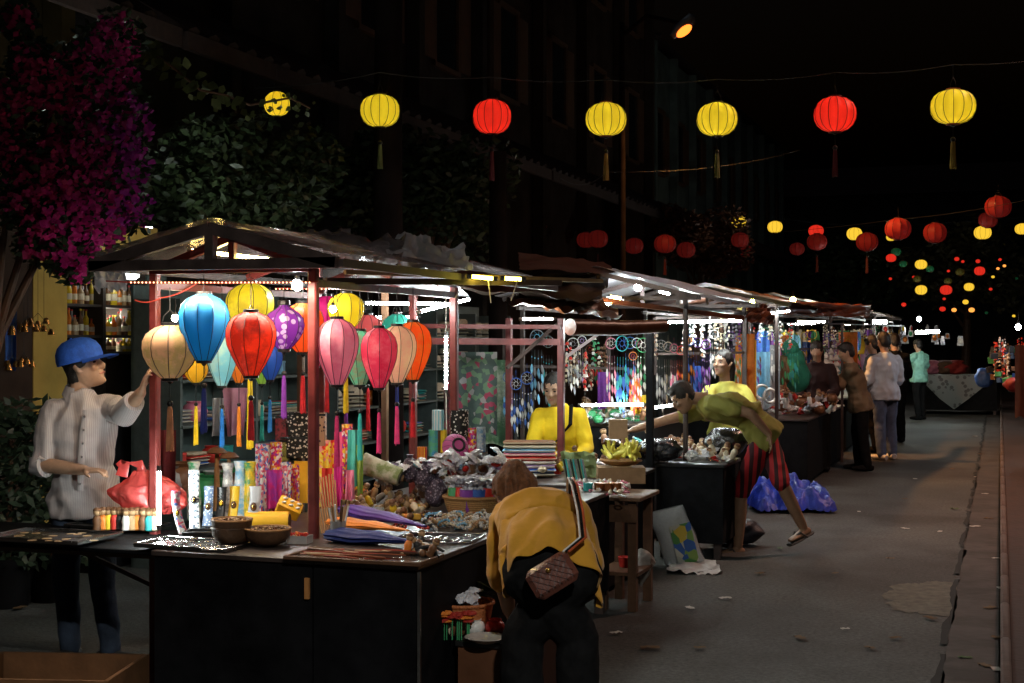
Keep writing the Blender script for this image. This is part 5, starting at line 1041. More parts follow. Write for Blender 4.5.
    # pattern lampshades behind the basket
    for i,(px,t0,b0,w,m,lb) in enumerate([(438,410,430,12,M('cyan_white',(.25,.60,.72),rough=.5,pat='stripes',ps=20,col2=(.7,.8,.8)),'cyan and white tube box on top of the green one'),(434,430,456,11,M('green_blue',(.10,.45,.25),rough=.5,pat='stain',ps=20,col2=(.05,.25,.5)),'green and blue patterned tube box left of the mauve lantern'),(443,430,452,8,cm('yel'),'yellow narrow tube box left of the mauve lantern'),(459,410,436,19,LEOP,'leopard spotted tube box behind the mauve lantern'),(472,428,455,9,FLORAL,'magenta patterned tube box right of the mauve lantern'),(481,427,452,9,M('blue_white_stain',(.5,.6,.65),rough=.5,pat='stain',ps=30,col2=(.05,.2,.45)),'blue and white patterned tube box right of the magenta one'),(422,447,462,10,M('orange_red_cup',(.80,.45,.05),rough=.4,pat='stripes',ps=30,col2=(.6,.03,.02)),'orange and red striped cup behind the right stall post')]):
        d=8.0; p=W(px,b0,d); H=(b0-t0)/FPX*d; q=MB(); r=w/2/FPX*d; q.lathe([(r,0),(r*1.02,H*.5),(r,H),(r*.9,H),(r*.9,H*.9)],m,seg=18); q.box((0,0,-(p.z-.72)/2),(r*1.2,r*1.2,(p.z-.72)),BROWNW) if p.z>.8 else None; tag(q.build('tube_box',loc=p),lb,'tube box')
    # wedge trays with carved figures
    for i,(px,py,w,l,h,rz,lb) in enumerate([(345,505,.30,.06,.05,.45,'long yellow wooden display rail behind the carved figures'),(408,520,.17,.05,.03,.2,'short yellow wooden display rail near the right post')]):
        p=T(px,py,.722); q=MB(); q.box((0,0,h/2),(w,l,h),M('golden_wood',(.62,.34,.04),rough=.5,var=.2,sc_=8),bev=.005); tag(q.build('display_rail',loc=p,rz=rz+TH),lb,'display rail')
    for i in range(52): px=U(348,418); p=T(px,U(505,522)-(px-348)*.04,.722); put('carved_figure',m_figurine(['tan','cream','yel','orange','tan','grey','white','tan'][i%8]),p+V((0,0,U(0,.03))),'small carved wooden figure lying in the heap behind the fans','figure','carved figures heaped behind the fans',rot=(U(0,1.6),U(0,1.6),U(0,6)),sc_=1.1)
    for i in range(14): p=T(U(330,372),U(497,508),.722); put('wooden_animal',m_figurine(['tan','orange','yel'][i%3]),p+V((0,0,.03)),'small orange wooden animal figure near the long display rail','figure','orange figures by the long rail',rot=(U(-.4,.4),U(-.4,.4),U(0,6)),sc_=1.2)
    # pencil cup
    p=T(338,541,.722); t=thing('brush_cup','clear cup of pencils and brushes beside the folded fans','cup',p); q=MB(); q.lathe([(.032,0),(.036,.09),(.033,.09),(.029,.004)],M('clear_cup',(.4,.38,.35),rough=.15,alpha=.6,trans=.2),seg=16); q.build('cup',t)
    for i in range(13): a=U(0,6.28); r=.026; q=MB(); q.tube([(r*.6*math.cos(a),r*.6*math.sin(a),.01),(r*1.9*math.cos(a),r*1.6*math.sin(a),.16+U(-.02,.03))],.0042,[WOOD,BROWNW,cm('white'),cm('tan')][i%4],6); q.build('pencil',t)
    for i in range(9): a=T(322+i*2,533,.722); b=W(311+i*3.0,478+U(-4,6),6.7); q=MB(); q.tube([(0,0,0),b-a],.004,WOOD,6); tag(q.build('bamboo_stick',loc=a),'thin bamboo stick leaning behind the dark front post','stick','bamboo sticks behind the front post')
    # folded fabric fans / purses
    fan=[('navy blue folded fabric fan lying lowest in the stack','navy_fabric',(.012,.025,.16),(330,541),(415,548),.030,0),('orange folded fabric fan between the navy and purple ones','orange_fabric',(.80,.24,.02),(333,532),(408,541),.020,.03),('purple folded fabric fan lying topmost in the stack','purple_fabric',(.09,.03,.26),(345,523),(425,541),.024,.045)]
    for lb,mn,c,a,b,th,dz in fan:
        m=M(mn,c,rough=.6,sc_=14,bump=.3,var=.2); A=T(a[0],a[1],.722);B=T(b[0],b[1],.722); A.z=B.z=.722+th+dz; o=(A+B)/2
        q=MB(); d=B-A; pr=[(0,.75),(.03,1),(.3,1.05),(.6,.95),(.85,.62),(.95,.4),(1,.15)]
        sd=d.cross(V((0,0,1))).normalized()
        def fanf(u,v,A=A,d=d,sd=sd,th=th,o=o):
            w=[.78,.98,1.04,1.05,1.0,.92,.78,.60,.42,.30,.18][min(10,int(u*10))]; w=lerp(w,[.78,.98,1.04,1.05,1.0,.92,.78,.60,.42,.30,.18][min(10,int(u*10)+1)],u*10-int(u*10)); a=v*2*PI; rip=1+.10*math.sin(a*9)*(1-u*.5)+.05*nz(u*5,math.cos(a)*2,math.sin(a)*2)
            return A+d*u+sd*(math.cos(a)*.062*w*rip)+V((0,0,math.sin(a)*th*w*rip-th*.35*max(0,u-.6)+.006*nz(u*4,v)))-o
        q.grid(fanf,28,54,m); q.add([fanf(0,k/24) for k in range(24)],[tuple(range(24))],m)
        tag(q.build('folded_fan',loc=o),lb,'folded fan')
        
    q=MB(); A=T(415,549,.75);  q.tube([(0,0,0),(.05,.02,.01),(.09,.0,0),(.12,-.05,-.02)],.008,CABLE,8); q.tube([(0,.02,0),(.06,.05,.01),(.11,.04,-.01)],.006,CABLE,8); tag(q.build('fan_handles',loc=A),'black curled handles at the right end of the fans','handle')
    # sticks and trays at the front right corner
    p=T(364,559,.716); tray('wide brown tray of lacquer sticks at the front right corner',p,.60,.26,BROWNW,rz=.0,floorm=M('dull_tray_floor',(.20,.17,.15),rough=.25,metal=.5))
    for i in range(30): p=T(U(320,395),U(552,562),.728); q=None; put('lacquer_stick',pmesh('lacquer_stick#%d'%(i%4),lambda q:q.tube([(-.10,0,.006),(.02,0,.007),(.10,0,.005)],[.004,.006,.003],[M('lacquer_brown',(.25,.07,.03),rough=.3),M('lacquer_red',(.30,.05,.03),rough=.3),cm('tan',.4),M('lacquer_dark',(.08,.03,.02),rough=.3)][i%4],6)),p+V((0,0,U(0,.01))),'thin lacquered wooden stick lying on the brown tray','stick','lacquer sticks on the brown tray',rz=U(-.35,.25)+.1,sc_=U(.7,1.2))
    for i in range(10): p=T(U(405,438),U(548,556),.73); put('small_figure',m_figurine(['black','white','orange','brown'][i%4]),p,'tiny black and white figure at the corner of the brown tray','figure','tiny figures at the corner of the brown tray',rot=(U(0,1.5),U(0,1.5),U(0,6)),sc_=1.0)
    for lb,px,py,w,l,rz,m in [('steel tray of spoons behind the purple fan',440,540,.36,.24,.1,STEEL),('steel tray heaped with pale bead necklaces',478,524,.42,.24,.1,STEEL)]:
        tray(lb,T(px,py,.716),w,l,m,rz=rz)
    for i in range(20): p=T(U(412,462),U(536,545),.728); put('spoon',pmesh('spoon',lambda q:[q.tube([(-.06,0,.004),(.03,0,.004)],.0022,STEEL,5),q.ball((.045,0,.004),(.018,.011,.004),STEEL,10,6)]),p,'small metal spoon lying on the steel tray','spoon','metal spoons on the steel tray',rz=U(-.4,.6))
    for i in range(60): p=T(U(425,492),U(518,529),.73); put('bead_necklace',m_ring(['white','cream','white','tan','sky'][i%5]),p+V((0,0,U(0,.025))),'pale bead bracelet in the heap on the steel tray','bracelet','pale bead bracelets on the steel tray',rot=(U(-.8,.8),U(-.8,.8),U(0,6)))
    for i in range(14): p=T(U(395,445),U(519,530),.73); put('dark_bracelet',m_ring(['brown','black','red'][i%3]),p+V((0,0,U(0,.02))),'dark bead bracelet left of the pale bead heap','bracelet','dark bead bracelets left of the pale heap',rot=(U(-.8,.8),U(-.8,.8),U(0,6)))
    RM=M('red_mug_enamel',(.55,.025,.02),rough=.3)
    for lb,px,py,s in [('larger red enamel mug with white writing in front of the basket',462,511,1),('smaller red enamel mug right of the larger one',474,509,.75)]:
        p=T(px,py,.722); t=thing('mug',lb,'mug',p,TH); q=MB(); q.lathe([(.034*s,0),(.038*s,.004),(.040*s,.075*s),(.036*s,.075*s),(.032*s,.01)],RM,seg=20); q.build('cup',t); q=MB(); q.tube([(.036*s,0,.06*s),(.06*s,0,.055*s),(.062*s,0,.03*s),(.037*s,0,.018*s)],.005*s,RM,8); q.build('handle',t)
        q=MB()
        for k,x in enumerate((-.018,-.009,0,.010,.018)): q.box((x*s,-.0385*s*math.cos(x*22)-.002,.045*s),(.005*s,.002,(.018 if k%2 else .012)*s),cm('white'))
        q.build('lettering',t)
    # low shelf in front of the bending woman
    t=table('low dark wooden shelf beside the black table',-2.14,-1.82,5.5,6.2,.36,M('reddish_brown_board',(.10,.035,.012),rough=.6,sc_=5,var=.3),BLK,zlow=.04,name='low_shelf'); 
    cit=[]
    for lb,px,py,z,r,c,h in [('round orange wicker basket low on the shelf',465,603,.40,.085,'orange',.07)]:
        p=W(px,py,6.1); p.z=.362; t=thing('wicker_basket',lb,'basket',p); q=MB(); m=M('orange_wicker',(.50,.16,.05),rough=.6,sc_=30,bump=.8); q.lathe([(.08,0),(r*1.3,.05),(r*1.45,h+.05),(r*1.3,h+.05),(r,.02)],m,seg=26); q.build('basket_body',t); q=MB(); q.tube([(r*1.45*math.cos(a),r*1.45*math.sin(a),h+.05) for a in [i*2*PI/24 for i in range(25)]],.008,m,6); q.build('rim',t)
        for i in range(12): put('wrapped_trinket',m_bag(['white','red','orange'][i%3]),p+V((U(-.08,.08),U(-.08,.08),.11+U(0,.04))),'cellophane packet in the orange basket on the low shelf','packet','packets in the orange basket',rot=(U(-.6,.6),U(-.6,.6),U(0,6)))
    p=W(486,634,5.85); p.z=.362; t=thing('plate_stack','pale ceramic plate with fluted rim on the low shelf','plate',p); q=MB(); q.lathe([(.04,0),(.05,.004),(.09,.024),(.085,.026),(.04,.008),(0,.007)],M('dim_ceramic',(.45,.42,.38),rough=.3),seg=28); q.build('plate_body',t)
    for i,(px,py,c,lb) in enumerate([(449,598,'cream','pale jar with a lid on the low shelf'),(441,616,'red','dark red pot at the left of the low shelf'),(457,588,'brown','carved brown figure standing on the low shelf'),(495,620,'red','small red pot beside the hand of the bending woman'),(475,618,'white','small white cup behind the ceramic plate')]):
        p=W(px,py,6.0); p.z=.362; put('jar',m_pot(c),p,lb,'jar',sc_=.45 if i in(3,4) else .62)
    FL=M('dark_red_flower',(.40,.03,.02),rough=.6)
    for i in range(16): p=W(U(430,470),U(605,632),5.9); p.z=.362; q=pmesh('flower#%d'%(i%2),lambda q:[q.tube([(0,0,0),(0,0,.09)],.003,cm('green'),5)]+[q.ball((.016*math.cos(a),.016*math.sin(a),.095),(.014,.014,.008),FL if i%2 else cm('orange'),8,5) for a in range(0,6)]); put('paper_flower',q,p,'small red and orange paper flower standing on the low shelf','paper flower','paper flowers on the low shelf',sc_=U(.8,1.2))
    GRN=M('dark_fern',(.05,.10,.03),rough=.6); t=thing('potted_fern','small dark green fern in a pot between the table and the shelf','plant',W(470,588,6.35)); t.location.z=.30; q=MB(); q.lathe([(.04,0),(.055,.09),(.05,.09)],cm('brown'),seg=14); q.build('pot',t); q=MB()
    for i in range(60): a=U(0,6.28); L=U(.12,.22); q.tube([(0,0,.09),(L*.4*math.cos(a),L*.4*math.sin(a),.09+L*.7),(L*math.cos(a),L*math.sin(a),.09+L*.65)],[(.003,.001),(.008,.001),(.002,.001)],GRN,4)
    q.build('fronds',t,smooth=0)
    # crate bottom left
    p=T(52,668,.24); t=thing('wooden_crate','shallow brown wooden crate on the road at the bottom left corner','crate',(p.x,p.y,0),TH-.08); CW=M('crate_wood',(.16,.07,.025),rough=.7,sc_=6,var=.4,bump=.3)
    for y in(-.24,.24): q=MB(); q.box((0,y,.14),(.66,.018,.22),CW); q.build('side_board',t)
    for x in(-.321,.321): q=MB(); q.box((x,0,.14),(.018,.46,.22),CW); q.build('end_board',t)
    q=MB(); q.box((0,0,.07),(.62,.45,.015),CW); q.build('bottom_board',t)
    for i in range(14): put('dry_root',pmesh('dry_root',lambda q:q.tube([(-.05,0,.01),(0,.012,.018),(.05,-.005,.01)],[.006,.012,.005],cm('brown',.8),7)),p+Rt*U(-.26,.26)+Fd*U(-.18,.18)+V((0,0,-.15+U(0,.03))),'dark dried root lying in the brown crate','root','dried roots in the brown crate')
def liquor_shop():
    X=-6.2; A=onX(62,352,X); B=onX(142,352,X); L=B.y-A.y; o=V((X,(A.y+B.y)/2,0)); zt=CZ+62/FPX*10
    SH=M('dark_shelf_wood',(.035,.025,.02),rough=.5); t=thing('liquor_shelf','tall dark open shelf of lit bottles behind the young man','shelf',o)
    zs=[1.27,1.44,1.62,1.86,2.12]; zs=[CZ-(352-341.5)/FPX*10.2,CZ-(335-341.5)/FPX*10.2,CZ-(304-341.5)/FPX*10.2,CZ-(270-341.5)/FPX*10.2]
    for z in zs: q=MB(); q.box((-.15,0,z-.01),(.32,L,.02),SH); q.build('shelf_board',t)
    for y in(-L/2,-L*.02,L/2): q=MB(); q.box((-.15,y,(zs[-1]+.15)/2),(.34,.035,zs[-1]+.15),SH); q.build('upright',t)
    q=MB(); q.box((-.33,0,1.1),(.02,L+.05,2.3),M('pale_back_board',(.42,.44,.40),rough=.7)); q.build('back_board',t)
    cs=['yel','green','brown','cream','tan','white','orange','grey']
    for r,z in enumerate(zs[:3]):
        H=(zs[r+1]-z)/.31*.92
        for i in range(27):
            y=A.y+.05+(L-.10)*i/26
            put('bottle',m_bottle(cs[(i*3+r*2)%8] if r else cs[(i//3+r)%4],(i+r)%3),V((X-.08-.05*(i%2),y,z)),'liquor bottle on the %s shelf behind the young man'%(['lowest','middle','upper'][r]),'bottle','liquor bottles on the %s shelf'%(['lowest','middle','upper'][r]),sc_=(.62,.62,min(1,H)*U(.72,1)))
    a=onX(66,285,X+.25); 
    tube_lamp(onX(92,388-40,X-.2)+V((0,0,.0)),onX(101,315,X-.2),'glowing tube standing for a slanted lamp reflection among the bottles',LP['tube']*.9,(1,.97,.85),.018)  # glowing tube stands in for a lamp reflected in the shelf
    q=MB(); c=onX(122,270,X+.1); q.box((0,0,0),(.1,.34,.13),EM('shop_panel_lamp',(.95,1,.95),5),bev=.02); tag(q.build('panel_lamp',loc=c),'glowing white box lamp above the bottle shelf','lamp')
    tube_lamp(onX(116,227.5,X),onX(152,230.5,X),'white tube lamp high on the ochre wall',LP['tube'],(.9,1,.97),.025)
    YW=MATS['ochre_plaster']
    # wall pieces of the shop front
    t=thing('shop_facade','ochre painted shop front around the liquor shelf','wall',(X,8.5,0))
    def wall(p0,p1,z0,z1,nm='wall_panel',m=None,dx=0): q=MB(); q.box((dx,(p0+p1)/2-8.5,(z0+z1)/2),(.12,p1-p0,z1-z0),m or YW); q.build(nm,t)
    y0=onX(26,300,X).y; y1=onX(60,300,X).y; wall(y0,y1,0,2.47)
    wall(y1,B.y+.12,2.25,2.47); wall(B.y+.05,onX(160,300,X).y,0,2.25,m=MATS['teal_grey_plaster'])
    wall(2,y0-.01,0,2.47,m=MATS['brown_plaster'])
    q=MB(); q.box((.12,A.y+L/2-8.5,.55),(.35,L+.1,1.1),BLACKP); q.build('counter',t)
    # brass bells, leaf plant, blue cloth at the far left
    for i,(px,py,n) in enumerate([(16,330,3),(28,325,4),(38,322,4),(12,365,3),(24,362,4),(44,330,3)]):
        p=W(px,py,8.9+.2*(i%3)); t=thing('bell_chime','cluster of small brass bells hanging at the far left edge','wind chime',p,U(0,6),'brass bell chimes at the far left'); q=MB()
        q.tube([(0,0,.5),(0,0,.06)],.0015,CABLE,4)
        for j in range(n): a=j*2*PI/n; q.tube([(0,0,.06),(.05*math.cos(a),.05*math.sin(a),.0)],.0015,CABLE,4)
        q.build('string',t)
        for j in range(n): a=j*2*PI/n; q=MB(); q.lathe([(0,.03),(.012,.026),(.02,.005),(.026,-.012),(.022,-.012)],GOLD,(.05*math.cos(a),.05*math.sin(a),-.02*(j%2)),12); q.build('bell',t)
    hanging_cloth('dark blue cloth hanging at the left edge',W(2,305,9.3),W(17,305,9.3),.42,cm('blue',.8),2)
    DL=M('dark_indoor_leaf',(.03,.055,.03),rough=.45,var=.5)
    for k,(px,w,h,lb) in enumerate([(8,.28,1.25,'dark leafy potted plant at the far left edge'),(52,.34,1.15,'dark leafy potted plant below the brass bells behind the young man')]):
        b=G(px,8.6+k*.2,0); t=thing('potted_plant',lb,'plant',b); q=MB(); q.lathe([(.12,0),(.16,.28),(.15,.30),(.13,.28)],BLACKP,seg=18); q.build('pot',t); q=MB(); vs=[];fs=[]
        for i in range(900):
            a=U(0,6.28); r=w*U(0,1)**.6; p=V((r*math.cos(a),r*math.sin(a),U(.25,h)))
            u=V((U(-1,1),U(-1,1),U(-.3,.9))).normalized()*U(.03,.06); s=u.orthogonal().normalized()*.02; n=len(vs); vs+=[p-u,p+s,p+u,p-s]; fs.append((n,n+1,n+2,n+3))
        q.add(vs,fs,DL); q.build('foliage',t,smooth=0); q=MB(); q.tube([(0,0,.25),(.02,0,h*.8)],.018,BROWNW,6); q.build('stem',t)
def shop_shelf():
    """long open shelf of hats, cloths and jars on the shop side of the lane, seen between the lanterns"""
    X=-5.6
    SH=M('grey_green_shelf',(.07,.09,.085),rough=.6)
    for k,(pa,pb,lb) in enumerate([(158,300,'open grey shelf of jars and cloths behind the blue and red lanterns'),(318,495,'open grey shelf of straw hats behind the right lanterns')]):
        A=onX(pa,400,X);B=onX(pb,400,X); L=B.y-A.y; t=thing('display_shelf',lb,'shelf',(X,(A.y+B.y)/2,0)); 
        zs=[.35,.68,1.0,1.32,1.64]
        for z in zs: q=MB(); q.box((0,0,z),(.4,L,.02),SH); q.build('shelf_board',t)
        n=3 if k==0 else 5
        for i in range(n): q=MB(); q.box((0,-L/2+L*i/(n-1)*.998,.95),(.38,.03,1.9),SH); q.build('upright',t)
        q=MB(); q.box((-.21,0,1.0),(.02,L,2.0),M('teal_back_board',(.07,.10,.095),rough=.7)); q.build('back_board',t)
        for r,z in enumerate(zs[1:]):
            y=A.y+.2
            while y<B.y-.2:
                if k==1 and (r>0 and U(0,1)<.8):
                    for j in range(random.choice([2,3,4])): put('straw_hat',m_hat(),V((X+.02+U(-.02,.02),y,z+.012+j*.035)),'pale straw hat with a black band in a stack on the grey shelf','hat','straw hats stacked on the grey shelf',sc_=.92)
                    y+=.42
                else:
                    c=random.choice(list(COLS)); m=random.choice([m_pot,m_box]); 
                    if U(0,1)<.4:
                        for j in range(4): put('folded_cloth',m_cloth(random.choice(['red','blue','grey','teal','brown','cream'])),V((X,y,z+.011+j*.025)),'folded cloth in a low pile on the grey shelf','folded cloth','folded cloths piled on the grey shelf',rz=PI/2+U(-.1,.1))
                        y+=.30
                    elif m is m_pot: put('jar',m_pot(c),V((X+U(-.05,.05),y,z+.01)),'small glazed jar standing on the grey shelf','jar','glazed jars on the grey shelf',sc_=U(.8,1.1)); y+=.24
                    else: put('box',m_box(c),V((X+U(-.05,.05),y,z+.01)),'small lidded box standing on the grey shelf','box','lidded boxes on the grey shelf',rz=PI/2+U(-.3,.3)); y+=.24
    # clothes on hangers in the gap at px 470-500
    for i,(px,py,c,lb,h) in enumerate([(476,352,M('dark_floral',(.09,.12,.10),rough=.8,pat='multi',ps=26,col2=[(.06,.09,.08),(.07,.10,.09),(.30,.28,.28),(.30,.04,.08),(.06,.09,.08),(.12,.20,.12)]),'dark floral scarf with small red and grey flowers left of the second stall',.9),(489,360,M('leafy_print',(.08,.18,.10),rough=.8,pat='stain',ps=5,col2=(.45,.5,.42)),'green cloth with pale palm leaves hanging behind the second stall posts',.95),(464,380,M('rose_print',(.10,.06,.06),rough=.8,pat='stain',ps=8,col2=(.55,.06,.10)),'dark cloth with red roses hanging low left of the palm leaf cloth',.6)]): a=W(px,py,10.8+.2*i); hanging_cloth(lb,a-Rt*.16,a+Rt*.16,h*.7,c,i,bow=.03)
    hanging_cloth('black jacket shaped cloth hanging left of the yellow vendor',W(513,396,11.2),W(534,392,11.2),.5,cm('black',.8),4,bow=.05)
def catchers():
    # hanging goods between the stalls: px, top row, depth, hoop radius, length, colours
    L=[(516,378,10.4,.055,.42,'blue','white'),(508,372,10.6,.05,.4,'blue','sky'),(527,372,10.9,.06,.45,'blue','white'),(537,330,11.3,.07,.6,'grey','sky'),(548,336,11.6,.06,.6,'grey','teal'),(573,338,11.2,.06,.45,'white','grey'),(582,336,11.6,.05,.4,'white','lilac'),(611,338,11.4,.055,.55,'pink','white'),(622,336,11.0,.075,.62,'teal','blue'),(630,337,11.5,.06,.5,'blue','teal'),(637,338,11.1,.05,.55,'white','pink'),(633,352,11.0,.04,.5,'orange','red'),(643,338,10.9,.07,.40,'green','white'),(661,340,11.6,.055,.6,'grey','white'),(668,342,11.8,.05,.55,'cream','grey'),(674,344,11.4,.045,.5,'pink','white'),(681,346,12.2,.05,.45,'red','orange'),(690,335,12.0,.055,.5,'blue','orange'),(698,338,12.2,.05,.55,'purple','blue'),(706,340,12.4,.05,.5,'purple','lilac'),(714,330,12.8,.05,.45,'white','grey'),(722,326,12.9,.045,.42,'cream','brown'),(731,332,13.2,.05,.42,'purple','white'),(765,328,15.5,.06,.55,'green','teal'),(775,330,15.8,.07,.6,'grey','white'),(784,332,16,.08,.65,'green','brown'),(794,334,16.3,.09,.65,'green','teal'),(737,336,13.4,.05,.45,'green','white'),(757,332,15,.06,.55,'brown','purple'),(804,332,18,.06,.5,'yel','white'),(812,330,19,.08,.5,'yel','blue'),(829,334,19,.06,.6,'blue','sky'),(838,333,20,.07,.6,'white','sky'),(848,336,21,.09,.6,'orange','yel'),(857,338,22,.07,.6,'green','pink'),(598,352,11.9,.04,.3,'red','green'),(590,345,11.8,.045,.35,'brown','red')]
    nm={'yel':'yellow','sky':'sky blue'}
    seen={}
    for i,(px,py,d,r,H,c,c2) in enumerate(L):
        r*=.78
        place='behind the second stall posts' if px<560 else ('behind the yellow vendor' if px<605 else ('on the rack above the white table tube' if px<655 else ('behind the leaning man' if px<740 else 'at the far stalls')))
        lb='%s and %s dream catcher hanging %s'%(nm.get(c,c),nm.get(c2,c2),place)
        if lb in seen: seen[lb]+=1; lb=lb+' lower'
        seen[lb]=1
        dreamcatcher(lb,W(px,py,d),r,H,c,c2)
    # beaded shell strings and bell charms
    n=0
    for px,py,d,c,k in [(566,338,11.0,'red',4),(570,350,11.3,'cream',5),(577,345,11.6,'brown',6),(585,350,11.0,'red',5),(591,362,11.9,'cream',4),(596,335,11.7,'green',5),(604,340,11.9,'brown',6),(655,330,12,'brown',5),(684,325,12.4,'cream',5),(693,318,12.6,'white',5),(702,318,12.7,'white',6),(710,314,12.9,'white',5),(718,310,13,'cream',6),(726,314,13.1,'white',5),(735,316,13.3,'grey',5),(742,320,13.5,'purple',6),(752,322,14.5,'red',5),(760,316,15,'white',5),(770,318,15.4,'cream',5),(780,320,15.8,'white',6),(790,322,16.2,'red',5),(825,322,18.5,'cream',7),(834,326,18.6,'white',7),(842,322,19,'brown',7),(872,326,24,'cream',8),(878,322,24,'green',7),(884,326,24.5,'red',8),(890,328,25,'yel',8),(864,326,23,'brown',8)]:
        windchime('string of small %s and white bells hanging between the stalls'%nm.get(c,c),W(px,py,d),c,k,1.0,'strings of small bells hanging between the stalls')
    for px,c,py in [(826,'white',360),(831,'grey',356),(836,'white',362),(823,'white',368)]:
        for j in range(5): put('shell_cone',m_shell('white'),W(px,py+j*6,18.3),'white shell cone hanging in the column of shells at the fourth stall','shell','white shell cones in hanging columns',sc_=2.6)
    # coloured clothes and bottles hung at stalls
    G_=[(604,372,11.6,.05,.30,'purple','purple tube shaped cloth hanging below the rack behind the yellow vendor'),(745,334,13.6,.09,.62,'orange','orange yellow gathered cloth hanging right of the smiling woman'),(751,340,13.9,.05,.75,'yel','yellow ribbon cloth hanging beside the orange gathered cloth'),(762,352,15.4,.09,.5,'sky','sky blue cloth hanging low right of the orange cloth'),(771,345,15.9,.10,.7,'grey','grey shirt shaped cloth hanging at the third far rack'),(697,366,12.4,.03,.4,'blue','narrow blue cloth hanging behind the leaning man'),(658,375,11.9,.05,.55,'black','black cloth hanging beside the third stall post'),(736,352,13.8,.05,.5,'green','green net cloth hanging behind the smiling woman'),(848,332,21.5,.14,.55,'orange','peach orange cloth hanging under the far stall lamp'),(637,378,11.3,.03,.25,'orange','short orange tassel cloth hanging above the table tube'),(640,395,11.4,.05,.15,'yel','pale yellow short cloth hanging above the table tube')]
    for i,(px,py,d,w,h,c,lb) in enumerate(G_): a=W(px,py,d); hanging_cloth(lb,a-Rt*w,a+Rt*w,h,cm(c,.8),i*1.7,bow=.03)
    NET=M('green_net',(.03,.30,.20),rough=.6,trans=.4,alpha=.8)
    for i,(px,py,r,c) in enumerate([(794,362,.13,NET),(797,376,.15,NET),(785,370,.14,M('brown_net',(.12,.08,.03),rough=.6)),(790,350,.10,NET)]): q=MB(); q.grid(lambda u,v:V((r*(1+.25*nz(u*6,v*5,i))*math.sin(PI*v)*math.cos(2*PI*u),r*(1+.3*nz(u*6,v*5,i))*math.sin(PI*v)*math.sin(2*PI*u),r*1.3*math.cos(PI*v))),20,12,c); q.tube([(0,0,r*1.25),(0,0,r*1.25+.2)],.006,c,6); tag(q.build('net_bag',loc=W(px,py,16.6),smooth=60),['middle green net bundle hanging at the third far rack','lowest green net bundle hanging at the third far rack','brown net bundle hanging left of the green ones','small topmost green net bundle at the third far rack'][i],'net bag')
def rack(label,a,b):
    a=V(a);b=V(b); t=thing('display_rack',label,'rack',((a.x+b.x)/2,(a.y+b.y)/2,0)); o=t.location
    for p in(a,b): q=MB(); q.box(V((p.x,p.y,p.z/2))-o,(.03,.03,p.z),RUSTM); q.build('post',t)
    for dz in(0,-.32): q=MB(); q.bar(a-o-V((0,0,dz*-1+.0)) if dz==0 else a-o+V((0,0,dz)),b-o+V((0,0,dz)),.022,.022,RUSTM); q.build('rail',t)
    return t
def goods_heap(region,n,label,grp,kinds,z,hz=.05,s=(1,1.6)):
    """region = (px0,px1,py0,py1) rows of a table top of height z"""
    for i in range(n):
        px=U(region[0],region[1]); py=U(region[2],region[3]); p=T(px,py,z); k,c,lb=random.choice(kinds)
        mesh={'fig':m_figurine,'ring':m_ring,'shell':m_shell,'key':m_key,'bag':m_bag,'pot':m_pot,'box':m_box}[k](c)
        S=U(*s)*(.33 if k in('pot','box') else 1)
        put({'fig':'figurine','ring':'bracelet','shell':'shell','key':'keychain','bag':'wrapped_trinket','pot':'jar','box':'box'}[k],mesh,p+V((0,0,U(0,hz))),lb+' '+label,lb.split()[-1],lb+'s '+grp,rot=(U(-.5,.5),U(-.5,.5),U(0,6)) if k not in('pot','box') else (0,0,U(0,6)),sc_=S)
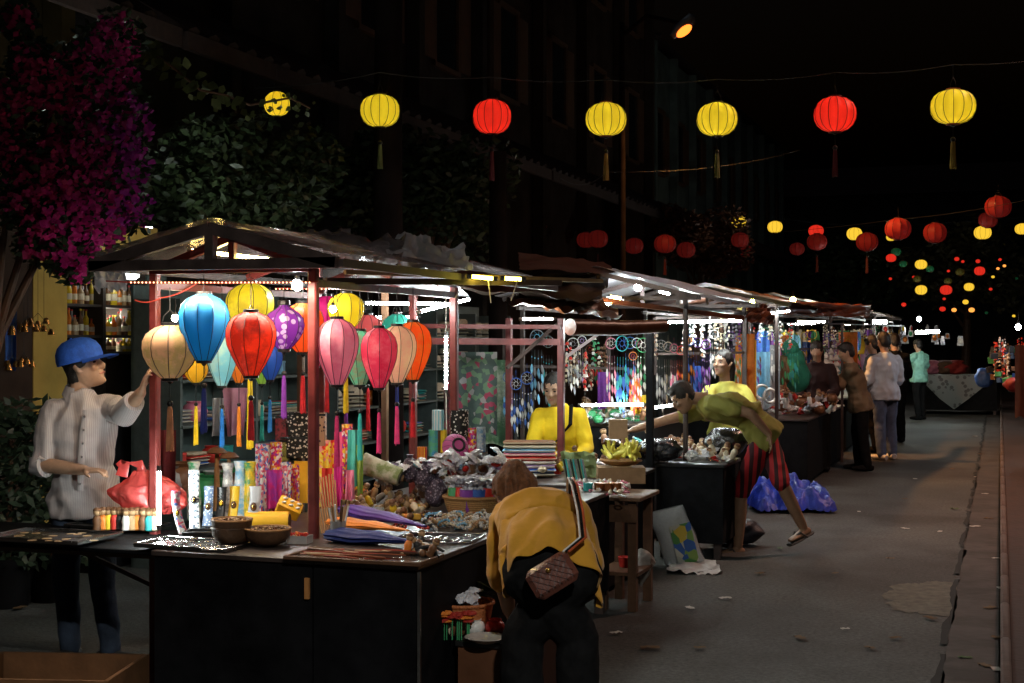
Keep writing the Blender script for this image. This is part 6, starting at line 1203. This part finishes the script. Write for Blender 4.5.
def other_stalls():
    DC=M('dark_table_cloth',(.006,.006,.007),rough=.9,spec=.1); TOP=MATS['dark_laminate']
    # second stall -----------------------------------------------------
    table('dark cloth covered table of the second stall',-3.5,-2.32,8.55,9.9,.70,DC,TOP,zlow=.05)
    t=table('small worn wooden table at the road side of the second stall',-2.30,-2.0,8.15,8.65,.68,None,M('worn_brown_table',(.14,.075,.04),rough=.6,sc_=6,var=.4),skirt=False,legm=BROWNW)
    q=MB(); q.box((0,-.22,.58),(.25,.02,.10),BROWNW); q.build('apron',t); q=MB(); q.box((0,0,.22),(.25,.42,.02),BROWNW); q.build('lower_shelf',t)
    f=thing('market_stall_frame','maroon post and rail frame of the second stall','stall frame',(-3.4,9.4,0)); o=f.location
    for px,yy,t0 in [(509,10.0,318),(561,9.43,318)]: p=onY(px,t0,yy); q=MB(); q.box(V((p.x,p.y,p.z/2))-o,(.045,.045,p.z),MAROON,bev=.005); q.build('post',f)
    for y0,a,b in ((326,415,561),(341,415,561)): A=onY(a,y0,9.40);B=onY(b,y0+1,9.40); q=MB(); q.bar(A-o,B-o,.03,.045 if y0>330 else .03,MAROON); q.build('rail',f)
    A=onY(413,283,7.6); q=MB(); q.box(V((A.x,A.y,A.z/2))-o,(.04,.04,A.z),MAROON,bev=.005); q.build('post',f)
    q=MB(); q.bar(W(562,320,9.9)-o,W(507,368,9.6)-o,.02,.02,RUSTM); q.build('brace',f); q=MB(); q.bar(W(566,357,9.9)-o,W(600,333,9.9)-o,.02,.02,M('pale_bar',(.45,.36,.36),rough=.5)); q.build('brace',f)
    # tarps over second stall
    crumple('glossy orange brown tarp bunched over the second stall and lit by the street lamp',[W(505,306,9.0),W(622,318,9.6),W(600,301,10.2),W(520,296,9.6)],TARP,.035,7,'tarp','tarp',44,26,seed=33)
    crumple('flat orange brown tarp sheet on top of the second stall roof',[W(520,272,9.3),W(618,274,11.0),W(600,262,11.6),W(518,254,10.2)],M('rust_tarp',(.06,.012,.006),rough=.8,sc_=5,var=.5,bump=.4),.015,3,'tarp','tarp',seed=37)
    crumple('dark tarp sheet covering the rear of the second stall roof',[W(430,292,8.6),W(600,300,9.4),W(610,280,11.5),W(450,272,10.6)],M('dark_brown_tarp',(.05,.03,.02),rough=.5,var=.5),.03,5,'tarp','tarp',seed=41)
    q=MB(); a=W(570,327,9.2);b=W(664,326,9.9); q.tube([V((0,0,0)),(b-a)*.5+V((0,0,-.01)),b-a],[.055,.05,.045],TARP,16); tag(q.build('rolled_tarp',loc=a),'rolled brown tarp tied level under the second stall roof','tarp')
    for a,b,l in [((596,304),(612,304),'short white tube showing under the orange tarp'),((607,296),(624,299),'short amber tube showing above the orange tarp')]: tube_lamp(W(a[0],a[1],10.4),W(b[0],b[1],10.4),l,LP['tube']*.7,(1,.55,.12) if 'amber' in l else (.95,1,.95),.010)
    tube_lamp(W(519,319,9.2),W(556,319,9.25),'thin white tube added under the front edge of the second stall tarps',LP['tube']*1.8,r=.008)  # tube added to light the seated vendor from the front
    tube_lamp(W(573,328,10.1),W(648,328,10.3),'added white tube hidden behind the rolled brown tarp',LP['tube']*.8,r=.0095)  # unseen tube added to brighten the yellow vendor
    # goods of the second stall
    for j in range(9):
        c=['grey','blue','lilac','white','red','pink','sky','cream','brown'][j]; nmz={'lilac':'lilac','sky':'sky blue'}.get(c,c)
        p=onY(526,462,8.95); put('folded_cloth',m_cloth(c+''),V((-2.95+U(-.01,.01),8.95,.712+j*.026)),'%s cloth in the tall stack in front of the yellow vendor'%nmz,'folded cloth','folded cloths stacked in front of the yellow vendor',rz=TH+U(-.05,.05),sc_=(1.45,1.1,1.0))
    goods_heap((505,610,462,478),90,'on the second stall','on the second stall',[('ring','white','white bracelet'),('shell','white','white shell'),('fig','yel','yellow figurine'),('bag','white','clear packet'),('shell','cream','cream shell')],.71,.05)
    goods_heap((575,628,484,497),110,'at the front edge of the second stall','at the front edge of the second stall',[('shell','white','white shell'),('shell','cream','cream shell'),('ring','white','white bracelet'),('ring','pink','pink bracelet')],.70,.02,(.6,.9))
    for i in range(12): p=T(536+i*2.8,470-U(0,4),.71); q=pmesh('daisy%d'%(i%2),lambda q:[q.tube([(0,0,0),(0,0,.07)],.003,cm('green'),5),q.ball((0,0,.085),(.02,.02,.012),cm('yel' if i%2 else 'white'),10,6)]); put('flower',q,p,'small yellow and white artificial flower beside the cloth stack','flower','artificial flowers beside the cloth stack',sc_=1.2)
    for i,(px,c) in enumerate([(599,'cop'),(608,'cop'),(617,'cop'),(588,'blue')]):
        p=T(px,494,.70); t=thing('tin_jar',['left copper tin with a lid','middle copper tin with a lid','right copper tin with a lid','dark teal tin left of the copper ones'][i],'tin',p); m=M('copper_tin',(.50,.20,.08),rough=.3,metal=.8,var=.3) if c=='cop' else cm('teal',.3); q=MB(); q.lathe([(.026,0),(.028,.004),(.028,.055),(0,.056)],m,seg=18); q.build('tin_body',t); q=MB(); q.lathe([(.0295,.054),(.0295,.066),(0,.068)],m,seg=18); q.build('lid',t)
    # pale yellow curved toys in a basket on a box
    p=T(622,484,.70); t=thing('cardboard_box','low brown cardboard box under the basket of yellow balloon toys','box',p,TH); q=MB(); q.box((0,.12,.05),(.30,.2,.10),M('cardboard',(.30,.18,.09),rough=.85,var=.2)); q.build('box_body',t); q=MB(); q.box((0,.12,.104),(.12,.205,.004),cm('tan')); q.build('tape',t)
    bp=p+Fd*.12+V((0,0,.106)); t=thing('wicker_basket','flat shallow wicker basket of pale yellow curved toys','basket',bp); q=MB(); WK=MATS['wicker']; q.lathe([(.06,0),(.10,.01),(.135,.03),(.13,.034),(.09,.016),(0,.01)],WK,seg=26,sy=.7); q.build('basket_body',t); q=MB(); q.tube([(.135*math.cos(a),.095*math.sin(a),.034) for a in [i*2*PI/26 for i in range(27)]],.006,WK,6); q.build('rim',t)
    YB=M('pale_yellow_rubber',(.72,.66,.10),rough=.4,var=.1,sc_=14)
    for i in range(15): q=pmesh('yellow_toy%d'%(i%3),lambda q:[q.tube([(-.06,0,0),(-.03,0,.012),(.01,0,.02),(.035,0,.045),(.04,0,.085)],[.008,.016,.017,.013,.007],YB,9),q.tube([(.0,0,.018),(.005,.02,.035),(.0,.03,.07)],[.013,.010,.005],YB,8)]); put('curved_toy',q,bp+V((U(-.10,.10),U(-.05,.05),.035+U(0,.05))),'pale yellow curved rubber toy heaped in the flat basket','toy','pale yellow toys in the flat basket',rot=(U(-.5,.5),U(-.5,.5),U(0,6)),sc_=1.0)
    q=MB(); q.grid(lambda u,v:V(((u-.5)*.22+.04*v,.0+.05*nz(u*4,v*4),.17*(1-v)+.02*nz(u*5,v*6,3))),10,8,M('pale_green_sheet',(.30,.38,.18),rough=.4,trans=.3),.001); tag(q.build('paper_sheet',loc=T(577,478,.71),rz=TH),'pale green translucent sheet lying in front of the yellow vendor','sheet')
    for i in range(9): a=T(568+i*2.4,483,.71); put('pen',pmesh('pen#%d'%(i%3),lambda q:q.tube([(0,0,0),(-.03,.0,.15)],.006,cm(['black','teal','grey'][i%3]),7)),a,'dark pen leaning in the row left of the yellow toys','pen','dark pens leaning left of the yellow toys',rz=U(-.3,.3))
    q=MB(); q.box((0,0,.03),(.06,.05,.06),cm('red')); tag(q.build('small_box',loc=T(556,474,.71)),'small bright red box left of the maroon post','box')
    # under and beside the small table
    PB=M('clear_bag_pale',(.42,.38,.34),rough=.3,trans=.3,bump=.6,alpha=.85)
    q=MB(); q.grid(lambda u,v:V((.07*(1+.5*nz(u*6,v*4))*math.sin(PI*v**.7)*math.cos(2*PI*u),.07*(1+.5*nz(u*6,v*4))*math.sin(PI*v**.7)*math.sin(2*PI*u),-.24*v+.13)),26,14,PB); tag(q.build('litter_bag',loc=G(641,8.75,.20),smooth=60),'knotted clear plastic bag of rubbish hanging at the foot of the small table','plastic bag')
    q=MB(); q.lathe([(.04,0),(.05,.06),(.045,.06),(0,.01)],cm('red'),seg=14); tag(q.build('bowl',loc=V((-2.15,8.4,.232))),'small red bowl on the lower shelf of the small table','bowl')
    # third stall -------------------------------------------------------
    table('black box table of the third stall with trinket trays',-2.42,-1.90,10.3,11.0,.70,DC,BLK,zlow=.12)
    table('rear counter of the third stall under the white tube',-3.9,-2.6,10.9,12.3,.95,DC,TOP,zlow=.05)
    stall_frame('dark frame of the third stall under a lit white plastic gable',-3.55,-2.25,10.6,13.2,1.93,2.12,RUSTM,WPL,w=.035,over=.12,seed=4)
    q=MB(); a=W(598,300,10.5);b=W(742,318,11.5); q.bar((0,0,0),b-a,.05,.035,TARP); tag(q.build('roof_pole',loc=a),'brown flat pole slanting across the white gable','pole')
    p=onY(650,330,10.2); q=MB(); q.box((0,0,p.z/2),(.05,.05,p.z),BLACKP); tag(q.build('post',loc=(p.x,p.y,0)),'black square post in front of the third stall','post')
    tube_lamp(W(578,405,10.9),W(646,404.5,11.0),'long white tube lying over the goods behind the yellow vendor',LP['tube']*.40,r=.010); tube_lamp(W(652,408,11.0),W(673,405,11.2),'short white tube right of the black square post',LP['tube']*.4,r=.010)
    tube_lamp(W(665,322.5,12.2),W(743,320.5,12.6),'long white tube at the front of the bell strings',LP['tube']*1.1,r=.0095); bulb(W(638,287,11.9),'white bulb under the peak of the white gable',LP['bulb']*1.6,(.93,.97,1),.03,.05)
    tube_lamp(W(765,314,14.6),W(790,311,15.0),'white tube under the far grey canopy',LP['tube'],r=.0095); tube_lamp(W(657,291,12.8),W(670,294,13),'tiny white tube along the white gable edge',LP['tube'],r=.010)
    bulb(W(793,300,16),'yellow bulb above the far canopy',LP['bulb']*.6,(1,.7,.2),.03,.1); bulb(W(752,302,14),'small yellow green bulb beside the orange tarp flap',LP['bulb']*.4,(.9,.9,.15),.025,.1)
    goods_heap((668,732,452,463),110,'on the black box table','on the black box table',[('shell','white','white shell'),('fig','brown','brown figurine'),('ring','white','white bracelet'),('key','red','red keychain'),('shell','cream','cream shell'),('fig','cream','cream figurine'),('bag','white','clear packet')],.70,.05)
    goods_heap((580,645,412,424),120,'on the rear counter','on the rear counter',[('fig','cream','cream figurine'),('ring','green','green bracelet'),('shell','white','white shell'),('fig','brown','brown figurine'),('pot','green','green jar'),('bag','white','clear packet')],.95,.05)
    goods_heap((600,650,430,447),70,'beside the cardboard box','beside the cardboard box',[('fig','brown','brown figurine'),('bag','green','green packet'),('key','teal','teal keychain'),('bag','white','clear packet')],.80,.04)
    BB=M('black_bin_liner',(.012,.012,.013),rough=.2,bump=1,sc_=8,spec=.8)
    def sack(lb,p,rx,ry,rz_,m,seed=0,name='plastic_bag',cat='plastic bag',amp=.2): q=MB(); q.grid(lambda u,v:V((rx*(1+amp*nz(math.cos(2*PI*u)*2+seed,math.sin(2*PI*u)*2,v*5))*math.sin(PI*v)**.7*math.cos(2*PI*u),ry*(1+amp*nz(math.cos(2*PI*u)*2+seed,math.sin(2*PI*u)*2,v*5))*math.sin(PI*v)**.7*math.sin(2*PI*u),rz_*(1-math.cos(PI*v))/1+.01)),32,20,m); return tag(q.build(name,loc=p,smooth=60),lb,cat)
    p=T(655,464,.70); sack('black plastic bag slumped on the table under the leaning man hand',V((p.x,p.y+.15,.70)),.17,.14,.085,BB,1)
    sack('dark bag hanging at the right end of the black box table',V((-2.0,10.9,.71)),.16,.13,.11,BB,7)
    q=MB(); q.box((0,0,.05),(.13,.10,.14),MATS['cardboard']); tag(q.build('cardboard_box',loc=W(618,436,10.3),rz=TH),'small plain cardboard box below the white table tube','box')
    for i in range(12): p=W(U(660,690),U(436,452),10.9); put('folded_cloth',m_cloth(['sky','red','white','pink'][i%4]),V((p.x,p.y,.71+.025*(i//3))),'small folded cloth on the black box table','folded cloth','small folded cloths on the black box table',sc_=.55)
    sack('dark round bag on the ground between the leaning man and the sack',T(737,545,0),.20,.14,.10,M('dark_navy_bag',(.012,.013,.022),rough=.5,bump=.5),3)
    # rice sack leaning against the box
    RS_=M('woven_sack',(.55,.56,.56),rough=.6,sc_=60,bump=.4,var=.1); pb=T(686,564,0); t=thing('rice_sack','white woven sack with blue and yellow print leaning against the black box table','sack',pb,TH-.05)
    lean=Matrix.Rotation(R(-14),3,'Y')@Matrix.Rotation(R(12),3,'X'); q=MB()
    q.grid(lambda u,v:lean@V(((.14+.02*nz(u*4,v*3))*math.cos(2*PI*u)*(1-.1*v)-.05*v,(.085*math.sin(PI*min(1,v*.8+.15)))*math.sin(2*PI*u)*(1+.2*nz(u*5,v*5)),.44*v)),28,16,RS_); q.build('sack_body',t,smooth=60)
    SP=M('sack_print',(.5,.5,.5),rough=.6,pat='multi',ps=16,col2=[(.05,.14,.45),(.75,.55,.08),(.10,.30,.08),(.50,.50,.42),(.25,.40,.10),(.62,.60,.50)])
    for c,x0,z0,w,h in (('blue',.04,.19,.15,.30),):
        q=MB(); q.grid(lambda u,v:lean@V((x0+(u-.5)*w-.05*(z0/.44),-.098-.004*math.cos((u-.5)*3),z0+(v-.5)*h)),8,8,SP); q.build('printed_panel',t)
    crumple('flat crumpled white plastic lying on the road in front of the sack',[T(666,573,.01),T(722,574,.01),T(716,562,.01),T(670,562,.01)],M('white_litter_plastic',(.50,.52,.52),rough=.5),.02,4,'plastic_sheet','plastic sheet',seed=51)
    q=MB(); q.grid(lambda u,v:V(((u-.5)*.16,(v-.5)*.1,.06+.03*nz(u*4,v*4))),8,6,M('red_print_cloth',(.40,.04,.06),rough=.7,pat='spots',ps=40,col2=(.5,.4,.4)),.004); q.box((0,0,.025),(.15,.09,.05),cm('red',.8)); tag(q.build('cloth_bundle',loc=T(722,521,0)),'small red patterned bundle on the ground under the black box table','bundle')
    BT=M('blue_tarp',(.012,.035,.40),rough=.42,sc_=9,bump=.9,var=.5,spec=.5)
    def heap(lb,c,rx,ry,h,seed,nn='tarp'): q=MB(); q.grid(lambda u,v:V((rx*(2*u-1)*(1+.15*nz(v*4,seed)),ry*(2*v-1)*(1+.15*nz(u*4,seed)),max(.012,h*((1-(2*u-1)**2)*(1-(2*v-1)**2))**.35*(1+.8*nz(u*6,v*5,seed))+.05*(1-abs(nz(u*11,v*9,seed))*2.2)*.6+.03*abs(nz(u*26,v*22,seed)))+.006)),46,30,BT,.003); return tag(q.build(nn,loc=c,rz=TH,smooth=60),lb,'tarp')
    heap('crumpled blue tarp heaped on the road behind the leaning man',T(788,508,0),.37,.45,.22,60)
    # fourth stall -------------------------------------------------------
    table('dark covered table of the fourth stall heaped with trinkets',-3.4,-2.0,15.9,19.8,.74,DC,TOP,zlow=.05)
    stall_frame('dark frame of the fourth stall under a brown sheet',-3.6,-2.2,14.9,19.4,1.98,2.16,RUSTM,M('dim_brown_sheet',(.14,.055,.03),rough=.5,var=.5,trans=.2),w=.035,over=.15,seed=7)
    goods_heap((745,835,401,416),300,'on the fourth stall','on the fourth stall',[('shell','white','white shell'),('fig','white','white figurine'),('fig','grey','grey figurine'),('ring','white','white bracelet'),('pot','brown','brown jar'),('bag','white','clear packet'),('fig','red','red figurine'),('key','pink','pink keychain')],.74,.16,(1.3,2.4))
    for px,py in [(736,380),(738,388),(735,396),(762,392),(770,396)]: q=pmesh('white_ring',lambda q:q.tube([(.07*math.cos(a),0,.07*math.sin(a)) for a in [i*2*PI/20 for i in range(21)]],.016,WHITE,8)); put('white_hoop',q,W(px,py,14.9),'white hoop ornament standing among the fourth stall goods','hoop','white hoops on the fourth stall',rz=TH+U(-.6,.6))
    crumple('orange brown tarp flap hanging over the gap between the third and fourth stalls',[W(744,322,13.4),W(772,326,14.2),W(764,305,14.0),W(742,306,13.6)],TARP,.05,7,'tarp','tarp',seed=71); crumple('orange brown tarp lying along the fourth stall roof',[W(775,316,15),W(870,318,21),W(868,306,21),W(790,303,16)],ORTARP,.06,5,'tarp','tarp',seed=74)
    crumple('grey lit sheet of the canopy between the third and fourth stalls',[W(735,312,13.4),W(790,316,15.5),W(800,304,17),W(742,300,15)],WPL,.02,3,seed=78)
    # fifth, sixth stalls, far ones
    GC=M('grey_cloth',(.20,.21,.20),rough=.7); table('grey cloth topped table of the fifth stall',-3.7,-2.1,21,26,.78,DC,GC,zlow=.05)
    stall_frame('dark frame of the fifth stall under an arched tarp',-3.9,-2.3,20.8,26,2.05,2.25,RUSTM,M('dim_grey_sheet',(.10,.09,.08),rough=.5,var=.5,trans=.2),w=.04,over=.2,seed=9)
    goods_heap((800,862,379,392),130,'on the fifth stall','on the fifth stall',[('shell','white','white shell'),('pot','tan','tan jar'),('box','orange','orange box'),('fig','white','white figurine'),('ring','white','white bracelet')],.78,.05,(1.4,2.4))
    table('low dark table of the sixth stall',-3.6,-2.4,28.5,33,.8,DC,TOP,zlow=.05); stall_frame('dark frame of the sixth stall beside the mint shirt person',-3.8,-2.3,28.5,33,2.1,2.3,RUSTM,MATS['dim_grey_sheet'],w=.04,over=.2,seed=11)
    goods_heap((866,900,372,383),80,'on the sixth stall','on the sixth stall',[('box','yel','yellow box'),('pot','orange','orange jar'),('box','red','red box'),('shell','white','white shell')],.8,.3,(2,3.5))
    for a,b,l in [((871,322),(888,322),'white tube above the hanging goods at the fifth stall'),((914,332.5),(940,331.5),'white tube over the far lace covered table')]: tube_lamp(W(a[0],a[1],27),W(b[0],b[1],27),l,LP['tube'],r=.03)
    bulb(W(919,319,33),'tiny white bulb high over the far end of the row',LP['bulb'],(1,1,.95),.05,.2); bulb(W(1018,327,19),'white bulb glowing in the right hand stall',LP['bulb'],(.85,.92,1),.035,.2)
    tube_lamp(W(852,334,22),W(846,380,22),'upright dim warm tube at the fifth stall',LP['tube']*.3,(1,.8,.5),.012)
    for i,(x,y,z,e,cc) in enumerate([(-2.6,15.6,1.84,1.2,(.95,1,.96)),(-2.9,17.6,1.86,1.2,(1,.9,.75)),(-3.3,16.6,1.84,1.2,(.92,.97,1)),(-2.7,22,1.9,1.5,(1,.85,.6)),(-3.2,24.5,1.9,1.5,(.95,1,.95)),(-2.8,30,1.95,2,(1,.85,.55)),(1.6,21,1.9,.35,(.85,.92,1))]):
        tube_lamp(V((x-.25,y,z)),V((x+.25,y,z)),['front','rear','inner'][i]+' white tube under the fourth stall roof' if i<3 else ['warm tube under the near half of the fifth stall roof','white tube under the far half of the fifth stall roof','warm tube under the sixth stall roof','cool tube under the bluish roof on the right pavement'][i-3],LP['tube']*e*.8,cc,.010)
    for i in range(70):
        px=U(758,870); d=lerp(15.5,24,(px-758)/112)+U(-.4,1.2); c=random.choice(['red','orange','yel','green','teal','blue','sky','pink','purple','white','cream','lilac']); a=W(px,U(328,350),d); w=U(.03,.08)
        put('hanging_pouch',pmesh('pouch#'+c,lambda q:[q.grid(lambda u,v:((u-.5)*.13*(1+.3*math.sin(v*3)),.02*math.sin(u*9)+.03*math.sin(PI*v)*math.sin(PI*u),-.28*v-.03),8,8,cm(c,.7),.003),q.tube([(0,0,-.03),(0,0,.1)],.002,CABLE,4),q.ball((0,.0,-.02),.02,cm('cream'),8,5)]),a,'small %s pouch hanging from the far stall racks'%{'yel':'yellow','sky':'sky blue'}.get(c,c),'pouch','small pouches hanging from the far stall racks',rz=TH+U(-.8,.8),sc_=U(.7,1.3))
    # lace table at far end
    t=table('far table draped with a grey lace cloth and a pointed corner',-1.75,-.05,32.5,34,.86,DC,GC,zlow=.1); p=t.location
    q=MB(); q.add([(-.85,-.78,.865),(.85,-.78,.865),(.25,-.80,.35),(-.05,-.80,.12),(-.35,-.80,.35)],[(0,1,2,3,4)],M('lace_grey',(.22,.23,.23),rough=.8,pat='spots',ps=9,col2=(.10,.10,.10))); tag(q.build('lace_cloth',loc=p),'grey lace cloth hanging to a point at the front of the far table','tablecloth')
    for i,(px,c,lb) in enumerate([(934,'pink','pink cone shaped toy on the far table'),(957,'red','dark red bundle on the far table'),(948,'brown','brown bundle on the far table')]): pp=W(px,345,33); sack(lb,V((pp.x,33.0,.86)),.25,.2,.16,M('far_bundle_'+c,tuple(x*.35 for x in COLS[c]),rough=.8),i,'cloth_bundle','bundle',.5)
    for i in range(22): px=U(866,965); put('hanging_bag',m_bag(random.choice(['yel','red','orange','green','white'])),W(px,U(328,342),U(30,34)),'small bright packet hanging in the farthest stalls','packet','bright packets hanging in the farthest stalls',rot=(PI/2,0,U(0,6)),sc_=U(1.6,3.0))
    # racks behind
    rack('dark rack carrying dream catchers behind the yellow vendor',W(505,326,11.4),W(650,330,11.6)); rack('dark rack carrying bell strings behind the leaning man',W(655,318,12.6),W(745,318,13.2)); rack('dark rack carrying nets and cloths at the fourth stall',W(750,322,16.2),W(842,324,18.8)); rack('dark rack carrying far cloths at the fifth stall',W(843,324,22),W(900,326,26))
    # right side of the road
    stall_frame('dark stall frame with a bluish sheet roof on the right pavement',.75,2.9,18.5,27,2.05,2.35,RUSTM,M('bluish_sheet',(.05,.05,.09),rough=.5,var=.4),w=.05,over=.25,seed=13)
    table('low dark table on the right pavement',.75,1.6,19,26,.60,DC,TOP,zlow=.12)
    for i in range(34): px=U(988,1023); py=U(352,384); c=random.choice(['blue','grey','red','black','black','brown','green']); d=U(19,25); put('floating_box',m_box(c),W(px,py,d),'small box floating at the right pavement stall','packet','boxes floating at the right pavement stall',rot=(U(-.3,.3),0,U(0,6)),sc_=U(.45,.9))  # plain boxes stand in for hung packets, no string modelled
    for i in range(14): p=W(U(987,1010),U(382,390),24); windchime('string of bells hanging at the right pavement stall',W(U(995,1023),U(335,350),U(19,23)),random.choice(['brown','red','white']),6,1.2,'bell strings at the right pavement stall')
    sack('red round bag low at the right edge of the picture',W(1016,393,19),.15,.13,.10,M('dim_red_bag',(.22,.015,.012),rough=.6),4); sack('blue plastic bag at the right pavement stall',W(984,388,26),.16,.14,.18,cm('blue'),5)
    if 0: q=MB(); q.box((0,0,0),(.9,.03,.36),M('grey_sign_board',(.07,.07,.10),rough=.6)); tag(q.build('sign_board',loc=W(985,325,25)),'plain dim grey board hanging under the right stall roof','sign')
    hanging_cloth('brown orange cloth at the right edge beside the right stall lamp',W(1015,345,17.5),W(1034,345,17.5),.9,M('rust_cloth',(.10,.03,.015),rough=.8),3)
def bag_of_bender():
    o,base,J,L=PEOPLE['bend']; QB=M('quilted_brown_leather',(.14,.045,.030),rough=.35,sc_=12,var=.3,bump=.3,coat=.2)
    c=base+Rt*.010+Fd*(-.225)+V((0,0,.715)); t=thing('shoulder_bag','quilted brown leather shoulder bag resting on the bending woman back','bag',c,TH); Q=Matrix.Rotation(R(32),3,'Y').transposed()@Matrix.Rotation(R(-18),3,'X')
    q=MB(); q.box((0,0,0),(.185,.05,.125),QB,mat=Q,bev=.02); q.build('bag_body',t)
    for i in range(7):
        for j in range(4): 
            if (i+j)%1==0: pass
    q=MB()
    for i in range(-4,5):
        for s in(-1,1):
            pts=[]
            for k in range(9):
                x=i*.028+s*(k/8-.5)*.10; z=(k/8-.5)*.10
                if abs(x)<.082: pts.append(Q@V((x,-.0265,z)))
            if len(pts)>1: q.tube(pts,.0014,M('dark_stitch',(.04,.015,.012),rough=.5),4)
    tag(q.build('quilting',t)); q=MB(); q.ball(Q@V((0,-.032,.02)),(.010,.006,.010),GOLD,10,6); q.build('clasp',t)
    ST=M('striped_strap',(.60,.55,.50),rough=.7,pat='zstripes',ps=9,col2=(.45,.04,.03))
    sh=0; a=c+Q@V((.09,0,.05)); q=MB(); P=[V((.10,.40,.93)),V((.10,.30,1.035)),V((.11,.13,1.02)),V((.125,-.03,.935)),V((.13,-.15,.85))]
    P=[base+Rt*p.x+Fd*p.y+V((0,0,p.z))-c for p in P]+[a-c]
    Ri=Matrix.Rotation(-TH,3,'Z'); P=[Ri@p for p in P[:5]]+[Q@V((.09,0,.05))]
    for dx,m,w in ((0,BLK,.006),(-.011,cm('white'),.004),(.011,M('strap_red',(.45,.08,.02),rough=.6),.005)): q.tube([p+V((dx,-.002*abs(dx)*100,0)) for p in P],[(w,.004)]*6,m,8,side=(1,0,0))
    q.build('strap',t)
LP=dict(sodium=230,near=560,mid=150,lan_y=8.0,lan_r=9.0,tube=190,warm=100,bulb=260,string=16)
def main():
    w=bpy.data.worlds.new('World'); sc.world=w; w.use_nodes=True; n=w.node_tree; bg=n.nodes['Background']; sky=n.nodes.new('ShaderNodeTexSky'); sky.sky_type='NISHITA'; sky.sun_disc=False; sky.sun_elevation=R(-4); sky.sun_rotation=R(200); n.links.new(sky.outputs[0],bg.inputs[0]); bg.inputs[1].default_value=.10
    l=bpy.data.lights.new('moon','SUN'); l.energy=.010; l.angle=R(.5); l.color=(.8,.88,1); lo=bpy.data.objects.new('moon',l); COL.objects.link(lo); lo.rotation_euler=(R(38),0,R(25))
    setting(); background(); street_lanterns(); bougain(); stall_lanterns(); first_stall(); liquor_shop(); shop_shelf(); catchers(); other_stalls(); make_people(); bag_of_bender()
    cam=bpy.data.cameras.new('camera'); co=bpy.data.objects.new('camera',cam); COL.objects.link(co); sc.camera=co
    co.location=CAMP; co.rotation_euler=(R(90),0,TH); cam.lens=50; cam.sensor_width=36; cam.clip_end=800; cam.clip_start=.05
    v=sc.view_settings; v.view_transform='Standard'; v.look='None'; v.exposure=.42; v.gamma=1; v.use_curve_mapping=False
    cy=sc.cycles; cy.use_denoising=True; cy.max_bounces=6; cy.diffuse_bounces=3; cy.glossy_bounces=3; cy.transmission_bounces=3; cy.transparent_max_bounces=12; cy.caustics_reflective=False; cy.caustics_refractive=False; cy.sample_clamp_indirect=4; cy.use_light_tree=True
    seen={}
    for o in bpy.data.objects:
        if o.parent is None and o.get('label'):
            g=o.get('group'); seen.setdefault(o['label'],[]).append(g)
            if len(o['label'].split())>16 or len(o['label'].split())<4: print('LABEL LEN',o['label'])
    for k,g in seen.items():
        if len(g)>1 and (None in g or len(set(g))>1): print('DUP LABEL',k,g)
main()
